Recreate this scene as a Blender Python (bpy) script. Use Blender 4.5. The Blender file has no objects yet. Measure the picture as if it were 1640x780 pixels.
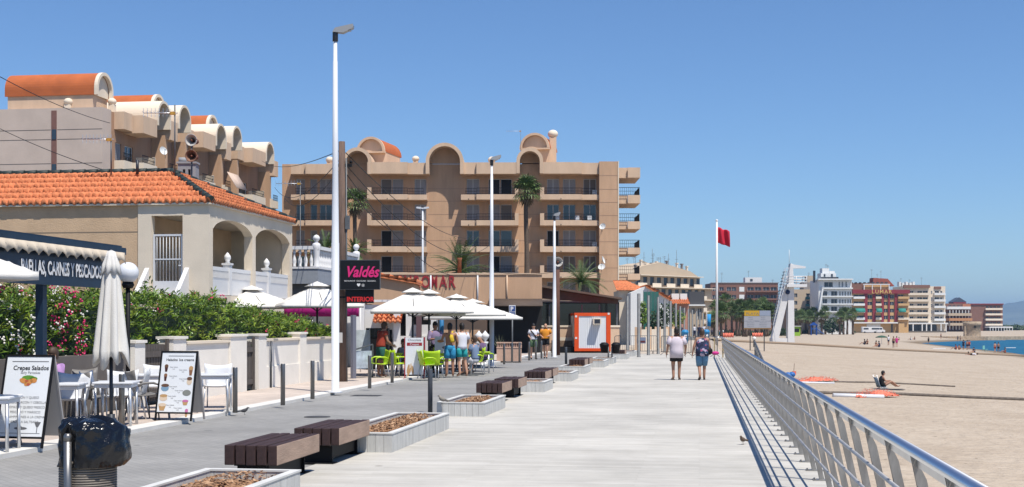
import bpy, bmesh, math, random
import numpy as np
from mathutils import Vector, Matrix, Euler

# ------------------------------------------------------------------ camera, light, exposure
SC = bpy.context.scene
F = 2100.0                       # focal length in photo pixels (1640 wide)
H = 1.75                         # eye height
A = math.atan(300 / F)           # the promenade runs along +Y, the lens is turned a little to its left
CA, SA = math.cos(A), math.sin(A)
cam_d = bpy.data.cameras.new('camera')
cam = bpy.data.objects.new('camera', cam_d)
SC.collection.objects.link(cam)
cam.location = (0, 0, H)
cam.rotation_euler = (math.pi / 2, 0, A)
cam_d.sensor_width = 36
cam_d.sensor_fit = 'HORIZONTAL'
cam_d.lens = 36 * F / 1640
cam_d.shift_y = 129 / 1640
cam_d.clip_start = 0.1
cam_d.clip_end = 20000
SC.camera = cam

SUN = Vector((0.335, -0.36, 1.0)).normalized()
ELEV = math.asin(SUN.z)
AZ = math.atan2(SUN.x, SUN.y)
world = bpy.data.worlds.new('World')
SC.world = world
world.use_nodes = True
wn = world.node_tree
wn.nodes.clear()
sky = wn.nodes.new('ShaderNodeTexSky')
sky.sky_type = 'NISHITA'
sky.sun_disc = False
sky.sun_elevation = ELEV
sky.sun_rotation = AZ
sky.altitude = 0
sky.air_density = 1.0
sky.dust_density = 0.0
sky.ozone_density = 4.0
bg = wn.nodes.new('ShaderNodeBackground')
bg.inputs['Strength'].default_value = 0.081
wo = wn.nodes.new('ShaderNodeOutputWorld')
tint = wn.nodes.new('ShaderNodeMix'); tint.data_type = 'RGBA'; tint.blend_type = 'MULTIPLY'
tint.inputs['Factor'].default_value = 1; tint.inputs['B'].default_value = (.87, 1.07, 1.33, 1)
wn.links.new(sky.outputs[0], tint.inputs['A'])
wn.links.new(tint.outputs['Result'], bg.inputs[0])
wn.links.new(bg.outputs[0], wo.inputs[0])
sun_d = bpy.data.lights.new('sun', 'SUN')
sun_d.energy = 5.0
sun_d.angle = math.radians(0.5)
sun_d.color = (1.0, 0.95, 0.87)
sun = bpy.data.objects.new('sun', sun_d)
SC.collection.objects.link(sun)
sun.rotation_euler = SUN.to_track_quat('Z', 'Y').to_euler()
sun.location = (20, -20, 60)
SC.view_settings.view_transform = 'Standard'
SC.view_settings.look = 'None'
SC.view_settings.gamma = 1
SC.view_settings.exposure = 0.22
SC.view_settings.use_curve_mapping = False
SC.render.engine = 'CYCLES'
SC.cycles.use_denoising = True
try:
    SC.cycles.denoiser = 'OPENIMAGEDENOISE'
except Exception:
    pass
SC.cycles.max_bounces = 6
SC.cycles.diffuse_bounces = 2
SC.cycles.glossy_bounces = 3
SC.cycles.transmission_bounces = 4
SC.cycles.transparent_max_bounces = 8
SC.cycles.volume_bounces = 0
SC.cycles.caustics_reflective = False
SC.cycles.caustics_refractive = False

# ------------------------------------------------------------------ where a spot of the place lies
def W(px, Z, z=0.0):
    xc = (px - 820) * Z / F
    return Vector((xc * CA - Z * SA, xc * SA + Z * CA, z))
def zp(py, Z):
    return H + (519 - py) * Z / F
def WP(px, py, Z):
    return W(px, Z, zp(py, Z))
def GZ(py, z=0.0):
    return (H - z) * F / (py - 519)
def G(px, py, z=0.0):
    return W(px, GZ(py, z), z)
def Zat(px, X):                  # depth at which the line x = X of the street shows in column px
    return X * F / ((px - 1120) * CA)

# ------------------------------------------------------------------ mesh builder
COL = SC.collection
class MB:
    def __init__(s):
        s.v = []; s.f = []; s.mi = []; s.sm = []
        s.slot = 0; s.smooth = False; s.M = None
    def add(s, vs, fs):
        b = len(s.v)
        if s.M is not None:
            vs = [s.M @ Vector(v) for v in vs]
        s.v.extend([tuple(v) for v in vs])
        for f in fs:
            s.f.append([b + i for i in f]); s.mi.append(s.slot); s.sm.append(s.smooth)
    def box(s, x0, y0, z0, x1, y1, z1):
        v = [(x0,y0,z0),(x1,y0,z0),(x1,y1,z0),(x0,y1,z0),(x0,y0,z1),(x1,y0,z1),(x1,y1,z1),(x0,y1,z1)]
        s.add(v, [(0,3,2,1),(4,5,6,7),(0,1,5,4),(1,2,6,5),(2,3,7,6),(3,0,4,7)])
        return s
    def obox(s, c, size, rot=(0,0,0)):
        m = Matrix.Translation(c) @ Euler(rot).to_matrix().to_4x4()
        hx, hy, hz = [k/2 for k in size]
        v = [m @ Vector(p) for p in [(-hx,-hy,-hz),(hx,-hy,-hz),(hx,hy,-hz),(-hx,hy,-hz),(-hx,-hy,hz),(hx,-hy,hz),(hx,hy,hz),(-hx,hy,hz)]]
        s.add(v, [(0,3,2,1),(4,5,6,7),(0,1,5,4),(1,2,6,5),(2,3,7,6),(3,0,4,7)])
        return s
    def bar(s, p, q, w, h):          # a square bar from p to q
        p = Vector(p); q = Vector(q); d = (q - p); L = d.length
        if L < 1e-6: return s
        d.normalize()
        up = Vector((0,0,1)) if abs(d.z) < .95 else Vector((0,1,0))
        a = d.cross(up).normalized(); b = a.cross(d).normalized()
        v = []
        for o in (p, q):
            for (i, j) in ((-1,-1),(1,-1),(1,1),(-1,1)):
                v.append(o + a*(i*w/2) + b*(j*h/2))
        s.add(v, [(0,1,2,3),(7,6,5,4),(0,4,5,1),(1,5,6,2),(2,6,7,3),(3,7,4,0)])
        return s
    def tube(s, pts, r, n=8, caps=True):
        pts = [Vector(p) for p in pts]
        rs = r if isinstance(r, (list, tuple)) else [r]*len(pts)
        v = []; fs = []
        prev = None
        for i, p in enumerate(pts):
            d = (pts[min(i+1, len(pts)-1)] - pts[max(i-1, 0)])
            if d.length < 1e-9: d = Vector((0,0,1))
            d.normalize()
            if prev is None:
                up = Vector((0,0,1)) if abs(d.z) < .9 else Vector((1,0,0))
                a = d.cross(up).normalized()
            else:
                a = (prev - d*prev.dot(d))
                a = a.normalized() if a.length > 1e-6 else d.orthogonal().normalized()
            prev = a
            b = d.cross(a)
            for k in range(n):
                t = 2*math.pi*k/n
                v.append(p + a*(math.cos(t)*rs[i]) + b*(math.sin(t)*rs[i]))
        for i in range(len(pts)-1):
            for k in range(n):
                fs.append((i*n+k, i*n+(k+1)%n, (i+1)*n+(k+1)%n, (i+1)*n+k))
        sm = s.smooth; s.smooth = n > 4
        s.add(v, fs)
        b0 = len(s.v) - len(v)
        s.smooth = sm
        if caps:
            s.f.append([b0+k for k in range(n)][::-1]); s.mi.append(s.slot); s.sm.append(False)
            s.f.append([b0+(len(pts)-1)*n+k for k in range(n)]); s.mi.append(s.slot); s.sm.append(False)
        return s
    def lathe(s, prof, n=16, c=(0,0,0), smooth=True):
        v = []; fs = []
        for (r, z) in prof:
            for k in range(n):
                t = 2*math.pi*k/n
                v.append((c[0]+r*math.cos(t), c[1]+r*math.sin(t), c[2]+z))
        for i in range(len(prof)-1):
            for k in range(n):
                fs.append((i*n+k, i*n+(k+1)%n, (i+1)*n+(k+1)%n, (i+1)*n+k))
        fs.append(tuple(range(n))[::-1]); fs.append(tuple((len(prof)-1)*n+k for k in range(n)))
        sm = s.smooth; s.smooth = smooth
        s.add(v, fs); s.smooth = sm
        return s
    def ball(s, c, rx, ry=None, rz=None, n=14, m=9):
        ry = rx if ry is None else ry; rz = rx if rz is None else rz
        v = []; fs = []
        for i in range(m+1):
            ph = -math.pi/2 + math.pi*i/m
            for k in range(n):
                t = 2*math.pi*k/n
                v.append((c[0]+rx*math.cos(ph)*math.cos(t), c[1]+ry*math.cos(ph)*math.sin(t), c[2]+rz*math.sin(ph)))
        for i in range(m):
            for k in range(n):
                fs.append((i*n+k, i*n+(k+1)%n, (i+1)*n+(k+1)%n, (i+1)*n+k))
        sm = s.smooth; s.smooth = True
        s.add(v, fs); s.smooth = sm
        return s
    def poly(s, pts, y0, y1):        # polygon in x,z pushed from y0 to y1
        n = len(pts)
        v = [(x, y0, z) for x, z in pts] + [(x, y1, z) for x, z in pts]
        fs = [tuple(range(n)), tuple(range(n, 2*n))[::-1]] + [(i, i+n, (i+1)%n+n, (i+1)%n) for i in range(n)]
        s.add(v, fs); return s
    def slab(s, pts, z0, z1):        # polygon in x,y pushed from z0 to z1
        n = len(pts)
        v = [(x, y, z0) for x, y in pts] + [(x, y, z1) for x, y in pts]
        fs = [tuple(range(n))[::-1], tuple(range(n, 2*n))] + [(i, (i+1)%n, (i+1)%n+n, i+n) for i in range(n)]
        s.add(v, fs); return s
    def sheet(s, grid, th):          # a curved sheet with thickness; grid[i][j] are points
        R_, C_ = len(grid), len(grid[0])
        g = [[Vector(p) for p in row] for row in grid]
        nv = []
        for i in range(R_):
            for j in range(C_):
                a = g[min(i+1,R_-1)][j] - g[max(i-1,0)][j]
                b = g[i][min(j+1,C_-1)] - g[i][max(j-1,0)]
                n = a.cross(b)
                nv.append(n.normalized() if n.length > 1e-9 else Vector((0,0,1)))
        top = [g[i][j] + nv[i*C_+j]*th/2 for i in range(R_) for j in range(C_)]
        bot = [g[i][j] - nv[i*C_+j]*th/2 for i in range(R_) for j in range(C_)]
        N = R_*C_; fs = []
        for i in range(R_-1):
            for j in range(C_-1):
                q = (i*C_+j, i*C_+j+1, (i+1)*C_+j+1, (i+1)*C_+j)
                fs.append(q); fs.append(tuple(k+N for k in q[::-1]))
        for j in range(C_-1):
            fs.append((j, j+N, j+1+N, j+1)); k = (R_-1)*C_
            fs.append((k+j+1, k+j+1+N, k+j+N, k+j))
        for i in range(R_-1):
            fs.append(((i+1)*C_, (i+1)*C_+N, i*C_+N, i*C_)); k = C_-1
            fs.append((i*C_+k, i*C_+k+N, (i+1)*C_+k+N, (i+1)*C_+k))
        sm = s.smooth; s.smooth = True
        s.add(top+bot, fs); s.smooth = sm
        return s
    def holed(s, x0, x1, z0, z1, holes, y0, y1):   # a wall from y0 to y1 with rectangular openings
        xs = sorted(set([x0, x1] + [min(max(v, x0), x1) for h in holes for v in (h[0], h[1])]))
        zs = sorted(set([z0, z1] + [min(max(v, z0), z1) for h in holes for v in (h[2], h[3])]))
        def solid(i, j):
            if i < 0 or j < 0 or i >= len(xs)-1 or j >= len(zs)-1: return False
            cx = (xs[i]+xs[i+1])/2; cz = (zs[j]+zs[j+1])/2
            return not any(h[0] < cx < h[1] and h[2] < cz < h[3] for h in holes)
        for i in range(len(xs)-1):
            for j in range(len(zs)-1):
                if not solid(i, j): continue
                a, b, c, d = xs[i], xs[i+1], zs[j], zs[j+1]
                s.add([(a,y0,c),(b,y0,c),(b,y0,d),(a,y0,d)], [(0,1,2,3)])
                s.add([(a,y1,c),(b,y1,c),(b,y1,d),(a,y1,d)], [(3,2,1,0)])
                if not solid(i-1, j): s.add([(a,y0,c),(a,y0,d),(a,y1,d),(a,y1,c)], [(0,1,2,3)])
                if not solid(i+1, j): s.add([(b,y0,c),(b,y1,c),(b,y1,d),(b,y0,d)], [(0,1,2,3)])
                if not solid(i, j-1): s.add([(a,y0,c),(a,y1,c),(b,y1,c),(b,y0,c)], [(0,1,2,3)])
                if not solid(i, j+1): s.add([(a,y0,d),(b,y0,d),(b,y1,d),(a,y1,d)], [(0,1,2,3)])
        return s
    def quad(s, a, b, c, d):
        s.add([a, b, c, d], [(0,1,2,3)]); return s
    def mesh(s, name, mats, recalc=False):
        me = bpy.data.meshes.new(name)
        me.from_pydata(s.v, [], s.f)
        for m in (mats if isinstance(mats, (list, tuple)) else [mats]):
            me.materials.append(m)
        me.polygons.foreach_set('material_index', s.mi)
        me.polygons.foreach_set('use_smooth', s.sm)
        if recalc:
            bm = bmesh.new(); bm.from_mesh(me)
            bmesh.ops.recalc_face_normals(bm, faces=bm.faces[:])
            bm.to_mesh(me); bm.free()
        me.update()
        return me
    def build(s, name, mats, parent=None, bevel=0, recalc=False):
        o = bpy.data.objects.new(name, s.mesh(name, mats, recalc))
        COL.objects.link(o)
        if parent is not None: o.parent = parent
        if bevel:
            b = o.modifiers.new('bevel', 'BEVEL'); b.width = bevel; b.segments = 2; b.limit_method = 'ANGLE'
        return o

def tag(o, label, cat, group=None, kind=None):
    o['label'] = label; o['category'] = cat
    if group: o['group'] = group
    if kind: o['kind'] = kind
    return o
def thing(name, label, cat, loc=(0,0,0), rz=0.0, group=None):
    o = bpy.data.objects.new(name, None)
    o.empty_display_size = .2
    COL.objects.link(o)
    o.location = loc; o.rotation_euler = (0, 0, rz)
    return tag(o, label, cat, group)
def struct(o):
    o['kind'] = 'structure'; return o
def kids(o):
    return [c for c in bpy.data.objects if c.parent is o]
KIDS = {}
def dup(root, loc, rz=0.0, label=None, group=None, scale=None):
    if root.name not in KIDS:
        KIDS[root.name] = [(c, kids(c)) for c in kids(root)]
    r = root.copy(); COL.objects.link(r)
    r.location = loc; r.rotation_euler = (0, 0, rz)
    if scale: r.scale = scale if isinstance(scale, (tuple, list)) else (scale,)*3
    if label: r['label'] = label
    if group: r['group'] = group
    for c, gs in KIDS[root.name]:
        d = c.copy(); COL.objects.link(d); d.parent = r
        for g in gs:
            e = g.copy(); COL.objects.link(e); e.parent = d
    return r

# ------------------------------------------------------------------ materials
def lin(c):
    return tuple(((v/255)/12.92 if v/255 <= .04045 else (((v/255)+.055)/1.055)**2.4) for v in c)
MATS = {}
def mat(name, c, rough=.7, metal=0.0, var=0.0, scale=3.0, bump=0.0, bscale=40.0, spec=.4, srgb=False, stretch=(1,1,1), coat=0.0, alpha=1.0):
    if name in MATS: return MATS[name]
    m = bpy.data.materials.new(name); m.use_nodes = True
    nt = m.node_tree; p = nt.nodes['Principled BSDF']
    if srgb: c = lin(c)
    p.inputs['Base Color'].default_value = (*c, 1)
    p.inputs['Roughness'].default_value = rough
    p.inputs['Metallic'].default_value = metal
    p.inputs['Specular IOR Level'].default_value = spec
    if coat: p.inputs['Coat Weight'].default_value = coat
    if alpha < 1: p.inputs['Alpha'].default_value = alpha
    if var or bump:
        tc = nt.nodes.new('ShaderNodeTexCoord')
        mp = nt.nodes.new('ShaderNodeMapping'); mp.inputs['Scale'].default_value = stretch
        nt.links.new(tc.outputs['Object'], mp.inputs[0])
    if var:
        n = nt.nodes.new('ShaderNodeTexNoise'); n.inputs['Scale'].default_value = scale
        n.inputs['Detail'].default_value = 6; n.inputs['Roughness'].default_value = .65
        nt.links.new(mp.outputs[0], n.inputs['Vector'])
        r = nt.nodes.new('ShaderNodeValToRGB')
        r.color_ramp.elements[0].position = .28; r.color_ramp.elements[1].position = .72
        r.color_ramp.elements[0].color = (*[max(0, v*(1-var)) for v in c], 1)
        r.color_ramp.elements[1].color = (*[min(1, v*(1+var)) for v in c], 1)
        nt.links.new(n.outputs['Fac'], r.inputs[0])
        nt.links.new(r.outputs[0], p.inputs['Base Color'])
    if bump:
        n2 = nt.nodes.new('ShaderNodeTexNoise'); n2.inputs['Scale'].default_value = bscale
        n2.inputs['Detail'].default_value = 4
        nt.links.new(mp.outputs[0], n2.inputs['Vector'])
        b = nt.nodes.new('ShaderNodeBump'); b.inputs['Strength'].default_value = bump
        b.inputs['Distance'].default_value = .02
        nt.links.new(n2.outputs['Fac'], b.inputs['Height'])
        nt.links.new(b.outputs[0], p.inputs['Normal'])
    MATS[name] = m
    return m

def brick_mat(name, c1, c2, mortar, bw, bh, msize, rough=.85, dirt=.2, dscale=.6, bump=.25, offset=.5, rot=0.0):
    m = bpy.data.materials.new(name); m.use_nodes = True
    nt = m.node_tree; p = nt.nodes['Principled BSDF']; p.inputs['Roughness'].default_value = rough
    p.inputs['Specular IOR Level'].default_value = .3
    tc = nt.nodes.new('ShaderNodeTexCoord'); mp = nt.nodes.new('ShaderNodeMapping')
    mp.inputs['Rotation'].default_value = (0, 0, rot)
    nt.links.new(tc.outputs['Object'], mp.inputs[0])
    br = nt.nodes.new('ShaderNodeTexBrick')
    br.inputs['Scale'].default_value = 1; br.inputs['Brick Width'].default_value = bw; br.inputs['Row Height'].default_value = bh
    br.inputs['Mortar Size'].default_value = msize; br.inputs['Mortar Smooth'].default_value = .2; br.offset = offset
    br.inputs['Color1'].default_value = (*c1, 1); br.inputs['Color2'].default_value = (*c2, 1); br.inputs['Mortar'].default_value = (*mortar, 1)
    nt.links.new(mp.outputs[0], br.inputs['Vector'])
    n = nt.nodes.new('ShaderNodeTexNoise'); n.inputs['Scale'].default_value = dscale; n.inputs['Detail'].default_value = 8; n.inputs['Roughness'].default_value = .7
    nt.links.new(tc.outputs['Object'], n.inputs['Vector'])
    mr = nt.nodes.new('ShaderNodeMapRange'); mr.inputs[1].default_value = .3; mr.inputs[2].default_value = .7
    mr.inputs[3].default_value = 1-dirt; mr.inputs[4].default_value = 1+dirt*.5
    nt.links.new(n.outputs['Fac'], mr.inputs[0])
    mx = nt.nodes.new('ShaderNodeVectorMath'); mx.operation = 'SCALE'
    nt.links.new(br.outputs['Color'], mx.inputs[0]); nt.links.new(mr.outputs[0], mx.inputs['Scale'])
    nt.links.new(mx.outputs[0], p.inputs['Base Color'])
    b = nt.nodes.new('ShaderNodeBump'); b.inputs['Strength'].default_value = bump; b.inputs['Distance'].default_value = .01; b.invert = True
    nt.links.new(br.outputs['Fac'], b.inputs['Height']); nt.links.new(b.outputs[0], p.inputs['Normal'])
    return m

M_white = mat('white_paint', (.70,.69,.68), .5, var=.04)
M_whiteplastic = mat('white_plastic', (.66,.67,.69), .4, var=.04)
M_whitemetal = mat('white_painted_metal', (.60,.615,.64), .4, var=.06, scale=1.5)
M_fabric = mat('white_canvas', (.66,.635,.59), .95, var=.06, scale=2, bump=.2, bscale=60)
M_steel = mat('stainless_steel', (.52,.53,.54), .28, metal=1.0, var=.12, scale=6)
M_steel2 = mat('brushed_steel', (.22,.215,.21), .42, metal=.85, var=.3, scale=9, stretch=(1,1,.2))
M_galv = mat('galvanised_steel', (.12,.125,.13), .55, metal=.35, var=.25, scale=5)
M_alu = mat('aluminium_leg', (.58,.60,.63), .4, metal=.8, var=.1)
M_darkmetal = mat('charcoal_metal', (.045,.05,.06), .45, metal=.4, var=.2)
M_bollard = mat('grey_bollard_paint', (.07,.078,.09), .45, metal=.2, var=.2, scale=6)
M_black = mat('black_metal', (.008,.008,.009), .6, spec=.2)
M_navy = mat('navy_painted_metal', (.010,.026,.052), .45, var=.2)
M_glass = mat('window_glass', (.03,.045,.06), .08, spec=.8)
M_dark = mat('dark_interior', (.012,.012,.013), .8)
M_terr = mat('terracotta_tile', (.56,.185,.078), .9, var=.5, scale=5.5, bump=.15)
M_ridge = mat('dark_ridge_tile', (.022,.034,.030), .6, var=.4, scale=8)
M_vterr = mat('terracotta_render', (.44,.115,.035), .9, var=.16, scale=.8)
M_wood = mat('weathered_gate_wood', (.10,.085,.075), .85, var=.35, scale=6, stretch=(6,6,.6), bump=.3)
M_pole = mat('creosoted_pole_wood', (.13,.085,.065), .9, var=.4, scale=5, stretch=(4,4,.4), bump=.4)
M_leafs = [mat('oleander_leaf_a', (.125,.215,.020), .38, var=.3, scale=9), mat('oleander_leaf_b', (.225,.30,.035), .38, var=.3, scale=9), mat('oleander_leaf_c', (.030,.070,.010), .55, var=.3, scale=9)]
M_pink = mat('pink_flower', (.62,.03,.14), .7); M_whiteflower = mat('white_flower', (.75,.72,.66), .7)
M_palm = mat('palm_frond', (.085,.13,.035), .5, var=.35, scale=4)
M_palmdry = mat('dry_palm_frond', (.23,.16,.08), .8, var=.3, scale=4)
M_trunk = mat('palm_trunk', (.12,.085,.06), .9, var=.35, scale=9, bump=.5, bscale=15)
M_skin = mat('skin_tanned', (.52,.29,.19), .55, var=.08, scale=8)
M_skin2 = mat('skin_dark_tan', (.35,.18,.115), .55, var=.08, scale=8)
M_hair = mat('dark_hair', (.014,.011,.010), .6)
M_hairb = mat('brown_hair', (.06,.035,.022), .6)
M_lime = mat('lime_plastic', (.42,.62,.02), .4)
M_dish = mat('dish_white', (.68,.68,.66), .5)
M_red = mat('red_lettering', (.30,.022,.030), .6)
M_magenta = mat('magenta_fabric', (.40,.008,.17), .7, var=.1)
M_concrete = mat('planter_concrete', (.47,.46,.43), .9, var=.12, scale=3, bump=.2)
M_cable = mat('cable_black', (.02,.02,.02), .7)
# ------------------------------------------------------------------ ground, road, beach, sea, hills
SHORE = [(44,0),(68,150),(86,226),(96,285),(106,340),(111,350),(118,362),(128,378),(146,402),(175,433),(320,480),(950,560)]
SHORE_W = [Vector((x*CA - z*SA, x*SA + z*CA)) for x, z in SHORE]
_sx = np.array([p.x for p in SHORE_W]); _sy = np.array([p.y for p in SHORE_W])
def shore_dist(X, Y):
    X = np.asarray(X, float); Y = np.asarray(Y, float)
    best = np.full(X.shape, 1e9)
    inside = np.zeros(X.shape, bool)
    for i in range(len(_sx)-1):
        ax, ay, bx, by = _sx[i], _sy[i], _sx[i+1], _sy[i+1]
        t = np.clip(((X-ax)*(bx-ax)+(Y-ay)*(by-ay))/((bx-ax)**2+(by-ay)**2), 0, 1)
        best = np.minimum(best, np.hypot(X-ax-t*(bx-ax), Y-ay-t*(by-ay)))
    px = list(_sx) + [3000, 3000, _sx[0]]; py = list(_sy) + [_sy[-1], -300, -300]
    n = len(px); j = n-1
    for i in range(n):
        with np.errstate(divide='ignore', invalid='ignore'):
            c = ((py[i] > Y) != (py[j] > Y)) & (X < (px[j]-px[i])*(Y-py[i])/((py[j]-py[i]) or 1e-9)+px[i])
        inside ^= c; j = i
    return np.where(inside, -best, best)
def cap(Y):
    t = np.clip((np.asarray(Y, float)-150)/330, 0, 1)
    return -.25 - 1.75*t
def zland(X, Y):
    d = shore_dist(X, Y)
    k = .040 + .025*np.clip((np.asarray(Y, float)-65)/100, 0, 1)
    return np.minimum(cap(Y), np.maximum(-3.2 + k*d, -5.5))
def zl(p):
    return float(zland(np.array([p[0]]), np.array([p[1]]))[0])
def GT(px, py):                      # where the sand shows at this spot of the view
    Z = np.linspace(12, 900, 6000)
    xc = (px-820)*Z/F
    X = xc*CA - Z*SA; Y = xc*SA + Z*CA
    zr = H + (519-py)*Z/F
    hit = np.nonzero(zr <= zland(X, Y))[0]
    i = hit[0] if len(hit) else len(Z)-1
    return Vector((X[i], Y[i], zr[i])), Z[i]

def sand_material():
    m = bpy.data.materials.new('beach_sand'); m.use_nodes = True
    nt = m.node_tree; p = nt.nodes['Principled BSDF']; p.inputs['Roughness'].default_value = .95; p.inputs['Specular IOR Level'].default_value = .15
    tc = nt.nodes.new('ShaderNodeTexCoord')
    n = nt.nodes.new('ShaderNodeTexNoise'); n.inputs['Scale'].default_value = .35; n.inputs['Detail'].default_value = 12; n.inputs['Roughness'].default_value = .78
    nt.links.new(tc.outputs['Object'], n.inputs['Vector'])
    r = nt.nodes.new('ShaderNodeValToRGB')
    r.color_ramp.elements[0].position = .3; r.color_ramp.elements[1].position = .7
    r.color_ramp.elements[0].color = (.355,.285,.215,1); r.color_ramp.elements[1].color = (.47,.395,.31,1)
    nt.links.new(n.outputs['Fac'], r.inputs[0])
    # dark flecks of weed and stones
    v = nt.nodes.new('ShaderNodeTexVoronoi'); v.inputs['Scale'].default_value = 1.1
    nt.links.new(tc.outputs['Object'], v.inputs['Vector'])
    lt = nt.nodes.new('ShaderNodeMath'); lt.operation = 'LESS_THAN'; lt.inputs[1].default_value = .06
    nt.links.new(v.outputs['Distance'], lt.inputs[0])
    mx = nt.nodes.new('ShaderNodeMix'); mx.data_type = 'RGBA'; mx.inputs['B'].default_value = (.12,.085,.06,1)
    nt.links.new(lt.outputs[0], mx.inputs['Factor']); nt.links.new(r.outputs[0], mx.inputs['A'])
    v2 = nt.nodes.new('ShaderNodeTexVoronoi'); v2.inputs['Scale'].default_value = .42
    nt.links.new(tc.outputs['Object'], v2.inputs['Vector'])
    sc2 = nt.nodes.new('ShaderNodeSeparateColor'); nt.links.new(v2.outputs['Color'], sc2.inputs[0])
    th = nt.nodes.new('ShaderNodeMath'); th.operation = 'MULTIPLY'; th.inputs[1].default_value = .085
    pw = nt.nodes.new('ShaderNodeMath'); pw.operation = 'POWER'; pw.inputs[1].default_value = 2.5
    nt.links.new(sc2.outputs[0], pw.inputs[0]); nt.links.new(pw.outputs[0], th.inputs[0])
    lt2 = nt.nodes.new('ShaderNodeMath'); lt2.operation = 'LESS_THAN'
    nt.links.new(v2.outputs['Distance'], lt2.inputs[0]); nt.links.new(th.outputs[0], lt2.inputs[1])
    mx2 = nt.nodes.new('ShaderNodeMix'); mx2.data_type = 'RGBA'; mx2.inputs['B'].default_value = (.07,.055,.045,1)
    nt.links.new(lt2.outputs[0], mx2.inputs['Factor']); nt.links.new(mx.outputs['Result'], mx2.inputs['A'])
    # wet band along the waterline
    sp = nt.nodes.new('ShaderNodeSeparateXYZ'); nt.links.new(tc.outputs['Object'], sp.inputs[0])
    mr = nt.nodes.new('ShaderNodeMapRange'); mr.inputs[1].default_value = -3.05; mr.inputs[2].default_value = -2.75; mr.inputs[3].default_value = 1; mr.inputs[4].default_value = 0
    nt.links.new(sp.outputs['Z'], mr.inputs[0])
    mw = nt.nodes.new('ShaderNodeMix'); mw.data_type = 'RGBA'; mw.inputs['B'].default_value = (.20,.15,.10,1)
    nt.links.new(mr.outputs[0], mw.inputs['Factor']); nt.links.new(mx2.outputs['Result'], mw.inputs['A'])
    nt.links.new(mw.outputs['Result'], p.inputs['Base Color'])
    n2 = nt.nodes.new('ShaderNodeTexNoise'); n2.inputs['Scale'].default_value = 2.2; n2.inputs['Detail'].default_value = 5
    nt.links.new(tc.outputs['Object'], n2.inputs['Vector'])
    b = nt.nodes.new('ShaderNodeBump'); b.inputs['Strength'].default_value = 1.0; b.inputs['Distance'].default_value = .22
    nt.links.new(n2.outputs['Fac'], b.inputs['Height']); nt.links.new(b.outputs[0], p.inputs['Normal'])
    return m
M_sand = sand_material()

def grid_obj(name, xs, ys, zf, m):
    X, Y = np.meshgrid(np.array(xs), np.array(ys))
    Zv = zf(X, Y)
    v = np.stack([X, Y, Zv], -1).reshape(-1, 3)
    nx, ny = len(xs), len(ys)
    i = (np.arange(ny-1)[:, None]*nx + np.arange(nx-1)[None, :]).reshape(-1)
    f = np.stack([i, i+1, i+1+nx, i+nx], -1)
    me = bpy.data.meshes.new(name); me.from_pydata(v.tolist(), [], f.tolist()); me.materials.append(m)
    me.polygons.foreach_set('use_smooth', [True]*len(f)); me.update()
    o = bpy.data.objects.new(name, me); COL.objects.link(o)
    return struct(o)
xs = sorted(set([1.42, 1.6, 2.5, 4, 6] + list(np.arange(8, 200, 4.0)) + list(np.arange(200, 700, 25.0))))
ys = sorted(set(list(np.arange(-30, 330, 5.0)) + list(np.arange(330, 480, 4.0)) + list(np.arange(480, 910, 15.0))))
grid_obj('sand', xs, ys, lambda X, Y: np.where(X < 1.5, np.minimum(zland(X, Y), -.25), zland(X, Y)), M_sand)
M_town = mat('town_ground', (.16,.145,.12), .95, var=.2, scale=.2)
grid_obj('ground', [-600, -200, -60, -30, -4, 1.42], list(np.arange(-40, 140, 30.0)) + list(np.arange(140, 920, 20.0)), lambda X, Y: cap(Y)+.19, M_town)
M_far = mat('far_ground', (.16,.15,.08), .95, var=.3, scale=.01)
struct(MB().box(-12000, -9000, -9, 12000, 14000, -6).build('terrain', M_far))
M_sea = bpy.data.materials.new('sea_water'); M_sea.use_nodes = True
_nt = M_sea.node_tree; _p = _nt.nodes['Principled BSDF']
_p.inputs['Base Color'].default_value = (.020,.155,.235,1); _p.inputs['Roughness'].default_value = .5; _p.inputs['Specular IOR Level'].default_value = .2
_tc = _nt.nodes.new('ShaderNodeTexCoord'); _mp = _nt.nodes.new('ShaderNodeMapping'); _mp.inputs['Scale'].default_value = (.25, 1, 1); _mp.inputs['Rotation'].default_value = (0, 0, -.5)
_nt.links.new(_tc.outputs['Object'], _mp.inputs[0])
_n = _nt.nodes.new('ShaderNodeTexNoise'); _n.inputs['Scale'].default_value = .35; _n.inputs['Detail'].default_value = 6
_nt.links.new(_mp.outputs[0], _n.inputs['Vector'])
_b = _nt.nodes.new('ShaderNodeBump'); _b.inputs['Strength'].default_value = .5; _b.inputs['Distance'].default_value = .5
_nt.links.new(_n.outputs['Fac'], _b.inputs['Height']); _nt.links.new(_b.outputs[0], _p.inputs['Normal'])
_r = _nt.nodes.new('ShaderNodeValToRGB'); _r.color_ramp.elements[0].position = .42; _r.color_ramp.elements[1].position = .62
_r.color_ramp.elements[0].color = (.006,.07,.15,1); _r.color_ramp.elements[1].color = (.012,.13,.21,1)
_nt.links.new(_n.outputs['Fac'], _r.inputs[0]); _nt.links.new(_r.outputs[0], _p.inputs['Base Color'])
sea = MB(); sea.quad((20,-200,-3.2),(9000,-200,-3.2),(9000,900,-3.2),(20,900,-3.2))
struct(sea.build('sea', M_sea))
struct(MB().box(-3000, 905, -7, 12000, 14000, -2.6).build('field', M_far))

# deck, road, kerb, sidewalk
M_deck = brick_mat('pale_deck_planks', (.525,.502,.455), (.465,.442,.395), (.43,.41,.37), 1.9, .145, .0035, dirt=.26, dscale=.35, bump=.25, offset=.37)
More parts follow.
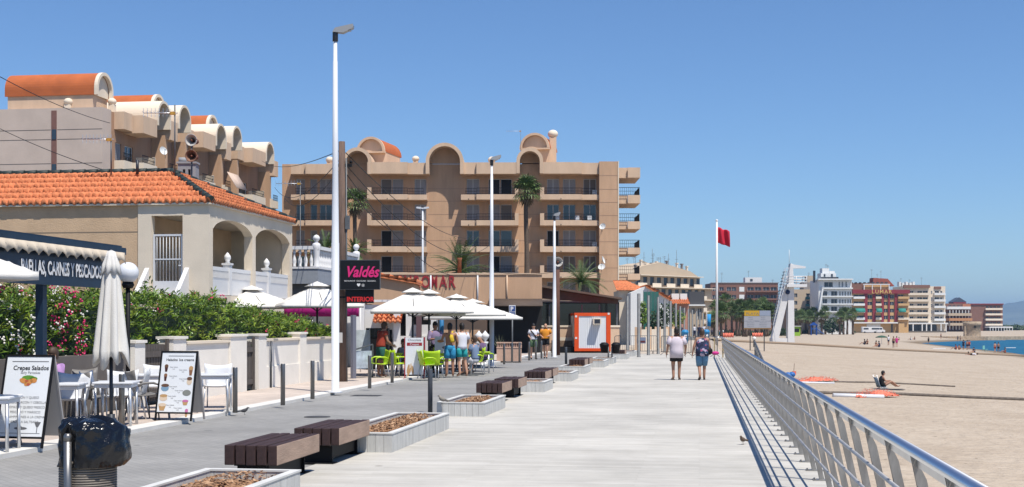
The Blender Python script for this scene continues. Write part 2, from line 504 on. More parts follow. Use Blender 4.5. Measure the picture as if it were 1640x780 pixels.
# rain streaks and wear that run along each plank
_nt = M_deck.node_tree; _p = _nt.nodes['Principled BSDF']; _src = _p.inputs['Base Color'].links[0].from_socket
_tc = _nt.nodes.new('ShaderNodeTexCoord'); _mp = _nt.nodes.new('ShaderNodeMapping'); _mp.inputs['Scale'].default_value = (.55, 5.5, 1)
_nt.links.new(_tc.outputs['Object'], _mp.inputs[0])
_n = _nt.nodes.new('ShaderNodeTexNoise'); _n.inputs['Scale'].default_value = 1.3; _n.inputs['Detail'].default_value = 7; _n.inputs['Roughness'].default_value = .75
_nt.links.new(_mp.outputs[0], _n.inputs['Vector'])
_mr = _nt.nodes.new('ShaderNodeMapRange'); _mr.inputs[1].default_value = .32; _mr.inputs[2].default_value = .66; _mr.inputs[3].default_value = .88; _mr.inputs[4].default_value = 1.07
_nt.links.new(_n.outputs['Fac'], _mr.inputs[0])
_s = _nt.nodes.new('ShaderNodeVectorMath'); _s.operation = 'SCALE'
_nt.links.new(_src, _s.inputs[0]); _nt.links.new(_mr.outputs[0], _s.inputs['Scale']); _nt.links.new(_s.outputs[0], _p.inputs['Base Color'])
struct(MB().box(-4.75, -10, -.35, 1.52, 77, 0).build('promenade', M_deck))
M_road = brick_mat('grey_road_pavers', (.295,.288,.275), (.265,.26,.25), (.22,.215,.205), .22, .11, .006, dirt=.26, dscale=.45, bump=.2, rot=.785)
struct(MB().box(-9.0, -10, -.4, -4.754, 90, -.012).build('road', M_road))
M_kerb = mat('pale_kerb_stone', (.62,.60,.56), .85, var=.1, scale=1.5)
kb = MB()
for i in range(100):
    kb.box(-9.38, -10+i*1.0, -.3, -9.002, -10+i*1.0+.992, .055)
struct(kb.build('kerb', M_kerb))
M_walk = brick_mat('pink_sidewalk_tiles', (.55,.465,.40), (.50,.42,.36), (.40,.35,.31), .3, .3, .008, dirt=.2, dscale=.5, bump=.2, offset=0)
struct(MB().box(-11.38, -10, -.3, -9.384, 84, .05).build('sidewalk', M_walk))
struct(MB().box(-13.6, 38.5, -.3, -11.382, 62, .046).build('sidewalk', M_walk))
M_path = brick_mat('beige_path_tiles', (.50,.43,.35), (.46,.39,.31), (.36,.31,.26), .4, .4, .01, dirt=.2, dscale=.4, offset=0)
struct(MB().box(-9.0, 90.004, -.4, 1.40, 145, -.02).build('path', M_path))
struct(MB().box(-4.75, 77.004, -.4, 1.40, 89.996, -.02).build('path', M_path))
# the road's drain covers
def specks(m, scale, size, col, amount):
    nt = m.node_tree; p = nt.nodes['Principled BSDF']; src = p.inputs['Base Color'].links[0].from_socket
    tc = nt.nodes.new('ShaderNodeTexCoord'); v = nt.nodes.new('ShaderNodeTexVoronoi'); v.inputs['Scale'].default_value = scale
    nt.links.new(tc.outputs['Object'], v.inputs['Vector'])
    sc = nt.nodes.new('ShaderNodeSeparateColor'); nt.links.new(v.outputs['Color'], sc.inputs[0])
    pw = nt.nodes.new('ShaderNodeMath'); pw.operation = 'POWER'; pw.inputs[1].default_value = amount; nt.links.new(sc.outputs[0], pw.inputs[0])
    th = nt.nodes.new('ShaderNodeMath'); th.operation = 'MULTIPLY'; th.inputs[1].default_value = size; nt.links.new(pw.outputs[0], th.inputs[0])
    lt = nt.nodes.new('ShaderNodeMath'); lt.operation = 'LESS_THAN'; nt.links.new(v.outputs['Distance'], lt.inputs[0]); nt.links.new(th.outputs[0], lt.inputs[1])
    ml = nt.nodes.new('ShaderNodeMath'); ml.operation = 'MULTIPLY'; ml.inputs[1].default_value = .75; nt.links.new(lt.outputs[0], ml.inputs[0])
    mx = nt.nodes.new('ShaderNodeMix'); mx.data_type = 'RGBA'; mx.inputs['B'].default_value = (*col, 1)
    nt.links.new(ml.outputs[0], mx.inputs['Factor']); nt.links.new(src, mx.inputs['A']); nt.links.new(mx.outputs['Result'], p.inputs['Base Color'])
specks(M_deck, 1.3, .085, (.22,.20,.17), 3)
specks(M_road, 1.0, .10, (.13,.13,.13), 3)
specks(M_walk, 1.6, .085, (.28,.23,.19), 3)
M_iron = mat('cast_iron', (.055,.055,.058), .7, var=.2)
dc = MB(); dc.box(-.35,-.25,0,.35,.25,.008)
for i in range(6): dc.box(-.3+i*.11,-.2,.008,-.24+i*.11,.2,.012)
p = G(587, 633)
o = dc.build('manhole_cover', M_iron); o.location = (p.x, p.y, -.012); tag(o, 'dark iron drain cover set in the grey road near the café terrace', 'drain cover')
dc2 = MB(); dc2.lathe([(.0,0),(.25,0),(.25,.008),(.0,.01)], 20)
p = G(508, 667)
o = dc2.build('manhole_cover', M_iron); o.location = (p.x, p.y, -.012); tag(o, 'small dark round cover in the road beyond the second bench', 'drain cover')

# hills far behind the bay
def hill(name, pts, Z, depth, m):
    h = MB(); h.smooth = True
    n = len(pts)
    v = []
    rnd = random.Random(5)
    rows = 7
    for r in range(rows):
        t = r/(rows-1)
        for (px, py) in pts:
            zz = zp(py, Z)
            base = W(px, Z - depth*(1-t), 0)
            k = math.sin(t*math.pi/2)
            v.append((base.x, base.y, -6 + (zz+6)*k*(1+.06*rnd.uniform(-1,1)*(1-t))))
    for r in range(1):
        for (px, py) in pts:
            base = W(px, Z+depth, 0); v.append((base.x, base.y, -6))
    fs = []
    for r in range(rows):
        for i in range(n-1):
            fs.append((r*n+i, r*n+i+1, (r+1)*n+i+1, (r+1)*n+i))
    h.add(v, fs)
    return struct(h.build(name, m))
M_hill = mat('dry_hill', (.13,.15,.12), .95, var=.3, scale=.004)
rnd = random.Random(3)
pr = [(1380,519),(1430,516),(1470,512),(1500,507),(1530,501),(1560,495),(1590,490),(1620,485),(1650,481),(1700,478),(1780,482),(1860,496),(1950,515)]
prof = []
for i in range(len(pr)-1):
    for k in range(5):
        t = k/5; prof.append((pr[i][0]+(pr[i+1][0]-pr[i][0])*t, pr[i][1]+(pr[i+1][1]-pr[i][1])*t+rnd.uniform(-.7,.7)))
prof.append(pr[-1])
hill('hills', prof, 9500, 2500, M_hill)
pr2 = [(1500,522),(1560,519),(1600,517),(1660,514),(1720,513),(1800,517),(1900,521)]
hill('hills', pr2, 6500, 1200, M_hill)
# ------------------------------------------------------------------ big buildings
def frontal(Z):
    k = F/Z
    return W(820, Z, 0), (lambda px: (px-820)/k), (lambda py: H+(519-py)/k)

M_tan = mat('tan_render', (.52,.33,.205), .92, var=.13, scale=1.3, stretch=(1,1,.18), bump=.1)
M_tanl = mat('light_tan_render', (.63,.45,.31), .92, var=.12, stretch=(2,2,.5), scale=.5, bump=.1)
M_cream = mat('cream_render', (.74,.635,.50), .92, var=.06, scale=.6)
M_pinkgrey = mat('pinkish_grey_render', (.56,.45,.375), .92, var=.10, scale=.35, bump=.15, bscale=20)
M_brownstrip = mat('brown_render', (.21,.105,.085), .9, var=.1)
M_shut = mat('grey_roller_shutter', (.30,.285,.285), .6, var=.06, scale=1.5, stretch=(.2,.2,8))
M_shut2 = mat('brown_roller_shutter', (.17,.145,.125), .6, var=.08, scale=1.5, stretch=(.2,.2,8))
M_frame = mat('pale_window_frame', (.55,.55,.54), .5)

def railing_mb(x0, x1, y, z0, z1, step=.16):
    b = MB()
    b.box(x0, y-.025, z1-.05, x1, y+.025, z1)
    b.box(x0, y-.015, z0+.05, x1, y+.015, z0+.09)
    b.box(x0, y-.012, (z0+z1)/2-.02, x1, y+.012, (z0+z1)/2+.02)
    n = max(2, int((x1-x0)/step))
    for i in range(n+1):
        x = x0+(x1-x0)*i/n
        b.box(x-.012, y-.012, z0, x+.012, y+.012, z1-.05)
    return b

def window(parent, x0, x1, z0, z1, y, panelmat, split=True):
    w = MB(); fw = .07
    w.box(x0+.01, y-.03, z0, x0+fw, y+.05, z1); w.box(x1-fw, y-.03, z0, x1-.01, y+.05, z1)
    w.box(x0+fw, y-.03, z1-fw, x1-fw, y+.05, z1-.01); w.box(x0+fw, y-.03, z0, x1-fw, y+.05, z0+fw)
    if split and x1-x0 > 1.3:
        w.box((x0+x1)/2-.04, y-.025, z0+fw, (x0+x1)/2+.04, y+.05, z1-fw)
    o = w.build('window', M_frame, parent)
    g = MB(); g.box(x0+fw, y+.01, z0+fw, x1-fw, y+.04, z1-fw)
    if panelmat in (M_shut, M_shut2):
        n = 11
        for i in range(n):
            zz = z0+fw+(z1-z0-2*fw)*i/n
            g.box(x0+fw+.004, y+.0, zz, x1-fw-.004, y+.01, zz+(z1-z0-2*fw)/n*.8)
    g.build('shutter' if panelmat in (M_shut, M_shut2) else 'pane', panelmat, o)
    return o

def vault(mb, xc, r, zs, y0, y1, th, stilt=0, n=20):      # a barrel shell along y, open below
    for i in range(n):
        a0 = math.pi*i/n; a1 = math.pi*(i+1)/n
        p = []
        for (rr, aa) in ((r, a0), (r, a1), (r-th, a1), (r-th, a0)):
            p.append((xc+rr*math.cos(aa), zs+rr*math.sin(aa)))
        v = [(x, y0, z) for x, z in p] + [(x, y1, z) for x, z in p]
        sm = mb.smooth
        mb.smooth = False
        mb.add(v, [(0,3,2,1),(4,5,6,7)])
        mb.smooth = True
        mb.add(v, [(0,1,5,4),(3,7,6,2)])
        mb.smooth = sm
    if stilt:
        mb.box(xc-r, y0, zs-stilt, xc-r+th, y1, zs)
        mb.box(xc+r-th, y0, zs-stilt, xc+r, y1, zs)
def tympanum(mb, xc, r, zs, y0, y1, n=20, drop=0):
    pts = [(xc+r*math.cos(math.pi*i/n), zs+r*math.sin(math.pi*i/n)) for i in range(n+1)]
    if drop: pts += [(xc-r, zs-drop), (xc+r, zs-drop)]
    mb.poly(pts, y0, y1)

# ---- the wide tan apartment building facing us
loc, vx, vz = frontal(145)
ap = thing('apartment_building', 'wide tan apartment building facing the promenade, five floors of balconies under round arched vaults', 'building', loc, A)
BACK = 1.9
rows = [(311,319.5),(352.5,361),(394.5,403.5),(436,445),(478,487)]
SECT = [(465,555,489,'r'),(588,683.5,652.7,'l'),(738,830.5,763,'r'),(865,959.8,931.8,'l')]
WINS = [[(470,484),(493,504),(508,528)],[(607.7,625),(626,643.5),(662,681)],[(746.5,767),(782,800.5),(801.5,820)],[(876.8,896.5),(902.8,923),(936,956.6)]]
wb = MB()
holes = []
for s_, ws in enumerate(WINS):
    for r_, (t, b) in enumerate(rows):
        for (a, c) in ws:
            holes.append((vx(a), vx(c), vz(b-1), vz(t-27.5)))
wb.holed(vx(447), vx(959.8), 0, vz(259.5), holes, BACK, BACK+.25)
wb.box(vx(447), BACK+.9, 0, vx(959.8), 15, vz(260))
wb.box(vx(447), BACK+.25, 0, vx(448.5), BACK+.9, vz(260))
wb.box(vx(959.8)+.002, 0, 0, vx(989.6), 15, vz(258.5))
for py in (282,305,327,348,369,391,412,434):
    pass
wb.build('wall', M_tan, ap, recalc=False)
lines = MB()
for py in (281,303,324,345,366,387,408,429,450):
    lines.box(vx(960.2), -.012, vz(py+.35), vx(989.2), .002, vz(py-.35))
for (a, b) in ((683.6,741.5),(830.5,865)):
    for r_, (t, bb) in enumerate(rows):
        for dy in (-20, 0):
            lines.box(vx(a), BACK-.012, vz(bb+dy+.3), vx(b), BACK+.001, vz(bb+dy-.3))
lines.build('render_joint', mat('render_joint', (.36,.23,.16), .9), ap)
cs = MB(); cs.box(vx(989.6)+.002, -.05, 0, vx(991.2), .6, vz(258))
cs.build('corner_strip', M_cream, ap)
for s_, (x0, x1, st, side) in enumerate(SECT):
    # parapet of the roof, stepped like the balconies
    pb = MB()
    ys = (0, .35) if side == 'l' else (.35, 0)
    pb.box(vx(x0), ys[0], vz(278), vx(st), BACK+1.2, vz(259.5 if s_ else 262))
    pb.box(vx(st)+.003, ys[1], vz(278.3), vx(x1), BACK+1.2-.01, vz(260 if s_ else 262.5))
    pb.build('parapet', M_tanl, ap)
    for r_, (t, b) in enumerate(rows):
        bb = MB()
        bb.box(vx(x0), ys[0], vz(b), vx(st), BACK-.003, vz(b)+.2)
        bb.box(vx(st)+.003, ys[1], vz(b)+.004, vx(x1), BACK-.003, vz(b)+.196)
        bb.box(vx(x0), ys[0], vz(b)+.2, vx(st), ys[0]+.16, vz(t))
        bb.box(vx(st)+.003, ys[1], vz(b)+.196, vx(x1), ys[1]+.16, vz(t)-.01)
        a, c = min(ys), max(ys)
        bb.box(vx(st)-.08, a+.163, vz(b)+.2, vx(st)+.08, c, vz(t)-.02)
        if side == 'l' or s_ == 3:
            bb.box(vx(x0)-.003, -.02, vz(b)+.01, vx(x0)+.45, BACK-.004, vz(t-11))
        else:
            bb.box(vx(x1)-.40, -.02, vz(b)+.01, vx(x1)+.003, BACK-.004, vz(t-11))
        bo = bb.build('balcony', M_tanl, ap)
        rl = railing_mb(vx(x0)+.5, vx(st), ys[0]+.08, vz(t), vz(t-10.5))
        r2 = railing_mb(vx(st), vx(x1)-.4, ys[1]+.08, vz(t), vz(t-10.5))
        o_ = len(rl.v); rl.v += r2.v; rl.f += [[i+o_ for i in f] for f in r2.f]; rl.mi += r2.mi; rl.sm += r2.sm
        rl.build('railing', M_black, bo)
        sp = MB(); xm = vx((x0+st)/2); sp.tube([(xm, ys[0]+.02, vz(b)+.12), (xm, ys[0]-.35, vz(b)+.02)], .05, 6)
        sp.build('drain_spout', M_darkmetal, bo)
        for (a, c) in WINS[s_]:
            rq = random.Random(int(a*7)+r_*31).random(); pm = M_glass if (s_ == 3 and r_ == 1) or (s_ == 2 and r_ == 2) or (s_ == 0 and r_ % 2) else (M_shut if rq < .62 else (M_shut2 if rq < .85 else M_dark))
            window(ap, vx(a), vx(c), vz(b-1), vz(t-27.5), BACK+.14, pm)
# vaults over the stair towers
for (c, ro, ys_, px_l, px_r, nm) in ((572,23,259,549,597,'l'),(712,30.3,258.8,682,742,'m'),(848.5,21.5,258,827,870,'r')):
    k = F/145
    v_ = MB(); vault(v_, vx(c), ro/k, vz(ys_), -.06, 5.5, .38, stilt=1.35)
    v_.build('arch_vault', M_cream if 0 else M_tanl, ap)
    t_ = MB(); tympanum(t_, vx(c), ro/k-.39, vz(ys_), BACK, BACK+.25)
    t_.build('arch_wall', M_tan, ap)
# roof-top rooms with barrel roofs
for (c, rr, ysp, bx0, bx1, y0, dp) in ((586.5,24.5,234.5,565.5,610,4.2,6.2),(856.5,24.8,231,834,880.5,3.0,4.6)):
    k = F/145; r = rr/k
    TW = Matrix.Translation((vx(c), y0, 0)) @ Matrix.Rotation(-.24, 4, 'Z') @ Matrix.Translation((-vx(c), -y0, 0))
    b_ = MB(); b_.M = TW; b_.box(vx(bx0), y0+.5, vz(262), vx(bx1), y0+dp-.4, vz(ysp)-.001)
    b_.build('roof_room', M_tanl, ap)
    v_ = MB(); v_.M = TW; vault(v_, vx(c), r, vz(ysp), y0+.02, y0+.34, .26); tympanum(v_, vx(c), r-.27, vz(ysp), y0+.42, y0+.6)
    v_.box(vx(c)-r, y0+.03, vz(ysp)-.18, vx(c)+r, y0+.5, vz(ysp)-.003)
    v_.build('gable_arch', M_tanl, ap)
    v2 = MB(); v2.M = TW; vault(v2, vx(c), r-.02, vz(ysp)-.02, y0+.342, y0+dp, .2)
    v2.build('barrel_roof', M_vterr, ap)
# chimneys with round caps
def chimney(par, x, y, z0, z1, w, mt):
    b = MB(); b.box(x-w/2, y-w/2, z0, x+w/2, y+w/2, z1)
    o = b.build('chimney', mt, par)
    c = MB(); c.ball((x, y, z1+w*.5), w*.75, w*.75, w*.62)
    c.build('chimney_cap', M_cream, o)
for (px, y1, w) in ((521,254,.6),(662,252,.55),(787,254,.6)):
    chimney(ap, vx(px), 3.5, vz(264), vz(y1)+.0, w, M_tanl)
chimney(ap, vx(887.3), 4.0, vz(262), vz(212), .78, M_tanl)
# balconies on the seaward end
for r_, (t, b) in enumerate([(266,282.5),(310.5,324),(353,365.5),(395.5,406),(437.5,447.5),(479,489)]):
    bb = MB()
    x0, xm, x1 = vx(991.3), vx(1007), vx(1027)
    y0, y1 = 1.2, 7.5
    bb.box(x0, y0+.3, vz(b), xm, y1, vz(b)+.2); bb.box(xm+.003, y0, vz(b)+.004, x1, y1, vz(b)+.196)
    bb.box(x0, y0+.3, vz(b)+.2, xm, y0+.46, vz(t)); bb.box(xm+.003, y0, vz(b)+.196, x1, y0+.16, vz(t)-.01)
    bb.box(x1-.16, y0+.163, vz(b)+.196, x1-.002, y1, vz(t)-.012)
    if r_ == 0:
        bb.box(x0, y0+.47, vz(t)-.2, x1-.17, y1, vz(t)-.02)
        bb.build('roof_overhang', M_tanl, ap)
    else:
        bo = bb.build('balcony', M_tanl, ap)
        rl = railing_mb(x0, x1-.08, y0+.1, vz(t), vz(t-12.5), .22)
        for i in range(24):
            yy = y0+.2+i*.26; rl.box(x1-.09, yy, vz(t), x1-.065, yy+.025, vz(t-12.5))
        rl.box(x1-.1, y0+.1, vz(t-12.5)-.05, x1-.05, y1, vz(t-12.5))
        rl.build('railing', M_black, bo)
# furniture on its balconies
for i, (px, r_) in enumerate(((893,1),(925,1),(945,1),(953,0),(953,2))):
    c_ = MB(); x = vx(px); z = vz(rows[r_][1])+.2
    c_.box(x-.25, .55, z+.4, x+.25, 1.0, z+.45); c_.box(x-.25, 1.0, z+.45, x+.25, 1.05, z+.95)
    for (i_, j_) in ((-.22,.58),(.22,.58),(-.22,.98),(.22,.98)): c_.box(x+i_-.02, j_-.02, z, x+i_+.02, j_+.02, z+.4)
    o = c_.build('balcony_chair', M_whiteplastic); o.location = loc; o.rotation_euler = (0,0,A)
    lab = ['white chair on the second balcony down beside the tall palm','white chair in the middle of the second balcony down, right part of the tan building','white chair near the right end of the second balcony down on the tan building','white chair on the topmost balcony at the right of the tan building','white chair on the third balcony down at the right of the tan building'][i]
    tag(o, lab, 'chair', 'chairs on the balconies of the tan building')

# satellite dishes
def dish(name, label, px, py, Z, r, face, wall_dy=0.35):
    t = thing(name, label, 'satellite dish', WP(px, py, Z), A)
    b = MB(); b.smooth = True
    d = Vector(face).normalized(); q = d.to_track_quat('Z', 'Y').to_matrix().to_4x4()
    b.M = q
    n = 20; prof = [(r*i/5, (r*i/5)**2/(r*3.2)) for i in range(6)]
    v = []; fs = []
    for (rr, z) in prof:
        for k in range(n):
            v.append((rr*math.cos(2*math.pi*k/n), rr*math.sin(2*math.pi*k/n), z))
    for i in range(5):
        for k in range(n): fs.append((i*n+k, i*n+(k+1)%n, (i+1)*n+(k+1)%n, (i+1)*n+k))
    b.add(v, fs)
    v2 = [(x*.99, y*.99, z-.02) for x, y, z in v]; b.add(v2, [f[::-1] for f in fs])
    b.build('reflector', M_dish, t)
    a = MB(); a.M = q
    a.tube([(0, -r*.95, r*.3), (0, -.1*r, r*.95)], .018, 5); a.box(-.04, -.14*r, r*.9, .04, .02*r, r*1.0)
    a.build('feed_arm', M_darkmetal, t)
    m_ = MB(); m_.tube([(0, 0, 0), (0, wall_dy, -.02), (0, wall_dy, -.5)], .022, 6)
    m_.build('bracket', M_galv, t)
    return t
dish('satellite_dish', 'round white satellite dish on the bare end strip of the wide tan building', 965.5, 363, 144.0, .36, (-.4,-.9,.35), .9)
dish('satellite_dish', 'pale satellite dish on edge, upper one of the pair right of the feathery palm', 965, 417, 144.0, .45, (.9,-.3,.3), .9)
dish('satellite_dish', 'tilted pale satellite dish, lower one of the pair right of the feathery palm', 964, 428, 143.6, .40, (-.3,-.9,.6), .9)

# ---- the stepped block behind the villa
XF = -46.5
def lxZ(Z, ly=0.0):
    X = XF-ly; xc = (X+Z*SA)/CA
    return xc*SA+Z*CA
Y0B = lxZ(107.2, 1.8)
lb = thing('apartment_building', 'pinkish apartment block behind the villa stepping back with terracotta and cream barrel vaults', 'building', (XF, Y0B, 0), math.pi/2)
def L(Z, ly=0.0): return lxZ(Z, ly)-Y0B
TOP = 19.4
TOPS = (19.45, 20.05, 20.35)
wb = MB()
wb.box(0, 1.8, 0, 1.6, 28, TOP+.1)                                 # side wall and its corner strip
holes = []
secs = [((109.2,110.8,.9),(110.8,113.6,0.0)),((122.6,124.2,.9),(124.2,127.3,0.0)),((136.0,138.0,.9),(138.0,142.0,0.0))]
for (p0, p1) in secs:
    for zb in (11.95, 14.85, 9.05, 6.15):
        for (za, zc) in ((p0[0]+.3, p0[1]-.1), (p1[0]+.5, p1[1]-.6)):
            holes.append((L(za, 1.8), L(zc, 1.8), zb-.05, zb+2.1))
xe = L(146.5)
fw_ = MB(); fw_.holed(1.602, xe, 0, TOP, holes, 1.8, 2.05); fw_.build('facade_wall', mat('shaded_facade_render', (.40,.235,.145), .92, var=.13, scale=1.3, stretch=(1,1,.18)), lb)  # darker brown puts the shade of the balcony recesses into the wall colour
wb.box(1.602, 2.9, 0, xe, 16, TOP-.2)
wb.build('wall', M_pinkgrey, lb)
for h in holes:
    window(lb, h[0], h[1], h[2], h[3], 1.95, M_glass if random.Random(h[0]+h[2]).random() < .5 else M_shut)
st = MB()
xw = lambda px: 1.8 + (164-px)*107.2/F                             # ly of a column on the side wall
st.box(-.03, xw(86), 0, -.002, xw(77), TOP-.1)
st.build('recess_strip', M_brownstrip, lb)
for py0, py1 in ((205,220),(261,275)):
    b_ = MB(); b_.box(-.05, xw(85.5), zp(py1,107), -.031, xw(78), zp(py0,107))
    b_.box(-.07, xw(85.5), zp(py1,107)-.06, -.031, xw(78), zp(py1,107)-.001)
    b_.build('window', M_glass, lb)
jl = MB()
for py in (205.5, 221, 260):
    for (a_, b_) in ((163.5,87),(76,-220)):
        jl.box(-.012, xw(a_), zp(py+.35,107), .001, xw(b_), zp(py-.35,107))
jl.build('wall_joint', mat('dark_joint', (.12,.095,.085), .9), lb)
for si, (p0, p1) in enumerate(secs):
    pb = MB()
    pb.box(L(p0[0], .9), .9, TOPS[si]-1.45, L(p0[1], .9), 3.0, TOPS[si])
    pb.box(L(p1[0]), 0, TOPS[si]-1.55, L(p1[1]), 3.0, TOPS[si]-.05)
    pb.build('parapet', M_tanl, lb)
    for zf in (14.6, 11.7, 8.8, 5.9):
        b_ = MB()
        xa, xb, xc_, xd = L(p0[0], .9), L(p0[1], .9), L(p1[0]), L(p1[1])
        b_.box(xa, .9, zf, xb, 1.797, zf+.2); b_.box(xc_, 0, zf+.003, xd, 1.797, zf+.197)
        b_.box(xa, .9, zf+.2, xb, 1.05, zf+.8); b_.box(xa, 1.053, zf+.2, xa+.15, 1.797, zf+.8)
        b_.box(xc_, 0, zf+.2, xd, .15, zf+.8); b_.box(xc_, .153, zf+.2, xc_+.15, 1.797, zf+.8)
        b_.box(xd-.35, .155, zf+.2, xd, 1.797, zf+1.55)
        bo = b_.build('balcony', M_cream, lb)
        r1 = railing_mb(xa, xb, .98, zf+.8, zf+1.45, .2); r2 = railing_mb(xc_, xd-.3, .08, zf+.8, zf+1.45, .2)
        o_ = len(r1.v); r1.v += r2.v; r1.f += [[i+o_ for i in f] for f in r2.f]; r1.mi += r2.mi; r1.sm += r2.sm
        r1.build('railing', M_black, bo)
# pairs of cream vaults and the parapet boxes between them
for (z0, z1) in ((113.7,116.5),(118.3,121.1),(127.4,130.2),(131.8,134.6),(142.1,144.8)):
    v_ = MB(); xa, xb = L(z0), L(z1); r = (xb-xa)/2
    zs = {113.7: 19.9, 118.3: 20.3, 127.4: 20.0, 131.8: 20.45, 142.1: 20.3}[z0]
    vault(v_, (xa+xb)/2, r, zs, -.05, 6.0, .22, stilt=.9)
    v_.build('arch_vault', M_cream, lb)
    t_ = MB(); tympanum(t_, (xa+xb)/2, r-.225, zs, 1.8, 2.0); t_.build('arch_wall', M_tan, lb)
    # slanted buttress at the foot of the arch
    bt = MB(); bt.poly([(xb-.05, 14.0), (xb+.5, 14.0), (xb+.5, 18.6), (xb-.05, 18.6)], .5, 1.79); bt.build('pier', M_tan, lb)
for (z0, z1) in ((116.6,118.2),(130.3,131.7),(144.9,146.4)):
    b_ = MB(); b_.box(L(z0)+.02, .05, TOP-1.25, L(z1)-.02, 3.0, TOP+.45); b_.build('parapet', M_tanl, lb)
    for zf in (14.6, 11.7, 8.8, 5.9):
        b_ = MB(); xa, xb = L(z0), L(z1)
        b_.box(xa, .05, zf, xb, 1.79, zf+.2); b_.box(xa, .05, zf+.2, xb, .2, zf+.8); b_.box(xa, .203, zf+.2, xa+.2, 1.79, zf+1.0)
        bo = b_.build('balcony', M_cream, lb)
        railing_mb(xa, xb, .12, zf+.8, zf+1.45, .2).build('railing', M_black, bo)
# terracotta barrel roofs behind
for (zc, r, zsp, ya, yb, zb) in ((109.6,1.45,21.25,2.6,10.8,TOP+.1),(122.4,1.40,21.75,3.4,12,TOP-.3),(136.0,1.40,22.0,3.4,12,TOP-.3)):
    b_ = MB(); x = L(zc, 3.0)
    b_.box(x-r+.12, ya+.5, zb-.4, x+r-.12, yb-.2, zsp-.55)
    b_.build('roof_room', M_tanl, lb)
    v_ = MB(); vault(v_, x, r, zsp, ya+.3, yb, .16, stilt=.55); v_.build('barrel_roof', M_vterr, lb)
    g_ = MB(); vault(g_, x, r+.04, zsp, ya, ya+.298, .26, stilt=.55); tympanum(g_, x, r-.23, zsp, ya+.35, ya+.5, drop=.54)
    g_.build('gable_arch', M_cream, lb)
chimney(lb, .9, xw(97), TOP, 19.9, .5, M_cream)
chimney(lb, L(110.2,1.8), 2.4, TOP, 20.2, .5, M_cream)
# striped awning
aw = MB(); xa, xb = L(130.4), L(133.5)
aw.sheet([[(xa, .0, 16.9), (xb, .0, 16.9)], [(xa, -1.0, 15.3), (xb, -1.0, 15.3)]], .03)
aw.build('awning', mat('faded_awning', (.55,.42,.34), .9, var=.15), lb)
dish('satellite_dish', 'round white satellite dish on the stepped block above the villa roof', 260.5, 242, 108.5, .36, (.75,-.6,.3), .8)
# ------------------------------------------------------------------ the villa with the tiled roof
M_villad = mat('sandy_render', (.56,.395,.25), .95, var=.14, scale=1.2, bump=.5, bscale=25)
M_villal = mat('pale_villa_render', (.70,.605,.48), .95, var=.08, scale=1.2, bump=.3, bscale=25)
def tile_plane(mb, O, U, V, Lu, Lv, inside, period=.225, rows=6, amp=.062):
    O = Vector(O); U = Vector(U).normalized(); V = Vector(V).normalized(); N = U.cross(V).normalized()
    if N.z < 0: N = -N
    nu = int(Lu/period*8)
    rh = Lv/rows
    vs = []; fs = []
    rr = random.Random(7)
    for r in range(rows):
        jit = [rr.uniform(-.012, .012) for _ in range(nu//8+2)]
        for k in range(3):
            v = r*rh + (0, rh*.55, rh*1.08)[k]
            lift = (.115, .06, .0)[k]
            for i in range(nu+1):
                u = Lu*i/nu
                c = math.cos(2*math.pi*u/period)
                h = amp*(abs(c)**.6*(1 if c > 0 else -1))
                vs.append(O + U*u + V*(v+(jit[int(u/period)] if k == 0 else 0)) + N*(h+lift))
        # the tiles' front edge
        for i in range(nu+1):
            u = Lu*i/nu
            vs.append(O + U*u + V*(r*rh+jit[int(u/period)]+.01) + N*(amp*math.cos(2*math.pi*u/period)*.6+.0))
    w = nu+1
    for r in range(rows):
        b = r*4*w
        for i in range(nu):
            for k in range(2):
                um = Lu*(i+.5)/nu; vm = r*rh+rh*(.3 if k == 0 else .8)
                if inside(um, vm):
                    fs.append((b+k*w+i, b+k*w+i+1, b+(k+1)*w+i+1, b+(k+1)*w+i))
            if inside(Lu*(i+.5)/nu, r*rh+.02):
                fs.append((b+3*w+i, b+3*w+i+1, b+i+1, b+i))
    s = mb.smooth; mb.smooth = True
    mb.add(vs, fs); mb.smooth = s

CX = -15.0
CY = W(335, Zat(335, CX)).y
DV = W(468, Zat(468, CX)).y - CY
vl = thing('villa', 'low sandy villa with orange tiled hip roof and arched porch above the oleander hedge', 'house', (CX, CY, 0))
EZ = 5.50; FZ = 2.66; WX = -2.32
b_ = MB(); b_.box(-18, .035, 0, WX, DV, EZ); b_.build('side_wall', M_villad, vl)
jn = MB(); jn.box(-18, .028, 4.62, WX-.01, .036, 4.645); jn.build('wall_joint', mat('render_line', (.28,.21,.15), .9), vl)
b_ = MB()
b_.holed(WX+.002, 0, 0, EZ, [(-1.88, -.86, FZ, 5.12)], 0, .25)
b_.box(WX+.002, .255, 0, -.01, DV-.01, FZ)                          # plinth and porch floor
b_.box(WX+.002, DV-.25, FZ+.001, -.31, DV, EZ)
b_.box(WX+.002, .255, 5.2, -.31, DV-.26, EZ-.002)                   # porch ceiling
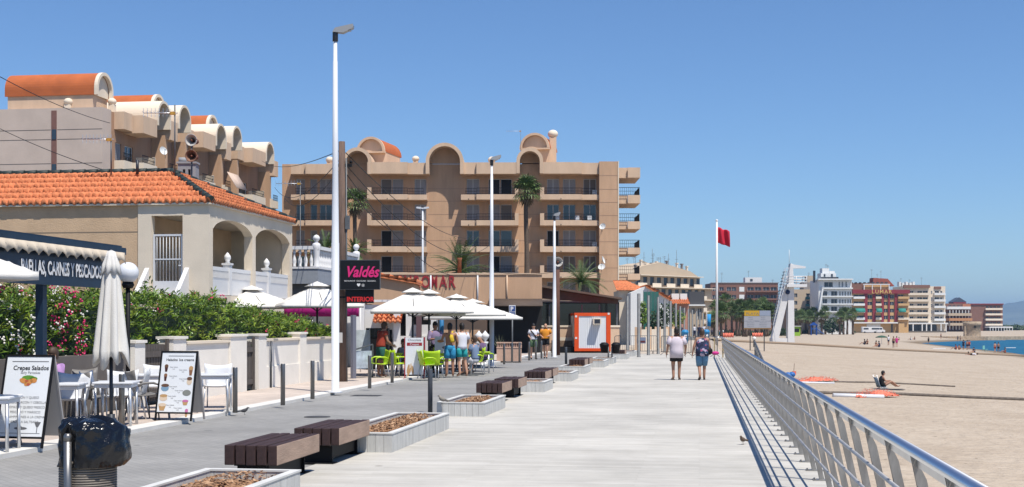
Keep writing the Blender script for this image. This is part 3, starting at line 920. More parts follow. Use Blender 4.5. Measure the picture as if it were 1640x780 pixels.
# wall with the two arches
def arch_wall(mb, y0, y1, z0, z1, ops, x0, x1):
    cuts = sorted(set([y0, y1] + [v for o in ops for v in [o[0]+(o[1]-o[0])*i/16 for i in range(17)]]))
    for a, c in zip(cuts[:-1], cuts[1:]):
        m = (a+c)/2; op = None
        for o in ops:
            if o[0] < m < o[1]: op = o
        if op is None:
            mb.box(x0, a, z0, x1, c, z1); continue
        def zt(y):
            t = (y-op[0])/(op[1]-op[0])*2-1
            return op[2] + op[3]*math.sqrt(max(0, 1-t*t*.93))
        za, zc = zt(a), zt(c)
        mb.add([(x0,a,za),(x1,a,za),(x1,c,zc),(x0,c,zc),(x0,a,z1),(x1,a,z1),(x1,c,z1),(x0,c,z1)], [(0,3,2,1),(4,5,6,7),(0,1,5,4),(1,2,6,5),(2,3,7,6),(3,0,4,7)])
def yv(px, X=CX): return W(px, Zat(px, X)).y - CY
ops = [(yv(341), yv(404.5), 4.58, .52), (yv(409.5), yv(464), 4.58, .52)]
b2 = MB(); arch_wall(b2, .252, DV-.002, FZ, EZ, ops, -.3, 0)
b_.build('porch_wall', M_villal, vl)
b2.build('arcade', M_villal, vl)
r_ = MB()
pk = (W(275, 44.8).x - CX, W(275, 44.8).y-CY); RZ = 6.92
oh = .12
slopeV = Vector((0, pk[1]+oh, RZ-EZ)); LV = slopeV.length
kx = (pk[0]-oh)/LV
tile_plane(r_, (-18.2, -oh, EZ), (1,0,0), slopeV, 18.2+oh, LV, lambda u, v: u < 18.2+oh+kx*v, rows=6)
sV2 = Vector((pk[0]-oh, 0, RZ-EZ)); LV2 = sV2.length
tot = DV+2*oh; ky = (pk[1]+oh)/LV2; kb = (tot-(pk[1]+oh))/LV2
tile_plane(r_, (oh, -oh, EZ), (0,1,0), sV2, tot, LV2, lambda u, v: ky*v < u < tot-kb*v, rows=7)
s3 = Vector((0, -(DV+oh-pk[1]), RZ-EZ)); kx3 = (pk[0]-oh)/s3.length
tile_plane(r_, (-18.2, DV+oh, EZ), (1,0,0), s3, 18.2+oh, s3.length, lambda u, v: u < 18.2+oh+kx3*v, rows=6)
ro = r_.build('roof', M_terr, vl)
ud = MB()                                                             # boards below the tiles
ud.slab([(-18.2, -oh+.02), (oh-.02, -oh+.02), (oh-.02, DV+oh-.02), (-18.2, DV+oh-.02)], EZ-.05, EZ+.012)
ud.build('eaves_board', M_villal, ro)
rd = MB()
def ridge(p, q, n):
    p = Vector(p); q = Vector(q)
    for i in range(n):
        a = p+(q-p)*(i/n); c = p+(q-p)*((i+1.12)/n)
        rd.tube([a, c], [.115, .095], 10)
ridge((oh-.02, -oh+.02, EZ+.10), (pk[0], pk[1], RZ+.06), 11)
ridge((pk[0], pk[1], RZ+.06), (-18, pk[1], RZ+.06), 34)
ridge((oh-.02, DV+oh-.02, EZ+.10), (pk[0], pk[1], RZ+.06), 11)
rd.build('ridge_tiles', M_ridge, ro)
# white gate in the porch doorway
g_ = MB(); gx0, gx1, gz0, gz1 = -1.87, -.90, FZ+.01, 4.55
for (a, c) in ((gx0, gx0+.06), (gx1-.06, gx1)): g_.box(a, .10, gz0, c, .15, gz1)
for (a, c) in ((gz0, gz0+.42), (gz1-.06, gz1), (gz0+1.08, gz0+1.12)): g_.box(gx0+.06, .105, a, gx1-.06, .145, c)
for i in range(8):
    x = gx0+.12+(gx1-gx0-.24)*i/7; g_.tube([(x, .125, gz0+.42), (x, .125, gz1-.06)], .011, 6)
g_.box(gx1-.12, .06, gz0+.88, gx1-.04, .10, gz0+.92)
g_.build('gate', M_whitemetal, vl)
# white stair walls and the steps in front of the gate
s_ = MB()
for x in (-2.02, -.72):
    v = [(x, -.002, 3.5), (x, -2.6, 1.0), (x, -2.6, .05), (x, -.002, .05)]
    s_.add([(a-.07, b, c) for a, b, c in v]+[(a+.07, b, c) for a, b, c in v], [(0,1,2,3),(7,6,5,4),(0,4,5,1),(1,5,6,2),(2,6,7,3),(3,7,4,0)])
s_.build('stair_parapet', M_white, vl)
s_ = MB()
for i in range(11): s_.box(-1.94, -.28*(i+1), .05, -.80, -.003-.28*i, FZ-.24*(i+1)+.2)
s_.build('steps', M_villal, vl)
# white balustrade panels between the arches
for (a, c) in ((yv(341), yv(404.5)), (yv(409.5), yv(464))):
    p_ = MB(); p_.box(-.20, a+.002, FZ+.02, -.08, c-.002, 3.44); p_.box(-.22, a+.004, 3.44, -.06, c-.004, 3.56)
    n = int((c-a)/.11)
    for i in range(n):
        y = a+.06+(c-a-.12)*i/(n-1); p_.box(-.075, y-.02, 3.22, -.055, y+.02, 3.42)
    p_.build('balustrade_panel', M_white, vl)
for px in (371, 433):
    y = yv(px); f_ = MB(); f_.box(-.26, y-.11, FZ+.02, -.02, y+.11, 3.66)
    f_.box(-.29, y-.14, 3.66, .01, y+.14, 3.72)
    f_.lathe([(.06,0),(.09,.03),(.06,.06),(.12,.16),(.10,.24),(.04,.32),(.0,.36)], 12, (-.14, y, 3.72))
    f_.build('balustrade_post', M_white, vl)
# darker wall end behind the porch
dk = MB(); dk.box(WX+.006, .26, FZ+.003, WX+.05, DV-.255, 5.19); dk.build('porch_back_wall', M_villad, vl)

# ---- white balustraded terrace beyond the villa
TX = -15.0; TY = W(509.5, Zat(509.5, TX)).y
te = thing('house', 'white balustraded roof terrace on a grey house beyond the sandy villa', 'house', (TX, TY, 0))
tl = W(575, Zat(575, TX)).y - TY
b_ = MB(); b_.box(-6, 0.3, 0, -.3, tl, 3.35); b_.build('wall', mat('grey_blind_wall', (.22,.21,.20), .9, var=.1), te)
b_ = MB(); b_.box(-6, 0, 3.355, 0, tl+.3, 3.95); b_.build('slab', mat('blue_grey_tiles', (.27,.29,.32), .7, var=.1, scale=5), te)
b_ = MB(); b_.box(-6, -.03, 3.953, .03, .22, 4.03); b_.box(-.22, .223, 3.953, .03, tl, 4.03)
b_.box(-6, -.02, 4.72, .02, .2, 4.86); b_.box(-.2, .203, 4.72, .02, tl, 4.86)
b_.build('handrail', M_white, te)
prof = [(.05,0),(.075,.03),(.05,.06),(.085,.2),(.075,.3),(.04,.42),(.04,.52),(.07,.58),(.05,.62),(.06,.68)]
bal0 = None
spots = [(-.3-i*.235, .09) for i in range(14)] + [(-.09, .45+i*.235) for i in range(26) if .45+i*.235 < tl-.2]
for (x, y) in spots:
    if bal0 is None:
        m_ = MB(); m_.lathe(prof, 10); bal0 = m_.build('baluster', M_white, te); bo = bal0
    else:
        bo = bal0.copy(); COL.objects.link(bo); bo.parent = te
    bo.location = (x, y, 4.035)
for (x, y) in ((-.1, .1), (-.1, tl-.1), (-2.2, .1)):
    p_ = MB(); p_.lathe([(.13,0),(.13,.1),(.10,.15),(.12,.5),(.15,.8),(.17,.95),(.14,1.0),(.07,1.04),(.06,1.08),(.13,1.16),(.14,1.24),(.09,1.32),(.0,1.36)], 14, (x, y, 3.955))
    p_.build('post', M_white, te)
bl = MB()
for i in range(16): bl.box(-5.6, .27, .3+i*.19, -.5, .3, .3+i*.19+.16)
bl.build('blinds', mat('grey_blinds', (.16,.16,.16), .7), te)

# ---- low tan wall block with the red letters
loc, ex, ez = frontal(77)
ew = thing('annex_building', 'low tan flat-roofed annex with big red capital letters behind the café parasols', 'building', loc, A)
b_ = MB(); b_.box(ex(600), 0, 2.9, ex(868), 9, ez(440)); b_.box(ex(600), .6, 0, ex(780), 9, 2.9)
b_.build('wall', M_tan, ew)
b_ = MB(); b_.box(ex(600)-.02, -.06, ez(440)+.003, ex(868)+.02, .3, ez(437.5)); b_.build('coping', M_tanl, ew)
b_ = MB(); b_.box(ex(782), .8, .0, ex(868), 8.9, 2.89); b_.build('dark_porch', M_dark, ew)
b_ = MB(); b_.sheet([[(ex(783), -.05, ez(479)), (ex(868), -.05, ez(479))], [(ex(783), -2.2, ez(484)-.25), (ex(868), -2.2, ez(484)-.25)]], .05); b_.build('porch_roof', mat('brown_canopy', (.085,.06,.045), .8, var=.2), ew)
for i, px in enumerate((690, 765, 812)):
    b_ = MB(); b_.tube([(ex(px), -.05, 2.92), (ex(px), -.05, ez(441))], .05, 6); b_.build('downpipe', M_whiteplastic if i < 2 else M_tanl, ew)

def text(s, size, m, parent, loc, rot=(math.pi/2,0,0), shear=0.0, ext=.0, sx=1.0, align='CENTER', name='lettering', bold=0.0, space=1.0):
    cu = bpy.data.curves.new(name, 'FONT'); cu.body = s; cu.size = size; cu.shear = shear; cu.extrude = ext; cu.align_x = align; cu.offset = bold; cu.space_character = space
    cu.resolution_u = 3
    to = bpy.data.objects.new(name, cu); COL.objects.link(to)
    dg = bpy.context.evaluated_depsgraph_get()
    me = bpy.data.meshes.new_from_object(to.evaluated_get(dg))
    bpy.data.objects.remove(to); bpy.data.curves.remove(cu)
    me.transform(Matrix.Diagonal((sx, 1, 1, 1)))
    me.materials.clear(); me.materials.append(m)
    o = bpy.data.objects.new(name, me); COL.objects.link(o)
    if parent is not None: o.parent = parent
    o.location = loc; o.rotation_euler = rot
    return o
for i, ch in enumerate('EUROMAR'):
    text(ch, 1.0, M_red, ew, (ex(639.3+(i-0)*14.1), -.03, ez(460.5)), ext=.03, sx=.52 if ch == 'M' else .66, bold=.014, name='letter')

# small orange tiled roof in front of it
loc, ox, oz = frontal(66)
oh_ = thing('kiosk_building', 'small brown building with sloping orange tiled roof beside the black shop sign', 'building', loc, A)
b_ = MB(); b_.poly([(ox(596), 0), (ox(663), 0), (ox(663), oz(454.5)), (ox(596), oz(442.5))], 0, 4); b_.build('wall', M_tan, oh_)
b_ = MB(); tile_plane(b_, (ox(667), -.25, oz(452.5)), (0,1,0), (ox(596)-ox(667), 0, oz(439.5)-oz(452.5)), 4.4, (ox(667)-ox(596))*1.02, lambda u, v: True, rows=5)
b_.poly([(ox(668), oz(453.1)), (ox(596), oz(440.1)), (ox(596), oz(442.3)), (ox(668), oz(455))], -.2, 4.0)
b_.build('roof', M_terr, oh_)

# ---- dark glass restaurant pavilion
loc, rx, rz_ = frontal(84)
pv = thing('restaurant_pavilion', 'dark glass restaurant pavilion with sloping brown roof behind the orange cabin', 'building', loc, A)
PD = 26.0
M_pav = mat('dark_bronze_frame', (.045,.035,.03), .5)
M_pavglass = mat('dark_tinted_glass', (.010,.012,.014), .06, spec=.6)
M_pavroof = mat('brown_roof_sheet', (.115,.085,.065), .8, var=.2)
b_ = MB()
x0, x1 = rx(834), rx(990)
zL, zR = rz_(455), rz_(480)
b_.poly([(x0-.1, zL), (x1+.2, zR), (x1+.2, zR+.12), (x0-.1, zL+.14)], -.7, 18); b_.build('roof', M_pavroof, pv)
b_ = MB()
b_.poly([(x0, rz_(476)), (x1, rz_(487)), (x1, zR-.01), (x0, zL-.01)], -.05, .15)
b_.build('fascia', mat('brown_fascia', (.075,.052,.04), .7, var=.25, scale=2), pv)
b_ = MB()
zb = rz_(521)
b_.box(x0, -.02, zb, x0+.14, .1, rz_(476)); b_.box(x1-.14, -.02, zb, x1, .1, rz_(487)-.003)
b_.box(x0+.143, -.02, rz_(484.5), x1-.143, .1, rz_(482)); 
for px in (880, 932, 960): b_.box(rx(px)-.05, -.015, zb, rx(px)+.05, .09, rz_(486)-.08)
b_.build('frame', M_galv, pv)
b_ = MB(); b_.box(x0+.15, .06, zb, x1-.15, .09, rz_(486)); b_.build('window', M_pavglass, pv)
b_ = MB(); b_.box(x0+.15, .02, rz_(482)+.02, x1-.15, .05, rz_(476)-.15); b_.build('transom_window', mat('blue_grey_glass', (.12,.15,.22), .2), pv)
b_ = MB(); b_.box(x1-.02, .16, zb, x1+.02, 18, zR-.15)
for i in range(9): b_.box(x1+.02, .2+i*2.1, zb, x1+.09, .32+i*2.1, zR-.15)
b_.build('side_window', M_pavglass, pv)
for i in range(5):                                                     # white verticals in the side glazing
    g_ = MB(); g_.box(x1+.025, .9+i*2.1, zb+.1, x1+.06, .95+i*2.1, zR-.5); g_.build('mullion', M_galv, pv)
b_ = MB(); b_.box(x0+.2, 3.5, 0, x1-.2, 17, zb+1.6); b_.build('interior', M_dark, pv)
# awning at its left side
b_ = MB(); b_.sheet([[(x0-.05, -.1, rz_(468)), (x0-.05, 3, rz_(468))], [(rx(806), -.1, rz_(478)), (rx(806), 3, rz_(478))]], .05); b_.build('side_canopy', M_pavroof, pv)
# low wall in front
loc, wx, wz = frontal(82.5)
lw = thing('low_wall', 'long low beige rendered wall below the dark glass pavilion', 'wall', loc, A)
b_ = MB(); b_.box(wx(826), 0, 0, wx(992), .5, wz(524)); b_.build('body', M_tanl, lw)
b_ = MB(); b_.box(wx(826)-.05, -.05, wz(524)+.002, wx(992)+.05, .55, wz(521)); b_.build('coping', M_cream, lw)
b_ = MB(); b_.box(wx(830), -.35, 0, wx(915), -.003, wz(549)); b_.box(wx(830), -.5, 0, wx(915), -.353, wz(556)); b_.build('ledge', mat('brown_ledge', (.30,.20,.145), .9, var=.15), lw)
loc2 = W(908, 81.9)
bd = MB(); bd.box(-.78, 0, 0, .78, .06, .92); bd.slot = 1; bd.box(-.6, -.012, .28, .6, -.001, .72)
o = bd.build('notice_board', [M_cream, mat('brown_notice', (.22,.15,.10), .8, var=.4, scale=12)]); o.location = (loc2.x, loc2.y, .62); o.rotation_euler = (0,0,A)
o.location.z = .0
tag(o, 'low beige notice board on the wall left of the orange cabin', 'notice board')
# ------------------------------------------------------------------ houses along the bay, far away
M_beige = mat('beige_far_render', (.50,.40,.29), .92, var=.06, scale=.2)
M_farwhite = mat('white_far_render', (.72,.72,.70), .9, var=.04, scale=.2)
M_farbrown = mat('brown_brick_far', (.22,.115,.085), .92, var=.1, scale=.3)
M_farred = mat('dark_red_far', (.24,.035,.045), .9)
M_farglass = mat('far_window_glass', (.05,.06,.075), .15)
M_roofgrey = mat('grey_roof', (.25,.23,.22), .9)
M_teal = mat('teal_awning', (.03,.22,.18), .85)
class FB:                                     # a building facing the camera, spots given where they show in the view
    def __init__(s, name, label, cat, Z, turn=0.0, px=None, group=None, base=None):
        s.Z = Z; s.k = F/Z; s.px = px
        p = W(px, Z)
        s.base = zl((p.x, p.y)) if base is None else base
        s.t = thing(name, label, cat, (p.x, p.y, s.base), A+turn, group)
    def x(s, px): return (px-s.px)/s.k
    def z(s, py): return H+(519-py)/s.k-s.base
    def wall(s, a, b, top, m, y=0, depth=14, holes=(), bottom=0, name='wall', th=.35):
        q = MB()
        x0, x1, z1 = s.x(a), s.x(b), s.z(top)
        hs = [(s.x(h[0]), s.x(h[1]), s.z(h[3]), s.z(h[2])) for h in holes]
        if hs: q.holed(x0, x1, bottom, z1, hs, y, y+th); q.box(x0+.01, y+th+.25, bottom, x1-.01, y+depth, z1-.02); q.box(x0, y+th, bottom, x0+.3, y+th+.26, z1-.01); q.box(x1-.3, y+th, bottom, x1, y+th+.26, z1-.01); q.box(x0+.31, y+th, z1-.3, x1-.31, y+th+.26, z1-.012)
        else: q.box(x0, y, bottom, x1, y+depth, z1)
        o = q.build(name, m, s.t)
        for h in hs:
            g = MB(); g.box(h[0]+.03, y+th-.1, h[2]+.03, h[1]-.03, y+th-.05, h[3]-.03)
            xm = (h[0]+h[1])/2
            g.slot = 1
            g.box(xm-.05, y+th-.14, h[2]+.03, xm+.05, y+th-.101, h[3]-.03); g.box(h[0]+.03, y+th-.14, h[2]+.03, h[0]+.12, y+th-.101, h[3]-.03); g.box(h[1]-.12, y+th-.14, h[2]+.03, h[1]-.03, y+th-.101, h[3]-.03)
            g.build('window', [M_farglass, M_frame], s.t)
        return o
    def slab(s, a, b, t, bt, m, y0=-1.3, y1=0, name='balcony', solid=True, rail=None):
        q = MB(); q.box(s.x(a), y0, s.z(bt), s.x(b), y1-.003, s.z(bt)+.18); q.box(s.x(a), y0, s.z(bt)+.18, s.x(b), y0+.12, s.z(t))
        q.box(s.x(a), y0+.123, s.z(bt)+.18, s.x(a)+.12, y1-.003, s.z(t)); q.box(s.x(b)-.12, y0+.123, s.z(bt)+.18, s.x(b), y1-.003, s.z(t))
        return q.build(name, m, s.t)
    def box(s, a, b, t, bt, m, y0=0, y1=3, name='roof_room'):
        q = MB(); q.box(s.x(a), y0, s.z(bt), s.x(b), y1, s.z(t)); return q.build(name, m, s.t)
    def mast(s, px, t, bt, y=3, r=.05):
        q = MB(); x = s.x(px); q.tube([(x, y, s.z(bt)), (x, y, s.z(t))], r, 5)
        for i in range(3): q.box(x-.5, y-.02, s.z(t)-.15-.25*i, x+.5, y+.02, s.z(t)-.11-.25*i)
        return q.build('antenna', M_galv, s.t)

# stepped beige apartments behind the promenade's far end
b = FB('apartment_building', 'beige stepped apartments with many roof chimneys beyond the end of the promenade', 'building', 330, .75, 1072, base=-1.0)
q = MB(); b0 = b
fl = [0, 3, 6, 9, 12]
for i, z0 in enumerate((0, 3, 6, 9, 12)):
    d = 0 if i < 4 else 1.5
    hs = [(-10.8+2.6*j, -9.2+2.6*j, z0+.5, z0+2.5) for j in range(10)]
    q = MB(); q.holed(-12+d, 17-d*2, z0+.002, z0+2.997, hs, d, d+.3); q.box(-12+d, d+.5, z0+.01, 17-d*2, 15, z0+2.99)
    q.box(-12+d, d+.3, z0+.01, -11.7+d, d+.5, z0+2.99); q.box(16.7-2*d, d+.3, z0+.01, 17-2*d, d+.5, z0+2.99)
    q.build('wall', M_beige, b.t)
    for h in hs[::1]:
        g = MB(); g.box(h[0]+.03, d+.2, h[2]+.03, h[1]-.03, d+.25, h[3]-.03); g.build('window', M_farglass, b.t)
    q = MB(); q.box(-12+d, d-1.3, z0+2.8, 17-d*2, d-.003, z0+2.98)
    for j in range(5): q.box(-11.5+j*5.4, d-1.3, z0+.02, -8.2+j*5.4, d-1.18, z0+.95); q.box(-11.5+j*5.4, d-1.3, z0-.1, -8.2+j*5.4, d-.003, z0+.019)
    q.build('balcony', M_cream, b.t)
q = MB(); q.poly([(-11, 15), (15.5, 15), (12, 16.4), (0, 18.4), (-7, 17.2)], 3, 14); q.build('roof', M_beige, b.t)
for j in range(11):
    x = -8+j*2.0; q = MB(); zt = 17.3+1.4*math.sin(j*1.3)**2
    q.box(x-.22, 4, 15, x+.22, 4.5, zt); q.box(x-.3, 3.9, zt, x+.3, 4.6, zt+.3); q.build('chimney', M_cream if j % 3 else M_roofgrey, b.t)
for j in range(6): 
    q = MB(); x = -6+j*3.2; q.tube([(x, 6, 16), (x, 6, 20+j % 3)], .05, 5); q.box(x-.6, 5.97, 19.5, x+.6, 6.03, 19.55); q.build('antenna', M_galv, b.t)
# wing left of it
b = FB('apartment_building', 'beige low-pitched apartment wing with rounded balcony seen just past the tan building', 'building', 350, 0, 1030, base=-1.0)
b.wall(985, 1078, 441, M_beige, holes=[(1005+13*j, 1013+13*j, 446+16.5*i, 454+16.5*i) for i in range(4) for j in range(5)])
q = MB(); q.poly([(b.x(985), b.z(441)+.01), (b.x(1080), b.z(441)+.01), (b.x(1060), b.z(430)), (b.x(1030), b.z(417.5)), (b.x(1000), b.z(428))], .5, 13); q.build('roof', M_beige, b.t)
for i in range(3):
    q = MB(); n = 14; r = b.x(1077)-b.x(1034); xm = (b.x(1077)+b.x(1034))/2
    pts = [(xm+r/2*math.cos(math.pi*(1+k/n)), r*.32*math.sin(math.pi*(1+k/n))) for k in range(n+1)]
    q.slab(pts, b.z(449+17*i), b.z(440.5+17*i)); q.build('balcony', M_cream, b.t)
for px, t in ((1006,412),(1017,410),(1048,405),(1056,411),(1066,409)): b.mast(px, t, 432)

# brown flats behind the flag pole
b = FB('apartment_building', 'brown brick flats with white roof box behind the flag pole and palm trees', 'building', 495, 0, 1190)
b.wall(1138, 1246, 453.5, M_farbrown, holes=[(x, x+7, y, y+6) for y in (460, 472.5, 485, 497) for x in (1141, 1152, 1158+6, 1172, 1185)]+[(x, x+10, y, y+6) for y in (460, 472.5, 485, 497) for x in (1197, 1209, 1222, 1234)])
for y in (460, 472.5, 485):
    for a_ in ((1150,1163),(1195,1246)): b.slab(a_[0], a_[1], y+5.5, y+8, M_farbrown)
for y in (460, 472.5): 
    q = MB(); q.box(b.x(1184), -.06, b.z(y+7), b.x(1192), -.003, b.z(y-.5)); q.build('white_shutter', M_farwhite, b.t)
b.box(1195, 1222, 444, 454, M_farwhite, 2, 6); b.box(1203, 1207, 446.5, 450, M_farglass, 1.9, 1.999, 'window')
b.box(1138, 1247, 452.4, 453.6, M_roofgrey, -.2, .3, 'cornice')
b.mast(1158, 436, 453); b.mast(1201, 433, 444); b.mast(1240, 447, 453)
# grey-beige house left of the white one
b = FB('apartment_building', 'grey and beige house with dark blue balconies between lifeguard tower and white corner building', 'building', 500, 0, 1290)
b.wall(1262, 1312, 463.5, M_beige, holes=[(1291, 1302, y, y+9) for y in (470, 481.5, 493, 505)]+[(x, x+5, y, y+6) for y in (470, 482, 494) for x in (1265, 1272)])
b.box(1289, 1310, 452, 463.4, M_roofgrey, 2, 9); b.box(1296, 1308, 441, 452, M_beige, 3, 8)
for y in (470, 481.5, 493): b.slab(1290, 1303, y+5.5, y+9.5, mat('sea_green_glass', (.05,.16,.17), .2), -.6)
b.mast(1298, 436, 442); b.mast(1307, 433, 442)
# white corner building
b = FB('apartment_building', 'white modern corner building with recessed dark loggias and stepped white roof turret', 'building', 483, 0, 1335)
hs = []
for y in (466.5, 479, 491):
    hs += [(1317.5, 1325, y, y+8.5), (1331, 1341, y, y+8.5)]
    hs += [(x, x+2.6, y+.5, y+8) for x in (1344, 1348.2, 1352.6, 1357, 1361)]
hs += [(1320, 1334, 452, 459.5)] + [(x, x+2.4, 451, 459.5) for x in (1343, 1348, 1354)]
b.wall(1311, 1364, 448, M_farwhite, holes=hs)
q = MB(); q.poly([(b.x(1309.5), b.z(500)), (b.x(1312.5), b.z(500)), (b.x(1318.5), b.z(460)), (b.x(1316), b.z(460))], -1.0, -.01); q.build('slanted_pillar', M_farwhite, b.t)
for y in (462, 475, 487.3, 499.5): b.slab(1316, 1365, y-1.2, y+.8, M_farwhite, -1.0, 0)
b.box(1309, 1364.5, 446.4, 448.4, M_farwhite, -1.6, 2, 'cornice')
b.box(1317, 1341, 437, 446.5, M_farwhite, 2, 8); b.box(1320, 1331, 429, 437, M_farwhite, 3, 7); b.box(1331.3, 1340, 433.5, 437, M_farwhite, 3, 7)
b.box(1321.5, 1324, 438.5, 442.5, M_farglass, 1.9, 1.99, 'window'); b.box(1333, 1336, 438.5, 443, M_farglass, 1.9, 1.99, 'window')
b.box(1316, 1344, 443.5, 446, M_darkmetal, 1.0, 1.1, 'roof_railing'); b.box(1306, 1309, 433, 452, M_darkmetal, 3, 4, 'chimney')
b.mast(1326, 422, 430); b.mast(1329, 424, 430)
# red and yellow block with gold letters
M_yel = mat('yellow_far_render', (.56,.36,.17), .9, var=.06)
b = FB('apartment_building', 'dark red and yellow beach block with gold capital letters under its roof terrace', 'building', 565, 0, 1410)
cols = [(1367,1384),(1389,1397),(1402,1411),(1415.5,1422),(1425,1432),(1437.5,1447)]
hs = []
for y in (472, 483, 494.5, 505.5):
    for (a_, c_) in cols: hs.append((a_, c_, y, y+6))
b.wall(1365, 1455, 465, M_yel, holes=hs)
for (a_, c_) in ((1384,1389),(1397.3,1401.7),(1411.2,1415.3),(1422.2,1424.8),(1432.5,1437)):
    b.box(a_, c_, 470.3, 515.5, M_farred, -.5, -.003, 'red_pilaster')
b.box(1364.5, 1456, 464, 470.2, M_farred, -1.2, -.003, 'red_fascia')
for y in (477, 488, 499.2, 510.5):
    b.slab(1366, 1384, y-2, y+1.6, M_farwhite, -1.3); b.slab(1402, 1411, y-2, y+1.6, M_cream, -.9); b.slab(1437.5, 1455, y-2, y+1.6, M_yel if y < 505 else M_cream, -1.3)
text('LUMAR', 2.2, mat('gold_letters', (.62,.42,.14), .5), b.t, (b.x(1411), -1.22, b.z(470)), ext=.03, sx=1.05, bold=.03, space=1.25)
for (a_, c_, y) in ((1366,1384,494),(1402,1411,494),(1437.5,1449,494)):
    q = MB(); q.sheet([[(b.x(a_), -1.25, b.z(y)), (b.x(c_), -1.25, b.z(y))], [(b.x(a_), -2.4, b.z(y+6)), (b.x(c_), -2.4, b.z(y+6))]], .06); q.build('awning', M_teal, b.t)
b.box(1362, 1425, 453, 464, M_farbrown, 2.5, 12); b.box(1385, 1426, 456.5, 463.9, M_yel, 1.5, 2.499, 'terrace_room')
for px in (1384, 1397, 1410.5, 1424): b.box(px, px+1.3, 456, 464, M_farwhite, .5, .9, 'terrace_post')
b.box(1383, 1426, 454.6, 456, M_farwhite, .4, 1.0, 'terrace_beam')
q = MB(); q.poly([(b.x(1401), b.z(453)), (b.x(1436), b.z(458)), (b.x(1425), b.z(446)), (b.x(1402), b.z(444.5))], 3, 9); q.build('red_roof', mat('red_far_tiles', (.33,.09,.06), .9), b.t)
for px, t in ((1399,431),(1408,438),(1414,433)): b.mast(px, t, 455)
for j in range(9):
    px = 1364+j*7; b.box(px, px+4, 451.6, 453, M_farglass, 2.3, 2.6, 'solar_panel')
b.box(1366, 1436, 516, 518, M_farwhite, -2, 0, 'shop_canopy'); b.box(1388, 1410, 519, 532.5, M_farwhite, -.2, -.003, 'shop_front'); b.box(1437, 1446, 518, 533, M_yel, -2.2, -.003, 'porch')
b.box(1427, 1429.5, 519, 532, M_farglass, -.3, -.21, 'door')
# beige corner block
b = FB('apartment_building', 'beige corner block with continuous balconies and white rooftop water tanks right of the red one', 'building', 600, 0, 1475)
hs = [(x, x+w_, y, y+5.3) for y in (466, 476.3, 486.6, 496.8, 507) for (x, w_) in ((1457,6),(1469,8),(1478,8),(1491,2),(1497,7),(1506,3))]
b.wall(1446, 1514, 458.5, M_cream, holes=hs, depth=16)
for y in (466, 476.3, 486.6, 496.8, 507): b.slab(1453, 1487.5, y+3.2, y+6.8, M_cream, -1.5); b.slab(1495, 1513, y+3.2, y+6.8, M_farwhite, -1.5)
b.box(1446, 1488, 456.5, 461, M_farbrown, -1.4, -.003, 'brown_fascia'); b.box(1496, 1507, 459, 463, M_farbrown, -.4, -.003, 'brown_fascia')
for j, px in enumerate((1442, 1447, 1453, 1459, 1464)): b.box(px, px+3.4, 451+(j % 2)*1.5, 458.4, M_farwhite, 2, 5, 'water_tank')
for px, t in ((1446,445),(1460,447),(1479,444)): b.mast(px, t, 458)
b.box(1452, 1515, 517, 519, M_farwhite, -3, 0, 'canopy')
for px in (1458.5, 1473, 1480, 1487.5, 1503, 1511): b.box(px, px+1.6, 519.05, 534, M_farwhite, -3, -2.6, 'canopy_post')
b.box(1453, 1500, 520, 533.5, M_farglass, -.2, -.003, 'shop_front')
# lower terraced house
b = FB('terraced_house', 'low terraced house with orange awnings and dark pyramid roof between two taller blocks', 'building', 650, 0, 1535)
b.wall(1515, 1552, 486, M_farbrown, holes=[(x, x+4, y, y+5) for y in (489, 499) for x in (1519, 1526, 1533, 1540, 1546)])
q = MB(); q.poly([(b.x(1526), b.z(484)), (b.x(1550), b.z(484)), (b.x(1538), b.z(476.3))], 1, 8); q.build('pyramid_roof', mat('slate_blue_roof', (.06,.08,.12), .7), b.t)
b.box(1528, 1548, 483.9, 487, M_farred, .8, 8); b.box(1541, 1554, 487, 493, mat('orange_far_tiles', (.45,.18,.10), .9), -.6, 3, 'tiled_roof')
for y, m_ in ((493, M_farwhite), (503.5, M_beige), (511.5, mat('orange_awning', (.50,.25,.12), .9)), (519, M_beige)):
    b.slab(1514+(503-y)*-.05, 1551, y-1.8, y+2.4, m_, -3.0-(y-490)*.12)
for j in range(7): b.box(1517+j*5, 1518+j*5, 497, 528, M_farwhite, -3.6, -3.2, 'post')
# brown hotel at the end of the row
b = FB('hotel_building', 'square dark brown hotel with white balcony front, last house of the bay', 'building', 720, 0, 1580)
b.wall(1554.5, 1606, 487.6, M_farbrown, holes=[(x, x+4.6, y, y+5.2) for y in (490.5, 499, 507.3, 515.5) for x in (1579, 1585, 1591, 1597)])
for y in (490.5, 499, 507.3, 515.5): b.slab(1577, 1604, y+3, y+6, M_cream, -1.6)
b.box(1554, 1607, 486.2, 487.7, M_farred, -.5, 8, 'cornice')
b.box(1575, 1612, 523, 525, M_farwhite, -9, -2, 'canopy'); b.box(1576, 1604, 525.1, 531.5, M_farglass, -4, -3, 'glass_front')
for j in range(9): b.box(1576+j*4.4, 1576.8+j*4.4, 525.1, 533, M_farwhite, -9, -8.6, 'canopy_post')

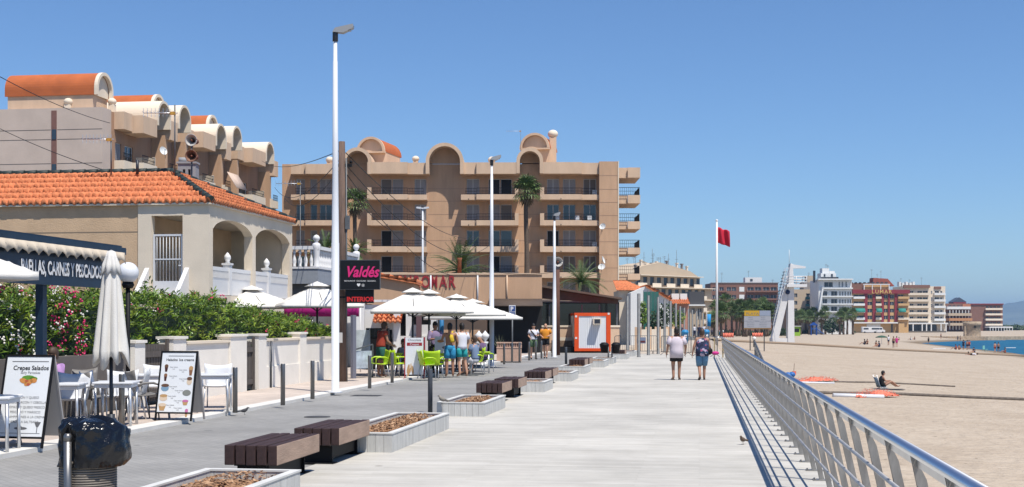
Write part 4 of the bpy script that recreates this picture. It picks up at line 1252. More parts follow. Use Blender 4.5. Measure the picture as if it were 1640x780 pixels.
# old round watch tower
M_stone = mat('tower_stone', (.42,.32,.22), .95, var=.35, scale=1.6, bump=.6, bscale=4)
p, Zt = GT(1557, 541.5)
tw = thing('watch_tower', 'squat round ruined stone watch tower on the beach near the water', 'tower', p, A)
k = F/Zt; r0 = 13.6/k
m_ = MB(); m_.lathe([(r0*1.1,-.6),(r0,.4),(r0*.93,(541-522)/k),(r0*1.03,(541-521)/k),(r0*1.06,(541-514.8)/k),(r0*.9,(541-514.5)/k),(r0*.88,(541-516)/k),(0,(541-516)/k)], 26)
m_.build('body', M_stone, tw)
m_ = MB(); m_.box(-r0*1.05, -r0*.5, -.5, -r0*.8, -r0*.1, (541-521.5)/k); m_.build('buttress', M_stone, tw)
m_ = MB(); m_.box(-.4, -r0*1.0, 3.2, .3, -r0*.9, 4.3); m_.build('opening', M_dark, tw)
p2, Z2 = GT(1540, 542.5)
m_ = MB(); rnd = random.Random(8)
pts = []
n = 26
for i in range(n):
    t = 2*math.pi*i/n; pts.append((13*math.cos(t)*(1+.12*rnd.uniform(-1,1)), 3*math.sin(t)*(1+.2*rnd.uniform(-1,1))))
m_.slab(pts, -.8, .75)
o = m_.build('rock_ledge', M_stone); o.location = p2; o.rotation_euler = (0,0,A); tag(o, 'low flat rock ledge at the foot of the round stone tower', 'rock')
p2, Z2 = GT(1570, 541.5)
m_ = MB(); m_.slab([(x*.9, y*.9) for x, y in pts[3:]], -.8, .6)
o = m_.build('rock_ledge', M_stone); o.location = (p2.x+5, p2.y-1, p2.z); o.rotation_euler = (0,0,A+.2); tag(o, 'low rock shelf running from the round tower out to the water', 'rock')

# sea wall in front of the far houses, reads as a dark line along the sand
q = MB()
for a_, b_ in (((1262, 560), (1515, 585)),):
    P = W(a_[0], a_[1]); Q = W(b_[0], b_[1]); zz = zl((P.x, P.y))
    q.bar((P.x, P.y, zz+.2), (Q.x, Q.y, zl((Q.x, Q.y))+.2), .5, 1.0)
o = q.build('sea_wall', mat('dark_sea_wall', (.14,.12,.10), .9)); tag(o, 'long low dark wall between the far sand and the houses of the bay', 'wall')

# ---- houses on the left side of the path past the restaurant
b = FB('house', 'white gabled house with long orange tiled roof behind the galvanised posts', 'house', 110, 0, 1030, base=-.06)
q = MB(); q.poly([(b.x(1010), 0), (b.x(1072), 0), (b.x(1072), b.z(478)), (b.x(1034), b.z(458.5)), (b.x(1010), b.z(469))], 0, 9); q.build('wall', M_farwhite, b.t)
q = MB()
tile_plane(q, (b.x(1075), -.3, b.z(480)), (0,1,0), (b.x(1034)-b.x(1075), 0, b.z(457)-b.z(480)), 9.6, math.hypot(b.x(1034)-b.x(1075), b.z(457)-b.z(480)), lambda u, v: True, rows=6)
q.poly([(b.x(1075), b.z(480.6)), (b.x(1034), b.z(457.8)), (b.x(1034), b.z(459.8)), (b.x(1075), b.z(482))], -.25, 9.2)
q.build('roof', M_terr, b.t)
q = MB(); xa, xb = b.x(992), b.x(1042)
q.sheet([[(xa+(xb-xa-.35*4.1*v)*i/150, 3.0+4*v, b.z(464)+(b.z(446)-b.z(464))*v+.05*math.cos(i*1.9)+.05*((v*5) % 1 < .5)) for i in range(151)] for v in [j/10 for j in range(11)]], .03)
q.build('roof', M_terr, b.t)
q = MB(); q.box(b.x(996), 3.4, 0, b.x(1030), 9, b.z(463.5)); q.build('wall', M_cream, b.t)
sc_ = thing('glass_screen', 'tall green glass wind screen standing left of the white gabled house', 'screen', W(1043, 106.5, -.06), A)
for i in range(4):
    q = MB(); q.box(-.62+i*.31, 0, .2, -.33+i*.31, .03, zp(466, 106.5)); q.build('glass_panel', mat('green_glass', (.03,.13,.105), .12, spec=.6), sc_)
q = MB()
for i in range(5): q.box(-.655+i*.31, -.01, 0, -.625+i*.31, .04, zp(465, 106.5)+.06)
q.build('frame', M_galv, sc_)
b = FB('house', 'small terracotta pink house with white water tanks on its roof further along the path', 'house', 150, 0, 1090, base=-.06)
b.wall(1074, 1103, 482, mat('salmon_render', (.50,.25,.18), .9, var=.1), depth=12, holes=[(1078, 1083, 492, 505), (1090, 1096, 492, 505)])
q = MB(); tile_plane(q, (b.x(1073), -.6, b.z(487)), (1,0,0), (0, 3, 1.0), b.x(1104)-b.x(1073), 3.1, lambda u, v: True, rows=5); q.build('roof', M_terr, b.t)
for (a_, c_) in ((1077,1089),(1091,1102)): b.box(a_, c_, 470, 481.5, M_farwhite, .8, 2.2, 'water_tank')
b = FB('billboard_building', 'dark grey boxy upper storey on a pale ground floor beyond the pink house', 'building', 190, 0, 1115, base=-.06)
b.box(1104, 1128, 467, 487.5, mat('dark_grey_cladding', (.075,.075,.08), .6), 0, 8, 'upper_storey'); b.box(1103, 1129, 487.6, 490, M_farwhite, -.4, 8, 'ledge')
b.wall(1105, 1127, 490.1, M_beige, depth=7, holes=[(1107, 1113, 494, 503), (1117, 1124, 494, 512)])
# ------------------------------------------------------------------ palms, trees, hedge
def frond_leaf(mb, p0, d, L, droop, n, leaf, wid, rnd, up=Vector((0,0,1))):   # feather frond
    d = d.normalized(); pts = []
    p = Vector(p0); dirv = d.copy()
    for i in range(n+1):
        pts.append(p.copy()); p = p + dirv*(L/n); dirv = (dirv + Vector((0,0,-droop/n))).normalized()
    mb.tube(pts, [.03*(1-.8*i/n) for i in range(n+1)], 4, caps=False)
    for i in range(1, n):
        for s_ in (0, .5):
            a = pts[i].lerp(pts[i+1], s_); t = (pts[i+1]-pts[i]).normalized()
            side = t.cross(up).normalized()
            for sg in (-1, 1):
                l = leaf*(1-.55*abs((i+s_)/n-.45)/.55)*rnd.uniform(.85, 1.1)
                e = a + (side*sg*.8 + t*.55 + Vector((0,0,.12-.25*rnd.random()))).normalized()*l
                w = t*wid
                mb.add([a-w, a+w, e+Vector((0,0,-.03))], [(0,1,2)])
def fan_leaf(mb, p0, d, stem, r, rnd):                                         # fan frond
    d = d.normalized(); p1 = Vector(p0)+d*stem+Vector((0,0,-.12*stem)); 
    mb.tube([p0, Vector(p0)+d*stem*.5, p1], .02, 4, caps=False)
    side = d.cross(Vector((0,0,1)))
    side = side.normalized() if side.length > .05 else Vector((1,0,0))
    nrm = side.cross(d).normalized()
    n = 11
    for i in range(n):
        a = math.radians(-105+210*i/(n-1)); v = (d*math.cos(a)+side*math.sin(a)).normalized()
        rr = r*rnd.uniform(.8, 1.05)*(1-.15*abs(math.sin(a)))
        t = side*math.cos(a)-d*math.sin(a); w = .055*r
        mid = p1+v*rr*.6+nrm*.05; tip = p1+v*rr+Vector((0,0,-.28*rr*rnd.uniform(.5,1.2)))
        mb.add([p1, mid-t*w, tip, mid+t*w], [(0,1,2,3)])
def fan_palm(label, loc, h, r, trunk_r, seed, n=34, group=None, dead=8, lean=.0):
    rnd = random.Random(seed)
    t = thing('palm_tree', label, 'palm tree', loc, rnd.uniform(0, 6), group)
    m = MB(); pts = []; rs = []
    for i in range(9):
        u = i/8; pts.append((lean*u*u*h+.05*math.sin(u*9), .04*math.cos(u*7), h*u)); rs.append(trunk_r*(1.25-.45*u+.06*math.sin(i*2.1)))
    m.tube(pts, rs, 9); m.build('trunk', M_trunk, t)
    top = Vector(pts[-1]); c = MB(); c.slot = 0
    for i in range(n):
        el = math.radians(rnd.uniform(-30, 85)); az = rnd.uniform(0, 6.283)
        d = Vector((math.cos(el)*math.cos(az), math.cos(el)*math.sin(az), math.sin(el)))
        fan_leaf(c, top+Vector((0,0,rnd.uniform(-.1,.25))), d, r*.45, r*.62, rnd)
    c.slot = 1
    for i in range(dead):
        az = rnd.uniform(0, 6.283); el = math.radians(rnd.uniform(-80, -45))
        d = Vector((math.cos(el)*math.cos(az), math.cos(el)*math.sin(az), math.sin(el)))
        fan_leaf(c, top+Vector((0,0,-.25)), d, r*.25, r*.5, rnd)
    c.build('crown', [M_palm, M_palmdry], t)
    return t
def date_palm(label, loc, h, L, seed, n=44, trunk_r=.26, group=None):
    rnd = random.Random(seed)
    t = thing('palm_tree', label, 'palm tree', loc, rnd.uniform(0, 6), group)
    m = MB(); m.tube([(0,0,0),(.03,0,h*.5),(0,0,h)], [trunk_r*1.2, trunk_r, trunk_r*1.15], 9); m.build('trunk', M_trunk, t)
    c = MB()
    for i in range(n):
        el = math.radians(rnd.uniform(-5, 82)); az = i*2.4+rnd.uniform(-.3,.3)
        d = Vector((math.cos(el)*math.cos(az), math.cos(el)*math.sin(az), math.sin(el)))
        frond_leaf(c, (0,0,h-.05), d, L*rnd.uniform(.8,1.05), rnd.uniform(.9,1.5), 11, L*.17, .022, rnd)
    c.build('crown', M_palm, t)
    return t
Zp = 141.0
fan_palm('tall slender fan palm in front of the tan building, right of the white lamp post', W(843, Zp), zp(306, Zp), 2.1, .27, 11, n=46, dead=12)
fan_palm('fan palm half hidden behind the wooden pole, in front of the tan building', W(569, 138), zp(324, 138), 1.9, .24, 12, n=44, dead=12)
date_palm('broad feathery palm above the tan annex with red letters', W(738, 90), zp(434, 90), 2.7, 13, n=60)
date_palm('feathery palm above the brown roof of the glass pavilion', W(931, 112), zp(452, 112), 2.6, 14, n=50)
date_palm('small feathery palm peeping over the white terrace balustrade behind the poles', W(522, 78), zp(402, 78), 1.5, 15, n=36, trunk_r=.2)
date_palm('low dry-leaved palm right of the wooden pole behind the white balustrade', W(568, 74), zp(404, 74), 1.1, 16, n=34, trunk_r=.2)

# palms of the beach garden: each its own tree
rnd = random.Random(21)
gp = []
A_ = [(1144,506,'left of the flag pole, beside the brown flats'),(1163,478,'tallest, just right of the flag pole'),(1172,490,'between the tall palm and the brown balconies'),(1180,497,'short, left behind the information board'),(1190,499,'behind the left end of the information board'),(1200,487,'above the yellow strip of the information board'),(1210,493,'shaggy, above the middle of the information board'),(1220,484,'above the right end of the information board'),(1230,492,'right above the information board, before the white ladder'),(1238,497,'beside the ladder of the white lifeguard tower'),(1155,497,'behind the flag pole foot'),(1148,489,'half hidden by the flag pole, tall'),(1185,487,'high, left above the information board'),(1195,493,'leaning over the left half of the yellow strip'),(1215,489,'over the right half of the information board, broad crown'),(1226,495,'low, peeping out at the right edge of the information board')]
for i, (px, py, s_) in enumerate(A_):
    Zq = 300+rnd.uniform(-30, 40); p = W(px, Zq); g = zl((p.x, p.y)) if p.x > 1.5 else -.06
    h = zp(py, Zq)-g-.6
    fan_palm('garden palm '+s_, (p.x, p.y, g), h, 2.5, .26, 100+i, n=34, group='palms in the beach garden behind the flag pole', dead=26)
B_ = [(1274,506,'leftmost of the row under the grey-beige house'),(1282,503,'second from the left in the row under the grey-beige house'),(1290,500,'below the dark blue balconies'),(1301,499,'under the left edge of the white corner building'),(1311,502,'left beside the slanted white pillar'),(1322,498,'tallest under the white corner building'),(1345,505,'right of the big round tree'),(1351,499,'first of the pair under the right end of the white building'),(1357,500,'second of the pair under the right end of the white building'),(1366,501,'just left of the first white van'),(1362,506,'short, left of the red and yellow block'),(1278,508,'short and shaggy beside the lime kiosk'),(1296,505,'low one above the blue slide'),(1306,506,'small one right above the blue slide'),(1316,505,'left beside the big round tree'),(1340,500,'rising behind the big round tree')]
for i, (px, py, s_) in enumerate(B_):
    Zq = 470+rnd.uniform(-25, 30); p = W(px, Zq); g = zl((p.x, p.y))
    h = zp(py, Zq)-g-.6
    fan_palm('far palm '+s_, (p.x, p.y, g), h, 3.1, .32, 200+i, n=30, group='palm row below the white corner building', dead=14)

def leaf_cloud(mb, blobs, n, size, rnd, wide=.45):
    tot = sum(b[3]**2 for b in blobs)
    for (x, y, z, r, sq) in blobs:
        for i in range(int(n*r*r/tot)):
            v = Vector((rnd.gauss(0,1), rnd.gauss(0,1), rnd.gauss(0,1))).normalized()*r*(.55+.5*rnd.random())
            c = Vector((x+v.x, y+v.y, z+v.z*sq))
            a = Vector((rnd.uniform(-1,1), rnd.uniform(-1,1), rnd.uniform(-1,1))).normalized(); b = a.orthogonal().normalized()
            s_ = size*rnd.uniform(.6, 1.3)
            mb.slot = rnd.choice((0,0,1,2,2))
            mb.add([c-a*s_, c+b*s_*wide, c+a*s_, c-b*s_*wide], [(0,1,2,3)])
def bush(name, label, cat, loc, blobs, n, size, seed, mats=None, trunk=None):
    t = thing(name, label, cat, loc)
    r_ = random.Random(seed)
    m = MB(); leaf_cloud(m, blobs, n, size, r_); m.build('crown', mats or M_leafs, t)
    m = MB()
    for i in range(3): m.tube([(.1*i-.1, 0, 0), (blobs[i % len(blobs)][0]*.6, blobs[i % len(blobs)][1]*.6, blobs[i % len(blobs)][2])], [.12*blobs[0][3]*.4+.03, .03], 6)
    m.build('trunk', M_trunk, t)
    return t
M_darkleaf = [mat('dark_leaf_a', (.022,.050,.016), .6, var=.3, scale=2), mat('dark_leaf_b', (.038,.072,.022), .6, var=.3, scale=2), mat('dark_leaf_c', (.014,.032,.012), .6, var=.3, scale=2)]
p = W(1333, 470); g = zl((p.x, p.y))
bush('tree', 'big round dark green tree below the white corner building', 'tree', (p.x, p.y, g), [(-2.2,0,3.2,2.2,.9),(1.8,0,3.4,2.3,.9),(0,0,4.6,2.0,.8),(-.8,-1,2.2,2.2,.8),(2.8,0,2.2,1.7,.9)], 2600, .34, 5, M_darkleaf)
p = W(1056, 104)
bush('tree', 'dark green garden shrub behind the galvanised posts beside the white gabled house', 'tree', (p.x, p.y, -.06), [(0,0,2.1,.85,1.1),(.6,0,2.7,.75,1.1),(-.4,.2,1.4,.7,1)], 1300, .12, 6, M_darkleaf)
p = W(1078, 118)
bush('tree', 'lighter green shrub right of the white gabled house behind the posts', 'tree', (p.x, p.y, -.06), [(0,0,1.6,.75,1.1),(.5,0,2.4,.6,1.1)], 900, .12, 7)
p = W(1029, 96)
bush('tree', 'thin climbing plant on the pillar in front of the orange tiled house', 'plant', (p.x, p.y, -.06), [(0,0,2.9,.35,1.6),(.05,0,2.2,.3,1.6)], 500, .10, 8)
for i, (px, wd, s_) in enumerate(((1243,8,'beside the ladder foot of the lifeguard tower'),(1252,7,'between the legs of the lifeguard tower'))):
    p = W(px, 330); g = zl((p.x, p.y))
    bush('bush', 'low green garden bush '+s_, 'bush', (p.x, p.y, g), [(0,0,1.0,1.3,.9),(1,0,.8,1.0,.9)], 500, .2, 30+i, M_darkleaf)
for lab, a_, c_, Zq, h_ in (('long dark green garden hedge below the palms behind the information board',1141,1246,345,1.5),('dark green garden hedge below the palm row of the white corner building',1276,1366,500,1.9)):
    P, Q = W(a_, Zq), W(c_, Zq); g = zl(((P.x+Q.x)/2, P.y)); r_ = random.Random(a_)
    t = thing('garden_hedge', lab, 'hedge', (P.x, P.y, g), A); L_ = (Q-P).length
    m = MB(); leaf_cloud(m, [(L_*i/26, r_.uniform(-.5,.5), h_*.45*r_.uniform(.6,1.1), h_*.75*r_.uniform(.7,1.15), .8) for i in range(27)], 2600, .28, r_); m.build('leaves', M_darkleaf, t)
# wooded strip at the end of the bay
m = MB(); r_ = random.Random(44); bl_ = []
for i in range(34):
    px = 1601+i*2.4; Zq = 800+r_.uniform(-20, 40); p = W(px, Zq); bl_.append((p.x, p.y, zp(527-r_.uniform(0,2.5), Zq)-.6, r_.uniform(2.0,3.2), .8))
leaf_cloud(m, bl_, 4200, 1.0, r_)
o = m.build('woods', M_darkleaf); tag(o, 'far dark green wooded strip at the water end of the bay', 'trees', kind='stuff')
o = MB().box(-40, -12, -3, 60, 30, .6); o = o.build('headland', mat('headland_earth', (.30,.24,.16), .95, var=.2, scale=.1)); p = W(1620, 810); o.location = (p.x, p.y, -2.6); o.rotation_euler = (0,0,A); struct(o)

# oleander hedge behind the wall
HX0, HX1 = -12.95, -11.78
def hedge_top(Y):
    return float(np.interp(Y, [8, 17, 20, 23, 27, 31, 35, 39.5, 42.0], [2.3, 2.35, 2.28, 2.36, 2.38, 2.40, 2.10, 1.80, 1.45]))
hd = thing('oleander_hedge', 'long green oleander hedge with white and pink flowers above the white garden wall', 'hedge', ((HX0+HX1)/2, 25, 0))
r_ = random.Random(77)
lv = MB()
def leaf(mb, c, d, l, w):
    s_ = d.cross(Vector((r_.uniform(-1,1), r_.uniform(-1,1), r_.uniform(-1,1))))
    s_ = s_.normalized()*w if s_.length > .01 else Vector((w,0,0))
    tip = c+d*l+Vector((0,0,-.18*l)); mid = c+d*l*.55
    mb.add([c, mid-s_, tip, mid+s_], [(0,1,2,3)])
ox_, oy_ = (HX0+HX1)/2, 25
heads = []
for i in range(3700):
    Y = r_.uniform(14, 42.2); top = hedge_top(Y)
    u = r_.random()
    lump = .16*math.sin(Y*2.3)+.12*math.sin(Y*5.1+1)
    if u < .5: X = HX1+.12*lump+r_.gauss(0,.09); z = r_.uniform(.95, top)
    elif u < .85: X = r_.uniform(HX0, HX1); z = top+lump*.6-.1+r_.gauss(0,.10)
    else: X = r_.uniform(HX0, HX1+.05); z = top-r_.uniform(0,.6)
    if Y < 16: continue
    c = Vector((X-ox_, Y-oy_, z))
    ax = Vector((.35*(X-ox_)+r_.gauss(0,.3), r_.gauss(0,.35)-.1, .9)).normalized()
    k_ = r_.choice((0,0,0,1,1,2))
    near = Y < 24
    for j in range(8):
        a = r_.uniform(0, 6.283); o_ = ax.orthogonal().normalized(); o2 = ax.cross(o_)
        d = (ax*r_.uniform(.35,1.0)+(o_*math.cos(a)+o2*math.sin(a))*.75).normalized()
        lv.slot = k_ if r_.random() < .8 else 2
        leaf(lv, c-ax*r_.uniform(0,.12), d, r_.uniform(.12,.21), r_.uniform(.012,.019))
    heads.append((c, Y, u))
lv.build('leaves', M_leafs, hd)
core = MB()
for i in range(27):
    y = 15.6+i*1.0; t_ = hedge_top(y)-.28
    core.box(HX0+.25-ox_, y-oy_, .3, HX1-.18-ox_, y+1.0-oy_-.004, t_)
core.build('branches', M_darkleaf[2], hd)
for nm, mt, cond, num in (('white_flowers', M_whiteflower, lambda Y, z: Y < 24.3 or r_.random() < .02, 38), ('pink_flowers', M_pink, lambda Y, z: (22.7 < Y < 23.8 and r_.random() < .45) or r_.random() < .012, 26)):
    fm = MB(); cnt = 0
    for c, Y, u in heads:
        if cnt >= num*3 or u >= .85 or not cond(Y, c.z) or (nm == 'white_flowers' and c.z > 2.0 and r_.random() < .7) or r_.random() < .3: continue
        cnt += 1
        for j in range(5):
            q_ = c+Vector((.07+r_.gauss(0,.03), r_.gauss(0,.05), .06+r_.gauss(0,.04)))
            fm.ball(q_, .018, r_.uniform(.02,.032), r_.uniform(.016,.024), 6, 4)
    fm.build(nm, mt, hd)['kind'] = 'stuff'
# potted agave by the low brick wall
# ------------------------------------------------------------------ garden wall, gates
M_wallw = mat('cream_wall_render', (.80,.75,.67), .92, var=.08, scale=.9, bump=.2)
WXX = -11.4
def yw(px, X=WXX): return W(px, Zat(px, X)).y
gw = thing('garden_wall', 'long cream rendered garden wall with pillars below the oleander hedge', 'wall', (WXX, yw(410), 0))
o_ = yw(410)
q = MB()
for (a, c) in ((295, 366),(424, 531)):
    q.box(-.25, yw(a)-o_, .05, 0, yw(c)-o_, 1.30)
    q.box(-.001, yw(a)-o_, .05, .03, yw(c)-o_, .62)
q.build('wall', M_wallw, gw)
q = MB()
for (a, c) in ((295, 366),(424, 531)): q.box(-.29, yw(a)-o_-.0, 1.302, .05, yw(c)-o_, 1.36)
q.build('coping', M_cream, gw)
for (a, c, h_) in ((212,228.5,1.36),(274,294.6,1.42),(366.3,392,1.44),(411,423.6,1.44),(478,488,1.46)):
    q = MB(); q.box(-.30, yw(a)-o_, .05, .055, yw(c)-o_, h_); q.box(-.34, yw(a)-o_-.03, h_+.002, .09, yw(c)-o_+.03, h_+.06); q.build('pillar', M_wallw, gw)
for nm, lab, a, c, h_ in (('wooden_gate','weathered wide slatted wooden gate behind the café tables, left end of the wall',229.5,273,1.30),('wooden_gate','narrow dark weathered wooden gate between two wall pillars',393,410.3,1.28)):
    t = thing(nm, lab, 'gate', (WXX-.12, yw(a), .05)); L_ = yw(c)-yw(a)
    q = MB(); n = max(4, int(L_/.14))
    for i in range(n): q.box(0, L_*i/n+.012, .06, .03, L_*(i+1)/n-.012, h_-.02-.04*abs(i/(n-1)-.5))
    q.build('slats', M_wood, t)
    q = MB(); q.box(.031, .0, .15, .07, L_, .27); q.box(.031, 0, h_-.30, .07, L_, h_-.18); q.box(.031, 0, .0, .09, .09, h_+.08); q.box(.031, L_-.09, 0, .09, L_, h_+.08)
    if L_ > 1.5: q.box(.031, L_/2-.05, 0, .09, L_/2+.05, h_+.12)
    q.build('frame', M_wood, t)
q = MB(); q.smooth = True; q.ball((0,0,0), .03, .1, .16); o = q.build('wall_plaque', mat('amber_plaque', (.45,.20,.07), .5, var=.2)); o.location = (WXX+.09, yw(286), 1.0); tag(o, 'small oval orange plaque on the wall pillar right of the wide wooden gate', 'plaque')
q = MB(); q.tube([(0,0,.05),(0,0,.72),(.0,.02,.78),(0,.02,1.3)], .025, 6); o = q.build('drain_pipe', M_darkmetal); o.location = (WXX+.07, yw(430), 0); tag(o, 'thin dark pipe running down the cream wall right of the narrow gate', 'pipe')
# grey café parapet
q = MB(); q.box(-.3, 12-o_, .05, -.05, yw(211)-o_, 1.16); o = q.build('cafe_parapet', mat('grey_brown_parapet', (.135,.118,.105), .9, var=.12)); o.location = (WXX, o_, 0); tag(o, 'grey-brown café parapet below the flowering hedge, behind the white chairs', 'wall')

# ------------------------------------------------------------------ left café: pergola, sign, parasols
PX = -10.0
pY1 = W(190, Zat(190, PX)).y; pYp = W(66, Zat(66, PX)).y
pg = thing('pergola', 'dark navy metal pergola with cream scalloped awning edge at the near café', 'pergola', (PX, pYp, .05))
q = MB(); q.box(-.06, -.065, 0, .06, .065, 2.95); q.build('post', M_navy, pg)
q = MB(); q.box(-.06, -6, 2.951, .06, pY1-pYp, 3.06); q.build('beam', M_navy, pg)
q = MB(); q.box(.061, -6, 2.90, .14, pY1-pYp, 3.02); q.build('gutter', M_navy, pg)
for i in range(4):
    q = MB(); q.box(-2.4, -5.2+i*2.3, 2.952, -.061, -5.1+i*2.3, 3.05); q.build('rafter', M_navy, pg)
q = MB(); q.box(-2.5, -6, 2.952, -2.401, pY1-pYp, 3.05); q.build('back_beam', M_navy, pg)
for yy in (-3, pY1-pYp-.3):
    q = MB(); q.box(-2.5, yy-.04, 0, -2.42, yy+.04, 2.95); q.build('post', M_navy, pg)
q = MB(); n = 60; top = []; bot = []
L0, L1 = -5.5, pY1-pYp-.12
for i in range(n*2+1):
    u = i/(n*2); y = L0+(L1-L0)*u
    ph = (y/.30) % 1.0
    bot.append((.20+.03*math.sin(2*math.pi*y/.30), y, 2.835-.10*math.sin(math.pi*ph)**.7)); top.append((.165, y, 2.93))
q.sheet([top, bot], .012); q.build('awning_edge', mat('beige_canvas', (.54,.46,.36), .95), pg)
sg = thing('cafe_sign', 'dark navy café sign board with white capitals advertising paellas, meat and fish', 'sign', (PX+.135, pYp, .05))
sY0, sY1 = W(-14, Zat(-14, PX)).y-pYp, W(166, Zat(166, PX)).y-pYp
q = MB(); q.box(-.05, sY0-2, 2.30, 0, sY1, 2.84); q.build('board', M_navy, sg)
ty0, ty1 = W(32, Zat(32, PX+.13)).y-pYp, W(161, Zat(161, PX+.13)).y-pYp
lt = text('PAELLAS, CARNES Y PESCADOS', .29, M_white, sg, (.012, ty0, 2.46), rot=(math.pi/2, 0, math.pi/2), ext=.002, sx=1.0, align='LEFT', bold=.007)
wid = max(v.co.x for v in lt.data.vertices)
lt.data.transform(Matrix.Diagonal(((ty1-ty0)/wid, 1, 1, 1)))

def closed_parasol(loc, label):
    t = thing('closed_parasol', label, 'parasol', loc)
    q = MB(); q.tube([(0,0,0),(0,0,1.3)], .03, 8); q.lathe([(.3,0),(.3,.06),(.06,.08),(.06,.3),(.0,.3)], 18); q.build('pole', M_darkmetal, t)
    prof = [(1.14,.30),(1.30,.285),(1.6,.245),(2.0,.195),(2.35,.15),(2.58,.115),(2.66,.10)]
    g = []; n = 72
    for k in range(n+1):
        a = 2*math.pi*k/n; row = []
        for (z, r) in prof:
            f = .55+.45*(.5+.5*math.cos(8*a+.8*math.sin(z*2+a)))**.6
            f2 = 1-(1-f)*min(1, (2.75-z)*1.2)
            zz = z-(.10*math.cos(8*a)+.05*math.sin(3*a))*(1 if z < 1.2 else 0)
            row.append((r*f2*math.cos(a), r*f2*math.sin(a), zz))
        g.append(row)
    q = MB(); q.sheet(g, .012); q.build('canopy', M_fabric, t)
    g = []
    for k in range(n+1):
        a = 2*math.pi*k/n
        g.append([(r*(1+.12*math.cos(8*a)*(1 if z < 2.7 else .3))*math.cos(a), r*(1+.12*math.cos(8*a)*(1 if z < 2.7 else .3))*math.sin(a), z-.03*math.cos(8*a)*(1 if z < 2.6 else 0)) for (z, r) in ((2.52,.15),(2.66,.125),(2.78,.085),(2.86,.06),(2.89,.0))])
    q = MB(); q.sheet(g, .01); q.build('vent_cap', M_fabric, t)
    return t
p = W(178, 20.7); closed_parasol((p.x, p.y, .03), 'closed cream parasol hanging in folds beside the café sign')

def parasol(loc, label, s, hz, rise, rz, group, ribs=True):
    t = thing('parasol', label, 'parasol', loc, rz, group)
    q = MB(); q.tube([(0,0,0),(0,0,hz+rise-.05)], .035, 8); q.box(-.35,-.35,0,.35,.35,.07); q.build('pole', M_darkmetal, t)
    def pt(u, v, off=0):                     # u, v in -1..1 over the square
        d = max(abs(u), abs(v)); e = abs(u)*abs(v)
        z = hz+rise*(1-d)-.06*math.sin(math.pi*d)*(1-min(1, e/(d*d+1e-6)))-.03*d*d
        return (u*s/2, v*s/2, z+off)
    n = 16
    q = MB(); q.sheet([[pt(-1+2*i/n, -1+2*j/n) for j in range(n+1)] for i in range(n+1)], .012)
    for k in range(4):                       # hem
        g = []
        for i in range(n+1):
            u = -1+2*i/n; c, sn = [(1,0),(0,1),(-1,0),(0,-1)][k]
            a = (c*1-sn*u, sn*1+c*u); p_ = pt(*a); g.append([p_, (p_[0]*1.002, p_[1]*1.002, p_[2]-.10)])
        q.sheet(g, .01)
    q.build('canopy', M_fabric, t)
    q = MB(); m_ = .36
    q.sheet([[((-1+2*i/6)*m_, (-1+2*j/6)*m_, hz+rise+.10-.16*max(abs(-1+2*i/6), abs(-1+2*j/6))) for j in range(7)] for i in range(7)], .012); q.build('vent_cap', M_fabric, t)
    q = MB()
    for (u, v) in ((1,1),(1,-1),(-1,1),(-1,-1),(1,0),(-1,0),(0,1),(0,-1)):
        a = pt(.06*u, .06*v, -.05); c = pt(.97*u, .97*v, -.03); md = pt(.5*u, .5*v, -.05)
        q.bar(a, c, .02, .025); q.bar((0,0,hz-.25+.0), md, .018, .02)
    q.build('ribs', M_darkmetal, t)
    return t
GP = 'white parasols over the lime chair terrace'
p = W(661, 43.2); parasol((p.x, p.y, .05), 'big white square parasol, leftmost over the lime green chairs', 2.75, 2.18, .62, A+.10, GP)
p = W(687, 46.5); parasol((p.x, p.y, .05), 'white square parasol half hidden behind the leftmost one over the lime chairs', 2.75, 2.20, .64, A+.2, GP)
p = W(731, 48.5); parasol((p.x, p.y, .05), 'white square parasol above the man in blue swim shorts', 2.75, 2.12, .60, A+.45, GP)
p = W(757, 52.5); parasol((p.x, p.y, .05), 'white square parasol reaching furthest towards the parking sign', 2.9, 2.0, .62, A+.55, GP)
p = W(403, 44); parasol((p.x, p.y, .05), 'white parasol half hidden behind the hedge in front of the arched porch', 2.5, 2.35, .55, A+.5, 'white parasols behind the hedge')
p = W(508, 43); parasol((p.x, p.y, .05), 'white parasol behind the hedge end in front of the magenta banner', 2.6, 2.36, .64, A+.3, 'white parasols behind the hedge')
p = W(-126, 17.0); parasol((p.x, p.y, .05), 'white parasol at the near café, only its pointed corner showing at the picture edge', 2.15, 2.40, .50, A+.78, 'white parasols at the near café')

def lamp_globe():
    p = W(205, 25.5)
    t = thing('globe_lamp', 'round white globe lamp on a dark post above the hedge beside the villa stairs', 'lamp', (p.x, p.y, .05))
    q = MB(); q.tube([(0,0,0),(0,0,2.42)], .045, 8); q.lathe([(.09,0),(.12,.06),(.10,.12),(.0,.12)], 12, (0,0,2.40)); q.build('post', M_black, t)
    q = MB(); q.ball((0,0,2.70), .205, n=20, m=12); q.build('globe', M_whiteplastic, t)
lamp_globe()

